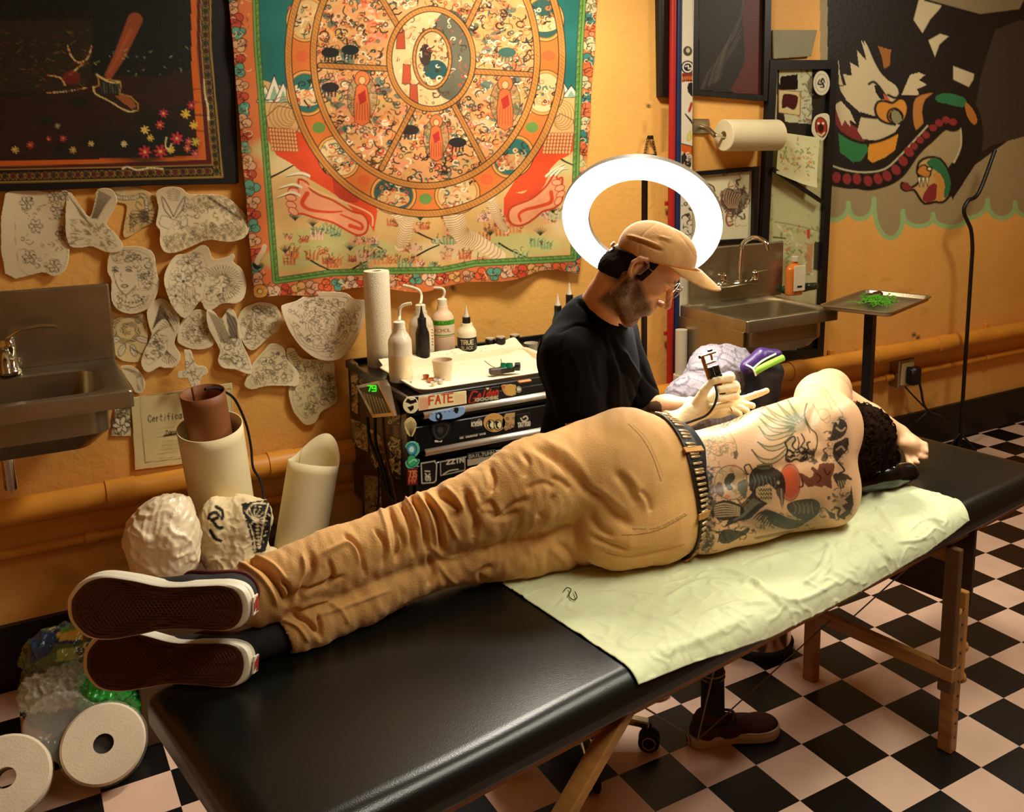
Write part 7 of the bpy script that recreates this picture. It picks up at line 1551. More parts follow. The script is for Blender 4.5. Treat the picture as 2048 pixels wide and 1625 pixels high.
MB().tube(spl([(fx, yf_, zb_), (fx+.005, yf_, zb_+.13), (fx+.012, yf_-.01, zb_+.19), (fx+.035, yf_-.06, zb_+.22), (fx+.05, yf_-.12, zb_+.20), (fx+.052, yf_-.135, zb_+.165)], 6), .011, 14).build('spout', M_chrome, t, True)
for s in (-1, 1):
    MB().lathe([(.016, 0), (.02, .01), (.018, .035), (.008, .045), (.002, .046)], (fx+.095*s, yf_, zb_+.01), (0, 0, 1), 16).build('tap_handle', M_chrome, t, True)
    MB().bar((fx+.095*s, yf_, zb_+.05), (fx+.15*s, yf_-.03, zb_+.06), .014, .008, (0, 0, 1), .003).build('lever', M_chrome, t)
MB().box((.558, .85, .845), (.006, .48, .27), bev=.001).build('side_panel', M_steel, t); 
t, fc = sink('hand_sink', 'steel wall sink with lever tap at the left edge', -2.42, -1.78, .60, 1.08, 1.326, -2.42, -1.775, inset=(.05, .07, .06, .11))
fx = at(100, 650, 1, YW-.1)[0]-.12
MB().lathe([(.03, 0), (.032, .01), (.025, .02), (.022, .08), (.026, .09), (.02, .11), (.002, .115)], (fx, YW-.09, 1.08), (0, 0, 1), 20).build('tap_body', M_chrome, t, True)
MB().tube(spl([(fx, YW-.1, 1.13), (fx-.01, YW-.16, 1.16), (fx-.01, YW-.22, 1.14), (fx-.01, YW-.24, 1.11)], 5), .013, 12).build('spout', M_chrome, t, True)
MB().tube(spl([(fx, YW-.09, 1.19), (fx+.04, YW-.10, 1.215), (fx+.10, YW-.10, 1.222), (fx+.14, YW-.10, 1.215)], 5), [.007]*15+[.009], 10).build('lever', M_chrome, t, True)
# soap and bottles by the right sink
def bottle(nm, lab, c, r, h, col, neck=.3, cap=None, capcol='100e0c', nozzle=None, rough=.35, label=None, trans=0, group=None, capr=.45, paint=None, sq=False, fill=None, base=None):
    t = thing(nm, lab, 'bottle', c, group); m = mat('plastic_'+col+('_t' if trans else ''), col, rough=rough, trans=trans, var=.03, sss=0)
    pr = [(.001, 0), (r*.92, 0), (r, r*.08), (r, h*.72), (r*.96, h*.78), (r*.78, h*.86), (r*neck*1.25, h*.93), (r*neck*1.2, h)]
    b = MB()
    if sq: b.lathe(pr, c, (0, 0, 1), 32, 1.25, .75)
    else: b.lathe(pr, c, (0, 0, 1), 32)
    b.build('bottle_body', m, t, True)
    cc = np.array(c)+(0, 0, h); cm = mat('cap_'+capcol, capcol, rough=.4)
    ch = cap or .03
    MB().lathe([(r*capr, 0), (r*capr, ch*.9), (r*capr*.8, ch), (.001, ch)], cc, (0, 0, 1), 24).build('cap', cm, t, True)
    if nozzle == 'cone': MB().lathe([(r*capr*.7, ch), (.005, ch+.02), (.002, ch+.045)], cc, (0, 0, 1), 14).build('nozzle', mat('nozzle_'+str(fill), '201c18' if capcol == '100e0c' and fill == 'k' else 'd8d0bc', rough=.4), t, True)
    elif nozzle is not None: MB().tube(spl([cc+(0, 0, ch)]+[np.array(q) for q in nozzle], 6), .0055, 10).build('spout_tube', mat('spout_plastic', 'e8dcc0', rough=.35), t, True)
    if label:
        z0, z1, lc, fn = label; aa = np.linspace(-1.9, 1.9, 90); zz = np.linspace(h*z0, h*z1, 60); fw = nz((CAM-np.array(c))*(1, 1, 0)); sdv = np.cross((0, 0, 1), fw)
        X = np.array([[np.array(c)+(0, 0, z)+(fw*math.cos(a)+sdv*math.sin(a))*(r+.0008) for z in zz] for a in aa]).reshape(-1, 3)
        Q_ = np.stack([np.repeat(aa, 60), np.tile(zz, 90)], 1); p = Paint(np.stack([(Q_[:, 0]+1.9)/3.8*100*2, (zz[-1]-Q_[:, 1])/(zz[-1]-zz[0])*100], 1), lc)
        if fn: fn(p)
        me = fastmesh('label', X, gridfaces(90, 60)); setcol(me, p.c); link('label', me, M_sticker, t, True)
    return t
zc = .975; ZR = 1.03
c = at(1549, 582, 2, ZR+.0); t = bottle('soap_bottle', 'square bottle of amber hand soap on the back of the right sink', (c[0], YW-.13, ZR), .042, .165, 'd8782c', .3, .025, 'c8bc9c', rough=.2, sq=True)
MB().box((c[0], YW-.167, ZR+.085), (.075, .004, .125), bev=.002).build('front_label', mat('white_label', 'dcd0b0', rough=.5), t); MB().box((c[0], YW-.170, ZR+.045), (.03, .002, .008)).build('printed_mark', M_black, t)
for i, (u, v, col, lab) in enumerate(((1585, 574, '1c4a30', 'dark green folded pouch right of the soap bottle'), (1612, 578, '2c3424', 'small dark bottle lying at the right end of the sink ledge'))):
    c = at(u, v, 1, YW-.10); S = Solid(.01); S.chain([(c[0]-.05, c[1], ZR+.022+.0), (c[0]+.05, c[1]-.01, ZR+.024)], [.022, .020]); V, Q = S.mesh(.005); tag(solidobj('pouch' if i == 0 else 'small_bottle', V+vnormals(V, Q)*(.003*vnoise(V, 60, i))[:, None], Q, mat('glossy_'+col, col, rough=.2)), lab, 'pouch' if i == 0 else 'bottle')

# white drain pipe and side parts left of the right sink
t = thing('drain_stack', 'white plastic drain pipe left of the right sink', 'pipe', (.50, YW-.12, 0)); x = at(1363, 650, 1, YW-.12)[0]
MB().tube([(x, YW-.12, .0), (x, YW-.12, .93)], .028, 18).build('pipe_run', mat('white_pvc', 'd8ccb0', rough=.35), t, True); MB().tube([(x, YW-.12, .62), (x, YW-.12, .72)], .036, 18).build('coupling', MATS['white_pvc'], t, True)
# ================================================================== TRAY STAND
tc = np.array((1.245, .492, 1.035)); e1_ = nz((.84, .20, 0)*np.array((1, 1, 1))); 
q = [at(u, v, 2, 1.035) for u, v in ((1655, 617), (1733, 583), (1866, 605), (1760, 640))]; tc = sum(q)/4; ex_ = nz((q[2]-q[3])+(q[1]-q[0])); ey_ = np.cross((0, 0, 1), ex_); lx = .27; ly = .165; TMx = np.stack([ex_, ey_, (0, 0, 1)], 1)
t = thing('instrument_stand', 'metal tray on a square black post at the right, holding green packets', 'stand', (tc[0], tc[1], 0))
G = []
for (sx, z) in ((.0, 0), (1-.10, 0), (1-.06, .004), (1-.03, .020), (1, .022), (1.01, .016)):
    P = []
    for cx, cy, a0 in ((1, 1, 0), (-1, 1, 90), (-1, -1, 180), (1, -1, 270)):
        for k in range(5): a = math.radians(a0+90*k/4); P.append(tc+ex_*((lx-.03)*cx+.03*math.cos(a))*max(sx, .001)+ey_*((ly-.03)*cy+.03*math.sin(a))*max(sx, .001)+np.array((0, 0, z)))
    G.append(P)
b = MB(); b.grid(np.array(G).transpose(1, 0, 2), True); o = b.build('tray', mat('tray_steel', 'b0a080', rough=.3, metal=.85, bump=.1), t, True); md = o.modifiers.new('s', 'SOLIDIFY'); md.thickness = .003
pp_ = at(1740, 655, 1, tc[1]-.06); MB().box((pp_[0], pp_[1], .52), (.052, .04, 1.02), TMx, .003).build('post', M_dk, t)
MB().bar((pp_[0], pp_[1], 1.02), (tc[0], tc[1], 1.028), .04, .012).build('support_arm', M_dk, t)
MB().box((pp_[0], pp_[1], .02), (.5, .05, .04), TMx, .004).build('foot', M_dk, t); MB().box((pp_[0], pp_[1]+.15, .02), (.05, .36, .04), TMx, .004).build('foot', M_dk, t)
rg = random.Random(4)
S = MB()
for i in range(3):
    b = MB(); gx = tc+ex_*(-.02+i*.05)+ey_*(.0+.03*(i-1))+np.array((0, 0, .008+.004*i))
    for k in range(34):
        a = rg.uniform(0, 3.14); l = rg.uniform(.03, .07); q0 = gx+np.array((rg.gauss(0, .035), rg.gauss(0, .028), rg.uniform(0, .012)))
        b.tube(spl([q0, q0+l*.5*np.array((math.cos(a), math.sin(a), .15)), q0+l*np.array((math.cos(a+.5), math.sin(a+.5), .02))], 3), .0022, 5)
    tag(b.build('green_packet', mat('bright_green_plastic', '5aa82c', rough=.3)), ['crinkled bright green packet nearest the front of the tray', 'crinkled bright green packet in the middle of the tray', 'crinkled bright green packet at the right of the tray'][i], 'packet')
S = Solid(.01); S.chain([tc+ex_*.06+ey_*.07+np.array((0, 0, .02)), tc+ex_*.17+ey_*.05+np.array((0, 0, .02))], [.018, .016]); V, Q = S.mesh(.005); tag(solidobj('dark_pouch', V+vnormals(V, Q)*(.004*vnoise(V, 60, 1))[:, None], Q, mat('dark_red_plastic', '4a2018', rough=.35)), 'dark red crumpled pouch at the back of the steel tray', 'pouch')
# tall black lamp pole at right edge
q0 = at(1912, 900, 1, YW-.16); q = [(1990, 300), (1958, 385), (1936, 402), (1928, 425), (1942, 460), (1945, 500)]
t = thing('pole_stand', 'thin black pole standing near the wall at the right edge', 'stand', (q0[0], YW-.16, 0))
P_ = [at(u, v, 1, YW-.16) for u, v in q]; xb = P_[-1][0]
MB().tube(list(spl(P_, 5))+[np.array((xb, YW-.16, .9)), np.array((xb, YW-.16, .02))], .011, 12).build('pole', M_dk, t, True)
for k in range(3): a = k*2.1+.9; MB().tube([(xb, YW-.16, .1), (xb+.1*math.cos(a), YW-.16+.1*math.sin(a)*.9, .006)], .007, 8).build('foot', M_dk, t, True)

# ================================================================== TOOL CART
CX0, CX1, CY0, CY1, CZ = -1.005, -.14, .44, 1.06, .975
cart = thing('tool_cart', 'black metal tool cart covered in stickers, behind the lying man', 'cart', ((CX0+CX1)/2, (CY0+CY1)/2, 0))
M_cart = mat('black_enamel', '100f0e', rough=.28, coat=.3, bump=.05)
MB().box(((CX0+CX1)/2, (CY0+CY1)/2+.006, .70), (CX1-CX0, CY1-CY0-.012, .52), bev=.008).build('cabinet', M_cart, cart)
MB().box(((CX0+CX1)/2, (CY0+CY1)/2+.03, .26), (CX1-CX0-.05, CY1-CY0-.08, .38), bev=.006).build('lower_shelf_box', mat('dark_enamel', '1a1410', rough=.4), cart)
# raised lip around the top
for a, b_2 in (((CX0, CY0), (CX1, CY0)), ((CX0, CY1), (CX1, CY1)), ((CX0, CY0), (CX0, CY1)), ((CX1, CY0), (CX1, CY1))):
    MB().bar((*a, CZ-.012), (*b_2, CZ-.012), .014, .03, (0, 0, 1), .003).build('rim', M_cart, cart)
M_alu = mat('brushed_aluminium', 'd8d0bc', rough=.3, metal=.7, bump=.05)
def fz(v, u=850, y=CY0): return at(u, v, 1, y)[2]
hz1, hz2 = fz(835, 860), fz(911, 860)
levels = [(CZ-.02, hz1+.015), (hz1-.020, hz2+.018), (hz2-.022, .60), (.59, .50), (.49, .44)]
for i, (z1, z0) in enumerate(levels):
    d = MB().box(((CX0+CX1)/2, CY0-.006, (z1+z0)/2), (CX1-CX0-.03, .014, z1-z0-.004), bev=.003).build('drawer', M_cart, cart)
    if i < 4:
        zz = z0-.002; G = []
        for x in (CX0+.045, CX1-.02): G.append([(x, CY0-.010+.016*math.sin(t)*-1.0, zz-.013*math.cos(t)) for t in np.linspace(-.3, PI+.2, 9)])
        b = MB(); b.grid(G); o = b.build('drawer_handle', M_alu, d, True); md = o.modifiers.new('s', 'SOLIDIFY'); md.thickness = .003
def C66(L_): return [(680+x*.2954, 530+y*.2954) for x, y in L_]
pf = wallplane(CY0-.0145); ps = ((CX0-.001, 0, 0), (0, 1, 0), (0, 0, 1), (-1, 0, 0))
def stk(nm, lab, P_, fn, base, plane=pf, n=0, st=.002, off=.0007):
    pl_ = (tuple(np.array(plane[0])+np.array(plane[3])*.0008), plane[1], plane[2], plane[3]); o = sheet(nm, spl(P_, n, True) if n else P_, pl_, M_sticker, None, st, fn, base, off); return tag(o, lab, 'sticker', 'stickers on the tool cart')
K = '14100e'
stk('heart_sticker', 'round cream sticker with a black split heart on the top drawer', [(C66([(480, 950)])[0][0]+16*math.cos(a), C66([(480, 950)])[0][1]+17*math.sin(a)) for a in np.linspace(0, 2*PI, 26)[:-1]], lambda p: (p.poly(C66([(440, 930), (460, 905), (485, 920), (515, 905), (520, 930), (480, 945)]), K, n=1), p.poly(C66([(455, 965), (500, 950), (500, 975), (478, 995)]), K)), 'dccca0')
def fate(p):
    p.poly(C66([(535, 905), (600, 895), (600, 975), (535, 985)]), 'd88a68', .5); [p.stroke(C66([(545+k*10, 905), (545+k*10, 980)]), 1.5, 'c87858', .7) for k in range(6)]; text(p, 'FATE', C66([(600, 950)])[0], C66([(770, 925)])[0], 17, 3.4, 'b8301c')
    [p.stroke(C66([(780+k*12, 880), (782+k*12, 940)]), 1.4, 'd8946c', .7) for k in range(6)]
stk('word_sticker', 'cream rectangular sticker with red letters on the top drawer', C66([(530, 893), (855, 853), (857, 940), (532, 990)]), fate, 'e0cc94')
def gold(p):
    p.stroke(C66([(930, 860), (900, 860), (880, 900), (875, 930), (900, 935), (925, 905), (905, 905)]), 2.6, 'b83020', n=4)
    text(p, 'olden', C66([(925, 905)])[0], C66([(1075, 880)])[0], 15, 2.4, 'b83020', nz((.25, -1))); text(p, 'GOOSE', C66([(915, 925)])[0], C66([(1075, 905)])[0], 5, 1.5, 'c8b890'); p.poly(C66([(985, 830), (1000, 825), (1010, 840), (995, 850)]), 'c8b480')
stk('script_sticker', 'black sticker with red script lettering right of the cream word sticker', C66([(862, 850), (1085, 822), (1085, 915), (862, 940)]), gold, '15110f')
def blob(p): p.poly(C66([(1115, 840), (1140, 815), (1185, 820), (1180, 870), (1140, 882)]), 'c89a4c', n=2); p.ell(C66([(1105, 828)])[0], 4, 4, 'b85a40')
stk('yellow_sticker', 'small orange and yellow blob sticker on the top drawer near the man', C66([(1090, 820), (1120, 812), (1190, 815), (1190, 880), (1140, 888), (1110, 870)]), blob, 'b88a48', n=2)
stk('dot_sticker', 'tiny round grey sticker at the right of the top drawer', [(C66([(1210, 845)])[0][0]+6*math.cos(a), C66([(1210, 845)])[0][1]+7*math.sin(a)) for a in np.linspace(0, 2*PI, 16)[:-1]], lambda p: p.ell(C66([(1210, 842)])[0], 4, 3, 'd8ccb0'), '8a806c')
ph_ = wallplane(CY0-.028)
stk('blue_sticker', 'pale blue cartoon sticker stuck over the first drawer handle', C66([(600, 1040), (630, 1000), (700, 985), (750, 975), (800, 962), (845, 965), (840, 1010), (780, 1040), (700, 1050), (640, 1062)]), lambda p: (p.ell(C66([(670, 1030)])[0], 7, 9, K), p.ell(C66([(665, 1025)])[0], 2.5, 4, '9cb4d0'), p.poly(C66([(770, 970), (800, 965), (800, 1000), (780, 1005)]), K, n=2), [p.ell(C66([(620+k*30, 1010-k*4)])[0], 1.2, 1.2, K) for k in range(6)]), '7c98bc', ph_, 2)
def moon(p):
    for x in (1020, 1070): p.ell(C66([(x, 1085)])[0], 8, 10, 'e8d8a0', line=K, lw=2); p.poly(C66([(x-18, 1060), (x+8, 1065), (x+8, 1110), (x-12, 1105)]), K, n=2); p.ell(C66([(x+6, 1085)])[0], 3, 5, 'e8d8a0')
stk('eyes_sticker', 'round ochre sticker with two big sideways eyes on the second drawer', [(C66([(1045, 1070)])[0][0]+22*math.cos(a), C66([(1045, 1070)])[0][1]+19*math.sin(a)) for a in np.linspace(0, 2*PI, 26)[:-1]], moon, 'c8944c')
stk('peel_sticker', 'torn beige sticker right of the round eyes sticker', C66([(1100, 1050), (1120, 1010), (1185, 1000), (1180, 1100), (1120, 1125), (1100, 1100)]), lambda p: p.doodle(random.Random(1), (1005, 830, 1030, 865), 14, ['8a6c44', K], (4, 8), (1, 2)), 'b8945c')
stk('crest_sticker', 'small white lettered crest sticker on the second drawer', C66([(885, 1050), (960, 1035), (965, 1100), (920, 1120), (885, 1095)]), lambda p: (text(p, 'KYSO', C66([(890, 1095)])[0], C66([(965, 1085)])[0], 8, 1.8, 'd8ccb0'), p.doodle(random.Random(2), (942, 838, 962, 850), 8, ['c8b890'], (4, 7), (1, 1.6))), '241e1a')
stk('tattoo_sticker', 'black sticker reading tattoo with a white curl at the right of the second drawer', C66([(1195, 1015), (1290, 1000), (1290, 1100), (1200, 1110)]), lambda p: (text(p, 'TATTOO', C66([(1203, 1100)])[0], C66([(1290, 1088)])[0], 8, 1.8, 'd8ccb0'), p.stroke(C66([(1225, 1040), (1240, 1060), (1270, 1045), (1260, 1025), (1240, 1035)]), 2.5, 'd8ccb0', n=3)), '191512')
stk('ghost_sticker', 'faint dark grey shield sticker on the left of the second drawer', C66([(620, 1075), (700, 1060), (750, 1080), (730, 1160), (670, 1195), (625, 1150)]), lambda p: (p.stroke(C66([(635, 1090), (690, 1075), (735, 1090), (715, 1150), (672, 1180), (638, 1140), (635, 1090)]), 1.6, '4a4438', n=2), p.ell(C66([(680, 1120)])[0], 6, 7, '3c362c')), '1c1916', n=2)
stk('script_sticker', 'narrow sticker with thin white script along the second drawer bottom', C66([(805, 1165), (990, 1135), (990, 1150), (805, 1185)]), lambda p: text(p, 'cn enaona rrd', C66([(810, 1180)])[0], C66([(985, 1150)])[0], 4, 1.2, 'c8bc9c'), '1a1613')
stk('strip_sticker', 'small white strip sticker low on the left of the second drawer', C66([(640, 1190), (695, 1185), (690, 1202), (640, 1204)]), None, 'c8bc9c')
def ski(p): p.stroke(C66([(550, 1345), (640, 1330), (655, 1350), (650, 1460), (635, 1475), (555, 1480)]), 2, 'c8bc9c', closed=True); text(p, 'SKI', C66([(612, 1465)])[0], C66([(606, 1385)])[0], 9, 2.6, 'c8bc9c', (-1, -.05))
stk('tall_sticker', 'black upright sticker with sideways white letters on the third drawer', C66([(542, 1340), (650, 1322), (660, 1345), (655, 1480), (545, 1500)]), ski, '1a1613')
stk('oval_sticker', 'black wide sticker with white numerals on the third drawer', C66([(672, 1330), (850, 1300), (852, 1400), (675, 1440)]), lambda p: (p.stroke(C66([(680, 1335), (845, 1308), (846, 1390), (682, 1428)]), 1.5, 'b8ac90', closed=True), text(p, 'ZZIN', C66([(720, 1352)])[0], C66([(840, 1335)])[0], 8, 2.2, 'd0c4a4'), p.stroke(C66([(700, 1420), (740, 1395), (800, 1385)]), 2, 'd0c4a4', n=3)), '1b1714')
stk('city_sticker', 'grey sticker with pale skyline on the third drawer', C66([(862, 1280), (1055, 1250), (1055, 1330), (862, 1365)]), lambda p: (p.poly(C66([(862, 1320), (1055, 1290), (1055, 1330), (862, 1365)]), 'a89c80'), text(p, 'SAILTUHN', C66([(870, 1310)])[0], C66([(1045, 1282)])[0], 6, 1.6, 'a89c80')), '241f1a')
stk('shell_sticker', 'pale fan-shaped sticker left of the second drawer', C66([(435, 1070), (480, 1030), (520, 1080), (490, 1165), (450, 1140)]), lambda p: [p.stroke(C66([(480, 1160), (445+k*12, 1060+abs(k-3)*6)]), 1.4, '4a3a20') for k in range(7)], 'c8b070', n=2)
stk('green_sticker', 'blue and green holographic mermaid sticker on the cart corner', C66([(440, 1230), (480, 1195), (530, 1210), (538, 1270), (505, 1310), (540, 1320), (520, 1365), (460, 1380), (440, 1340), (470, 1290)]), lambda p: (p.ell(C66([(485, 1250)])[0], 10, 12, '3c8ca0', line=K, lw=1.6), p.ell(C66([(485, 1250)])[0], 5, 6, 'b8d8c8'), p.poly(C66([(460, 1300), (500, 1290), (530, 1330), (490, 1370), (455, 1350)]), '3ca060', n=2, line=K, lw=1.6), p.stroke(C66([(470, 1340), (500, 1320), (520, 1330)]), 2, 'a8e0b0', n=3)), '5cb08c', n=2)
stk('red_sticker', 'dark red sticker with orange lettering at the low cart corner', C66([(455, 1385), (525, 1375), (525, 1490), (455, 1495)]), lambda p: (text(p, '73S', C66([(465, 1440)])[0], C66([(520, 1435)])[0], 12, 2.4, 'd87848'), text(p, 'HV', C66([(465, 1480)])[0], C66([(520, 1475)])[0], 10, 2.2, 'c8603c')), '5a1814')
# side face stickers, power supply and cables
def sidepaint(seed, cols):
    def f(p):
        rg = random.Random(seed); mn, mx_ = p.Q.min(0), p.Q.max(0); p.doodle(rg, (mn[0], mn[1], mx_[0], mx_[1]), 60, cols, (4, 10), (1, 3.4))
    return f
for i, (P_, base, lab) in enumerate((([(700, 716), (716, 728), (716, 830), (704, 822)], '6a5c3c', 'tall ochre figure sticker at the back edge of the cart side'), ([(714, 735), (755, 768), (754, 790), (716, 765)], '5a3018', 'snakeskin patterned brown sticker high on the cart side'), ([(702, 838), (734, 850), (736, 905), (706, 890)], '8a7c5c', 'grey newspaper-like sticker low on the cart side'), ([(738, 855), (770, 880), (772, 960), (742, 925)], '5a1c18', 'dark red sticker behind the hanging cables'), ([(772, 800), (800, 830), (800, 850), (776, 850)], '3a3428', 'small speckled sticker near the front cart corner'), ([(775, 870), (802, 880), (802, 960), (778, 955)], '2c241c', 'dark sticker with pale outlines near the front cart corner'), ([(728, 950), (760, 955), (765, 1040), (730, 1030)], '9a8c68', 'large faded grey sticker on the lower cart side'))):
    stk('side_sticker', lab, P_, sidepaint(i, ['14100e', 'd8c890', 'a8884c', 'c8b890']), base, ps, 0, .003)
t = thing('power_supply', 'tattoo power supply with green digits hanging on the cart side', 'power supply', at(738, 800, 0, CX0-.03))
Pq = [at(u, v, 0, CX0-.035) for u, v in ((712, 772), (757, 762), (790, 832), (745, 836))]; MB().prism(Pq, (.03, 0, 0)).build('casing', M_chrome, t)
def psu(p):
    for k in range(9): p.stroke([(722+k*6, 785+k*2), (734+k*6, 830)], (3, 1), 'b8b098', .8)
    text(p, '79', (735, 783), (752, 781), 12, 2.6, '38e020')
plx = ((CX0-.0362, 0, 0), (0, 1, 0), (0, 0, 1), (-1, 0, 0)); sheet('face_plate', [(718, 777), (753, 769), (781, 826), (748, 829)], plx, M_sticker, t, .0022, psu, '12110f', .0008)
gm = mat('green_digits', '38f020', emit=1.2)
b = MB()
for (x0, x1, segs) in ((735, 742, [((0, 1), (1, 1)), ((1, 1), (.4, 0))]), (744, 752, [((0, 0), (1, 0)), ((1, 0), (1, 1)), ((1, 1), (0, 1)), ((0, 1), (0, .5)), ((0, .5), (1, .5))])):
    for (a, c_) in segs: b.tube([at(x0+(x1-x0)*a[0], 783-a[1]*11, 0, CX0-.0375), at(x0+(x1-x0)*c_[0], 783-c_[1]*11, 0, CX0-.0375)], .0016, 5)
b.build('digit_display', gm, t)
for L_, rr2, m in (([(735, 835), (740, 880), (760, 930), (775, 985), (800, 1010)], .006, M_rub), ([(750, 836), (752, 890), (768, 940), (782, 1000)], .006, M_rub), ([(765, 835), (770, 900), (785, 960), (795, 1005)], .005, mat('brown_rubber', '4a2818', rough=.6)), ([(756, 935), (758, 975), (756, 1010), (752, 1030)], .004, M_rub)):
    MB().tube(spl([at(u, v, 0, CX0-.03) for u, v in L_], 5), rr2, 8).build('cable', m, t, True)

# ---------------- things on the cart
ctop = CZ-.02
MB_ = MB().box(((CX0+CX1)/2, (CY0+CY1)/2, ctop-.003), (CX1-CX0-.02, CY1-CY0-.02, .006)).build('top_panel', M_cart, cart)
M_tray = mat('cream_tray', 'e8d8b0', rough=.35); 
q = [at(u, v, 2, CZ) for u, v in ((770, 728), (806, 786), (1075, 740), (1060, 700))]
t = thing('work_tray', 'cream tray lined with paper on top of the cart', 'tray', sum(q)/4)
tx0, tx1, ty0, ty1 = CX0+.045, -.36, CY0+.015, CY1-.20
G = []
for (ins, z) in ((.0, .030), (.006, .031), (.014, .028), (.022, .010), (.032, .006), (.2, .006)):
    P = []; r = .045
    for cx, cy, a0 in ((tx1-r, ty1-r, 0), (tx0+r, ty1-r, 90), (tx0+r, ty0+r, 180), (tx1-r, ty0+r, 270)):
        for k in range(6): a = math.radians(a0+90*k/5); P.append((cx+(r-min(ins, .04))*math.cos(a)-(0 if ins < .1 else (.12 if cx > -.6 else -.12)), cy+(r-min(ins, .04))*math.sin(a)-(0 if ins < .1 else (.12 if cy > .66 else -.12)), ctop+z))
    G.append(P)
b = MB(); b.grid(np.array(G).transpose(1, 0, 2), True); b.f.append(tuple(range(5, len(b.v), 6))); b.mi.append(0); o = b.build('tray_pan', M_tray, t, True); md = o.modifiers.new('s', 'SOLIDIFY'); md.thickness = .004; md.offset = 1
nu, nv = 70, 60; X, Y = np.meshgrid(np.linspace(tx0+.03, tx1-.01, nu), np.linspace(ty0+.03, ty1+.06, nv), indexing='ij'); Vp = np.stack([X, Y, np.full_like(X, ctop+.012)], -1).reshape(-1, 3)
Vp[:, 2] += .004*np.abs(vnoise(Vp, 40, 2))+.03*np.clip((Vp[:, 1]-ty1+.02)/.08, 0, 1)+.02*np.clip((Vp[:, 0]-tx1+.1)/.1, 0, 1)*np.clip((Vp[:, 1]-ty1+.12)/.1, 0, 1)
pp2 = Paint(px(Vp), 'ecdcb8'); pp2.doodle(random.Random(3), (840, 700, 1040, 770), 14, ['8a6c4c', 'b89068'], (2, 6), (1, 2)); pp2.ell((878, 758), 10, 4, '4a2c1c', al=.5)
me = fastmesh('liner', Vp, gridfaces(nu, nv)); setcol(me, pp2.c); link('liner', me, M_paper, t, True)
zt_ = ctop+.02
c = at(761, 733, 2, ctop); hh = at(761, 541, 1, c[1])[2]-ctop
t = thing('paper_towel_roll', 'tall white paper roll standing on the left of the cart', 'paper roll', c); rr = .047
MB().lathe([(.016, hh*.03), (rr*.95, 0), (rr, .004), (rr, hh-.004), (rr*.96, hh), (.018, hh), (.016, hh-.05)], c, (0, 0, 1), 40, capend=False).build('paper', mat('white_towel', 'ece0c4', rough=.9, bump=.5, bscale=260), t, True)
MB().lathe([(.0175, hh-.003), (.0175, hh-.2)], c, (0, 0, 1), 24, capend=False).build('core', mat('cardboard', '7a4c28', rough=.8), t, True)
def pbottle(nm, lab, ub, vb, vt, wpx, col, z=None, **k):
    z = zt_ if z is None else z; c = at(ub, vb, 2, z); d = (c-CAM)@FW; h = at(ub, vt, 1, c[1])[2]-z; return bottle(nm, lab, c, wpx/2*d/FPX, h, col, **k), c, h
def spt(c, h, pts):  # spout points given in pixels at the depth of the bottle
    d = (np.array(c)-CAM)@FW; return [pd(u, v, d) for u, v in pts]
c0_ = at(803, 762, 2, zt_); bottle('squeeze_bottle', 'clear squeeze bottle of water nearest the front of the cart', c0_, .040, at(803, 655, 1, c0_[1])[2]-zt_, 'f4e6c8', neck=.45, cap=.022, capcol='e8dcc0', capr=.5, nozzle=spt(c0_, 0, [(799, 636), (800, 618), (808, 610), (823, 607)]), rough=.2, trans=.3, label=(.1, .5, 'ecd4a4', lambda p: [p.stroke([(120+k*5, 40+(k*7) % 20), (122+k*5, 60+(k*5) % 30)], 3, 'f4e8cc', .7) for k in range(10)]))
c1_ = at(845, 722, 2, ctop); bottle('squeeze_bottle', 'white squeeze bottle at the back between the black ink and the soap bottle', c1_, .046, at(845, 622, 1, c1_[1])[2]-ctop, 'f0e0c0', neck=.42, cap=.026, capcol='e8dcc0', capr=.42, nozzle=spt(c1_, 0, [(843, 594), (838, 581), (824, 575), (806, 571)]), trans=.3, label=(.2, .7, 'ecdab4', lambda p: [p.stroke([(150, 10+k*12), (160, 14+k*12)], 4, '3a3020') for k in range(6)]))
c2_ = at(888, 710, 2, ctop); 
def soapl(p): p.poly([(0, 0), (200, 0), (200, 30), (0, 30)], '4ca428'); text(p, 'ELLCO', (60, 24), (135, 24), 16, 4, '245c14'); text(p, 'ACMOL', (55, 72), (140, 72), 20, 3.6, '9a8460'); p.stroke([(0, 92), (200, 92)], 7, '4ca428')
bottle('soap_bottle', 'squeeze bottle of pink soap with a green banded label', c2_, .044, at(888, 612, 1, c2_[1])[2]-ctop, 'ecc8a4', neck=.4, cap=.030, capcol='e8dcc0', capr=.42, nozzle=spt(c2_, 0, [(886, 596), (889, 584), (883, 577), (860, 576)]), label=(.42, .86*.86, 'ecd4b4', soapl))
c3_ = at(843, 728, 2, ctop); bottle('ink_bottle', 'black ink bottle with pointed cap beside the clear squeeze bottle', (c3_[0], c3_[1]-.02, ctop), .026, at(843, 645, 1, c3_[1])[2]-ctop, '14110f', neck=.5, cap=.022, nozzle='cone', capr=.62, fill='k')
c4_ = at(935, 716, 2, ctop)
def whl(p): p.poly([(0, 0), (200, 0), (200, 100), (0, 100)], '181512'); text(p, 'TRUE', (62, 34), (140, 34), 22, 5, 'c8bc9c'); text(p, 'BLACK', (66, 60), (135, 60), 16, 3.5, 'a89c80'); p.ell((100, 82), 22, 8, 'c8bc9c'); p.stroke([(60, 70), (75, 92), (80, 76)], 3, 'c8bc9c')
bottle('ink_bottle', 'clear bottle with black printed label and black cap, rightmost of the tall bottles', c4_, .037, at(935, 646, 1, c4_[1])[2]-ctop, 'f0e0bc', neck=.5, cap=.024, nozzle='cone', capr=.42, label=(.08, .62, '181512', whl))
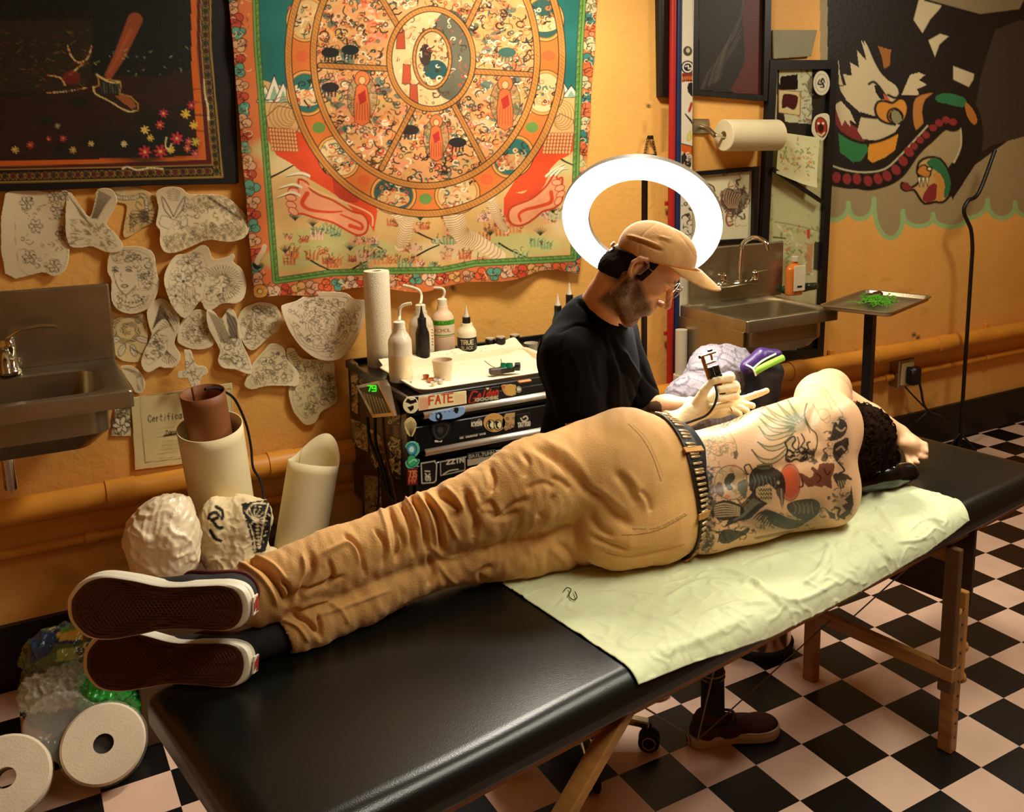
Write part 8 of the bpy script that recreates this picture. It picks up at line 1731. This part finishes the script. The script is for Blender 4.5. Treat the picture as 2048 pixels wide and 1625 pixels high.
for i, (u, v, vt) in enumerate(((981, 707, 676), (1002, 708, 673), (1030, 702, 669))):
    c = at(u, v, 2, ctop); h = at(u, vt, 1, c[1])[2]-ctop; t = thing('ink_bottle', ['short black ink bottle, leftmost of the three at the back of the cart', 'short black ink bottle, middle of the three at the back of the cart', 'short black ink bottle, rightmost of the three at the back of the cart'][i], 'bottle', c, 'short black ink bottles on the cart')
    MB().lathe([(.001, 0), (.019, 0), (.020, .003), (.020, h-.006), (.018, h-.004), (.001, h-.004)], c, (0, 0, 1), 20).build('bottle_body', M_black, t, True); MB().lathe([(.018, h-.004), (.018, h), (.001, h+.001)], c, (0, 0, 1), 20).build('lid', mat('pale_lid', 'b8a88c', rough=.4), t, True)
def cup(nm, lab, c, r, h, col, trans=0, fill=None, rough=.3):
    t = thing(nm, lab, 'cup', c); b = MB(); b.lathe([(.001, .001), (r*.82, 0), (r, h), (r*.96, h), (r*.78, .004), (.001, .004)], c, (0, 0, 1), 28, capend=False); b.build('cup_wall', mat('cup_'+col, col, rough=rough), t, True)
    if fill: MB().lathe([(r*.82, h*.45), (.001, h*.45)], c, (0, 0, 1), 24, capend=False).build('liquid', mat('liquid_'+fill, fill, rough=.1), t, True)
cup('plastic_cup', 'translucent cup of rinse water in the middle of the tray', at(886, 760, 2, zt_-.006), .036, .072, 'd8c0a0', fill='a88868')
cup('plastic_cup', 'small white tub at the back of the cart beside the man', at(1062, 703, 2, ctop), .028, .035, 'e0d4bc')
for i, (u, v, col) in enumerate(((874, 766, 'd8d0c0'), (884, 768, 'e0d8c8'), (868, 772, 'd8cdb8'), (862, 765, 'c87850'), (852, 758, 'c86a40'))):
    cup('ink_cup', ['small white ink cap below the rinse cup', 'small white ink cap, nearest the tray edge', 'small white ink cap left of the others on the tray', 'small reddish ink cap on the left of the tray', 'small orange ink cap furthest left on the tray'][i], at(u, v, 2, zt_-.006), .011, .014, col, fill='3a2c4c' if i < 3 else 'a83418')
for i, (u, vb, vt, cc_, lab) in enumerate(((1140, 706, 600, '14110f', 'ink bottle with black cap and pale tip just above the man’s shoulder'), (1117, 712, 622, '2a4c48', 'ink bottle with a teal tip, lower one above the man’s shoulder'))):
    c = at(u, vb, 2, ctop); c = (min(c[0], CX1-.05), min(c[1], CY1-.05), ctop); bottle('ink_bottle', lab.replace('’', ''), c, .024, at(u, vt, 1, c[1])[2]-ctop, '14110f' if i == 0 else '24403c', neck=.5, cap=.022, nozzle='cone', capr=.6)
# spare machine on the tray with green frame
c = at(1005, 748, 2, zt_); t = thing('tattoo_machine', 'spare tattoo machine with green parts lying on the tray liner', 'tattoo machine', c); c = c+np.array((0, 0, .012)); d1 = nz(RT*np.array((1, 1, 0))); 
MB().bar(c-d1*.055-np.array((0, .02, 0)), c-d1*.005, .024, .022, (0, 0, 1), .004).build('grip', mat('grey_rubber_grip', '4a3c34', rough=.6), t); MB().bar(c-d1*.01, c+d1*.05+np.array((0, .02, .004)), .026, .022, (0, 0, 1), .003).build('frame', M_black, t)
for s in (0, .022): MB().lathe([(.004, 0), (.011, .001), (.011, .018), (.004, .019)], c+d1*(.005+s)+np.array((0, .004, .008)), (.2, .2, 1), 14).build('coil', mat('green_metal', '1c8a5c', rough=.25, metal=.5), t, True)
MB().lathe([(.004, 0), (.015, .002), (.015, .02), (.004, .022)], c+d1*.052+np.array((0, .02, .010)), d1, 16).build('rear_knob', M_black, t, True)
MB().tube(spl([c-d1*.05+np.array((0, .03, .03)), c-d1*.03+np.array((0, .015, .012)), c], 4), .0014, 5).build('spring', M_gold, t, True)
MB().tube([c+np.array((0, 0, .012)), c+np.array((.0, .01, .04))], .0018, 6).build('needle_bar', M_gold, t, True)
c = at(1047, 762, 2, zt_-.003); tag(MB().box(c, (.05, .03, .008), bev=.003).build('orange_wrapper', mat('orange_foil', 'c8783c', rough=.4)), 'crumpled orange wrapper at the front of the tray near the man', 'wrapper')
# ================================================================== PAPER ROLLS, BAGS AND BUNDLES ON THE LEFT
def proll(nm, lab, top, bot, r, m, col_in=None, flap=False, parent=None, hollow=True, ell_=1.0):
    ax = nz(np.array(bot)-np.array(top)); L_ = np.linalg.norm(np.array(bot)-np.array(top)); t = thing(nm, lab, 'paper roll', bot)
    u = nz(np.cross(ax, (0, 1, 0))); v = np.cross(ax, u); G = []; n = 70
    for k in range(n+14):
        a = -1.9+2*PI*k/n; rr = r*(1+.035*k/n); row = []
        for s in np.linspace(0, 1, 12):
            cut = (.16*max(0, math.cos((k/n)*2*PI-1.0))**2*(1-s)**3) if flap else .012*math.sin(a*1.0)*(1-s)**4
            row.append(np.array(top)+ax*(L_*s-cut*(1 if flap else -1)*.6)+(u*math.cos(a)+v*math.sin(a))*rr*(1+.03*(1-s)))
        G.append(row)
    b = MB(); b.grid(G); o = b.build('paper', m, t, True); md = o.modifiers.new('s', 'SOLIDIFY'); md.thickness = .003; return t
M_cream = mat('cream_paper', 'ead8a8', rough=.75, var=.04); M_kraft = mat('kraft_paper', '8a5228', rough=.55, var=.2, vscale=4, stretch=(1, 1, .3))
y1 = .80; top = at(420, 852, 1, y1); b1 = at(450, 1030, 1, y1+.05); d = b1-top; bot = top+d*(top[2]-.44)/(-d[2])
proll('paper_roll', 'wide cream paper roll leaning left with a brown roll inside', top, bot, .096, M_cream)
tp2 = at(405, 785, 1, y1+.03); proll('paper_roll', 'brown kraft paper roll standing inside the wide cream roll', tp2, lerp(top, bot, .55), .066, M_kraft)
y2 = .82; top = at(628, 925, 1, y2-.02); b2 = at(597, 1110, 1, y2-.06); d = b2-top; bot2 = top+d*(top[2]-.36)/(-d[2])
proll('paper_roll', 'cream paper roll with a torn pointed top beside the tool cart', top, bot2, .082, M_cream, flap=True)
# cartons under the rolls and the bag
M_card = mat('brown_carton', '4a3018', rough=.8)
def carton(lab, c, d): return tag(MB().box(c, d, bev=.004).build('cardboard_box', M_card), lab, 'box')
carton('brown carton under the wide paper roll', (-1.46, .955, .22), (.26, .22, .44))
bx = bot2; tag(MB().box((bx[0], bx[1], bx[2]/2), (.18, .2, bx[2]), bev=.004).build('cardboard_box', M_card), 'brown carton under the torn-topped paper roll', 'box')
# black cord from the brown roll
tag(MB().tube(spl([at(u, v, 1, y) for u, v, y in ((410, 779, .76), (432, 776, .80), (446, 782, .86), (470, 800, .95), (492, 848, 1.0), (502, 895, 1.0), (506, 935, .98), (520, 960, .96), (527, 990, .9), (530, 1030, .85))], 6), .0045, 8).build('black_cord', M_rub), 'black cord hanging out of the brown paper roll', 'cord')
# bulging bag of wrapping
def blobsolid(nm, lab, cat, prs, h, m, amp=.006, fr=26, seed=1, k=.03, cols=None, parent=None, amp2=0):
    S = Solid(k)
    for c, r in prs: S.ell(c, r)
    V, Q = S.mesh(h); V = relax(V, Q, 1); N = vnormals(V, Q); V = V+N*(amp*vnoise(V, fr, seed)+amp2*(1-np.minimum(1, np.abs(vnoise(V, fr*1.5, seed+3))*3))+amp2*.6*(1-np.minimum(1, np.abs(vnoise(V, fr*3, seed+5))*3)))[:, None]
    col = cols(V, vnormals(V, Q)) if cols else None; o = solidobj(nm, V, Q, m, parent, col)
    return tag(o, lab, cat) if lab else o
bc = at(326, 1080, 1, .60)
blobsolid('stuffed_bag', 'bulging translucent bag of crumpled white paper above the shoes', 'bag', [(bc, (.105, .09, .115)), (bc+(.02, .02, .08), (.07, .07, .05)), (bc+(0, 0, -.08), (.09, .08, .06))], .005, mat('milky_plastic', 'e8d4b0', rough=.35, bump=.5, bscale=40, coat=.4, sss=.2), .008, 22, 3, amp2=.006)
tag(MB().box((bc[0], bc[1], (bc[2]-.12)/2), (.22, .18, bc[2]-.12), bev=.004).build('cardboard_box', M_card), 'brown carton under the bulging bag', 'box')
# canvas tote with black printed banner
cc = at(470, 1075, 1, .70); V0 = []
def totecol(V, N):
    p = Paint(px(V), 'e6d0a0'); K = '16120e'; rg = random.Random(6)
    def C9(L_): return [(90+x*.2979, 740+y*.2979) for x, y in L_]
    p.poly(C9([(1320, 900), (1500, 870), (1520, 960), (1510, 1100), (1480, 1220), (1400, 1240), (1380, 1120), (1350, 1020), (1330, 960)]), K, n=1)
    for k in range(9): a = math.radians(-60+k*22); p.stroke([C9([(1400, 1010)])[0], C9([(1400+90*math.cos(a-1.2), 1010+80*math.sin(a-1.2))])[0]], 2, 'e6d0a0')
    p.stroke(C9([(1350, 960), (1400, 900), (1480, 900)]), 3, 'e6d0a0', n=3); p.stroke(C9([(1375, 1040), (1400, 1120), (1410, 1220)]), 3, 'e6d0a0', n=3); p.stroke(C9([(1500, 900), (1470, 1010), (1440, 1200)]), 3, 'e6d0a0', n=3)
    for k in range(7): p.ell(C9([(1425+k*2, 1050+k*24)])[0], 4, 3, 'e6d0a0', line=K, lw=1)
    for k in range(26): x = rg.uniform(1340, 1500); y = rg.uniform(890, 1220); p.stroke(C9([(x, y), (x+rg.uniform(-20, 20), y+rg.uniform(-16, 16))]), 2, 'e6d0a0')
    for L_ in ([(1100, 1000), (1110, 970), (1150, 960), (1160, 990), (1120, 1010)], [(1130, 1020), (1160, 1060), (1190, 1060)], [(1150, 920), (1190, 950), (1190, 1000)], [(1110, 1080), (1140, 1130), (1180, 1150)]): p.stroke(C9(L_), 7, K, n=4)
    return p.c
blobsolid('canvas_tote', 'crumpled cream canvas tote with a black printed emblem', 'bag', [(cc, (.10, .07, .14)), (cc+(.05, -.01, .06), (.07, .05, .07)), (cc+(-.06, 0, .02), (.06, .06, .12)), (cc+(.02, 0, -.12), (.12, .08, .08))], .0042, mat('tote_cloth', vc=True, rough=.85, bump=.3, bscale=300), .010, 22, 8, cols=totecol, amp2=.005)
tag(MB().box((cc[0], cc[1], (cc[2]-.16)/2), (.18, .14, cc[2]-.16), bev=.004).build('cardboard_box', M_card), 'brown carton under the canvas tote', 'box')
# jumbo tissue roll in plastic and bags on the floor
jr = .108; jc = at(207, 1488, 2, .14); jx = nz(nz(CAM-jc)*np.array((1, 1, .9))+np.array((0, 0, .12))); jx = nz(jx)
t = thing('tissue_roll', 'big white tissue roll wrapped in clear plastic at the lower left corner', 'paper roll', jc)
MB().lathe([(.026, 0), (jr-.006, 0), (jr, .006), (jr, -.0)] if False else [(.026, -.16), (jr-.004, -.16), (jr, -.15), (jr, -.01), (jr-.006, 0), (.026, 0), (.026, -.16)], jc, jx, 48, capend=False).build('paper', mat('tissue_paper', 'd8c8ac', rough=.9, bump=.3, bscale=200), t, True)
MB().lathe([(.0256, -.003), (.0256, -.15), (.001, -.15)], jc, jx, 28, capend=False).build('core', mat('dark_core', '0e0a08', rough=.9), t, True)
S = Solid(.02); S.chain([jc+jx*.0, jc-jx*.16], [jr+.005, jr+.005]); S.ell(jc-np.array((.10, -.06, -.06)), (.09, .09, .09)); S.half(jx, jc-jx*.02, k=.004)
V, Q = S.mesh(.007); N = vnormals(V, Q); V = V+N*(.003*np.abs(vnoise(V, 50, 2)))[:, None]; link('plastic_wrap', fastmesh('plastic_wrap', V, Q), mat('clear_film', 'fff4e0', rough=.12, alpha=.08, coat=1), t, True)
jc2 = jc+np.array((-.235, -.02, .0)); t = thing('tissue_roll', 'second white tissue roll cut off by the left edge of the photograph', 'paper roll', jc2)
MB().lathe([(.026, -.16), (jr, -.15), (jr, -.01), (jr-.006, 0), (.026, 0), (.026, -.16)], jc2, jx, 40, capend=False).build('paper', MATS['tissue_paper'], t, True)
g0 = at(225, 1375, 2, .20); M_green = mat('glossy_green_plastic', '1c8a2c', rough=.15, bump=.5, bscale=40, coat=.6)
blobsolid('green_bag', 'shiny bright green plastic bag under the lower shoe', 'bag', [(g0+(-.01, .04, -.02), (.09, .08, .06)), (g0+(.07, .02, -.06), (.05, .05, .045)), (g0+(.0, .10, -.12), (.08, .07, .09))], .0055, M_green, .010, 45, 2, amp2=.012)
def prt(V, N):
    p = Paint(px(V), '4a5a30'); p.poly([(60, 1260), (110, 1265), (135, 1240), (165, 1250), (160, 1285), (110, 1290), (100, 1310), (60, 1330)], '1c3450'); p.poly([(112, 1268), (150, 1250), (165, 1252), (165, 1280), (118, 1282)], 'c8a03c'); p.poly([(118, 1258), (152, 1246), (158, 1258), (124, 1268)], '5a8430')
    p.stroke([(100, 1262), (116, 1254)], 6, 'e0d4b0'); p.stroke([(98, 1264), (118, 1252), (146, 1242)], 3, '14100e'); text(p, 'DU', (151, 1316), (190, 1296), 15, 8, 'e0d4b0'); text(p, 'DU', (151, 1316), (190, 1296), 15, 4.5, '14100e'); p.poly([(115, 1300), (150, 1295), (150, 1320), (112, 1326)], 'b0b848', .6); return p.c
b0 = at(125, 1290, 2, .30)
blobsolid('printed_bag', 'blue, yellow and green printed plastic bag with black letters at the left edge', 'bag', [(b0+(0, .03, -.03), (.11, .08, .07)), (b0+(.07, 0, -.05), (.07, .06, .06)), (b0+(0, .04, -.16), (.12, .10, .13))], .0055, mat('printed_film', vc=True, rough=.2, bump=.5, bscale=40, coat=.5), .008, 34, 5, cols=prt, amp2=.009)
w0_ = at(140, 1365, 2, .22)
blobsolid('clear_bag', 'crinkled clear plastic bag on top of the tissue roll', 'bag', [(w0_+(0, .02, -.01), (.09, .07, .05)), (w0_+(-.06, 0, -.01), (.06, .06, .04))], .005, mat('crinkled_film', 'f0e0c4', rough=.15, alpha=.22, coat=1, bump=.6, bscale=60), .010, 60, 7, amp2=.014)
fz_ = at(1075, 1500, 2, 0); blobsolid('paper_scrap', 'crumpled pale tissue lying on the floor under the table', 'tissue', [(np.array((fz_[0], fz_[1], .018)), (.045, .03, .018))], .004, M_cream, .005, 90, 3, amp2=.004)

# ================================================================== PLAID CLOTH BUNDLE ON ITS PEDESTAL
pc = pd(1440, 750, 3.18)
def plaid(V, N):
    c = np.tile(np.array(lin('8e878c')), (len(V), 1)); a = V[:, 0]*.8+V[:, 1]*.5+V[:, 2]*.35; b = V[:, 2]*.9-V[:, 0]*.45
    for q, per, w_, col, al in ((a, .034, .0035, '4a4858', .7), (b, .034, .0035, '4a4858', .7), (a+.012, .034, .0015, '6c6878', .6), (b+.012, .034, .0015, '6c6878', .6), (a, .068, .010, '8a8490', .45), (b, .068, .010, '8a8490', .45)):
        f = np.abs((q/per) % 1-.5)*per; m = np.clip((w_/2-f)/.001+.5, 0, 1)*al; c += (np.array(lin(col))-c)*m[:, None]
    return c
ped = thing('pedestal', 'low round chrome footed pedestal behind the table', 'pedestal', (pc[0], pc[1], 0)); pb = at(1532, 1300, 2, .0); px0, py0 = pb[0], pb[1]+.03
MB().lathe([(.115, 0), (.118, .03), (.112, .034)], (px0, py0, 0), (0, 0, 1), 40).build('base_ring', M_rub, ped, True)
MB().lathe([(.108, .034), (.104, .10), (.08, .125), (.03, .135), (.024, .15)], (px0, py0, 0), (0, 0, 1), 40).build('base_drum', mat('worn_chrome', 'b09878', rough=.2, metal=.95), ped, True)
MB().tube([(px0, py0, .13), (px0, py0, .78)], .024, 16).build('column', M_chrome, ped, True); xm, ym = (pc[0]+px0)/2, (pc[1]+py0)/2
MB().box((pc[0]+.02, pc[1], .80), (.34, .22, .05), bev=.015).build('cushion_top', M_black, ped); MB().bar((px0, py0, .765), (pc[0], pc[1], .765), .05, .02).build('support_arm', M_black, ped)
PH = pc[2]-.86; S_ = [(pc+(-.10, .0, -.06), (.10, .09, .075)), (pc+(.0, .01, .0), (.11, .09, .095)), (pc+(.08, .02, -.01), (.08, .08, .09)), (pc+(-.02, 0, -.11), (.16, .10, .06)), (pc+(-.17, -.02, -.10), (.06, .06, .045))]
blobsolid('plaid_cloth', 'bundled grey plaid shirt lying behind the gloved hands', 'cloth', S_, .0048, mat('plaid_cotton', vc=True, rough=.9, bump=.3, bscale=300), .012, 20, 4, cols=plaid, amp2=.006)
gb = pd(1528, 762, 3.12); t = thing('padded_bag', 'black and purple padded pouch with lime green strap beside the plaid shirt', 'bag', gb)
S = Solid(.02); S.chain([gb+np.array((-.01, 0, -.10)), gb+np.array((0, 0, .02))], [.055, .058]); S.ell(gb+(0, 0, .03), (.065, .055, .04)); V, Q = S.mesh(.005); solidobj('pouch_body', V+vnormals(V, Q)*(.003*vnoise(V, 40, 1))[:, None], Q, mat('black_nylon', '14121a', rough=.5), t)
S = Solid(.01); pa, pb2 = pd(1496, 735, 3.08), pd(1552, 712, 3.10); S.chain([pa, lerp(pa, pb2, .5)+np.array((0, 0, .012)), pb2], [.026, .032, .022]); V, Q = S.mesh(.004); solidobj('purple_flap', V, Q, mat('purple_nylon', '3c2060', rough=.35), t)
MB().tube(spl([pd(1510, 745, 3.04), pd(1530, 733, 3.03), pd(1566, 716, 3.06)], 5), .011, 10).build('green_strap', mat('lime_webbing', '8ac83c', rough=.5), t, True)
MB().tube(spl([pd(1492, 730, 3.05), pd(1506, 738, 3.03), pd(1512, 752, 3.03)], 5), .003, 6).build('white_piping', mat('white_cord', 'e8e0d0', rough=.5), t, True); MB().tube(spl([pd(1506, 738, 3.03), pd(1525, 722, 3.045), pd(1552, 708, 3.06)], 5), .003, 6).build('white_piping', MATS['white_cord'], t, True)
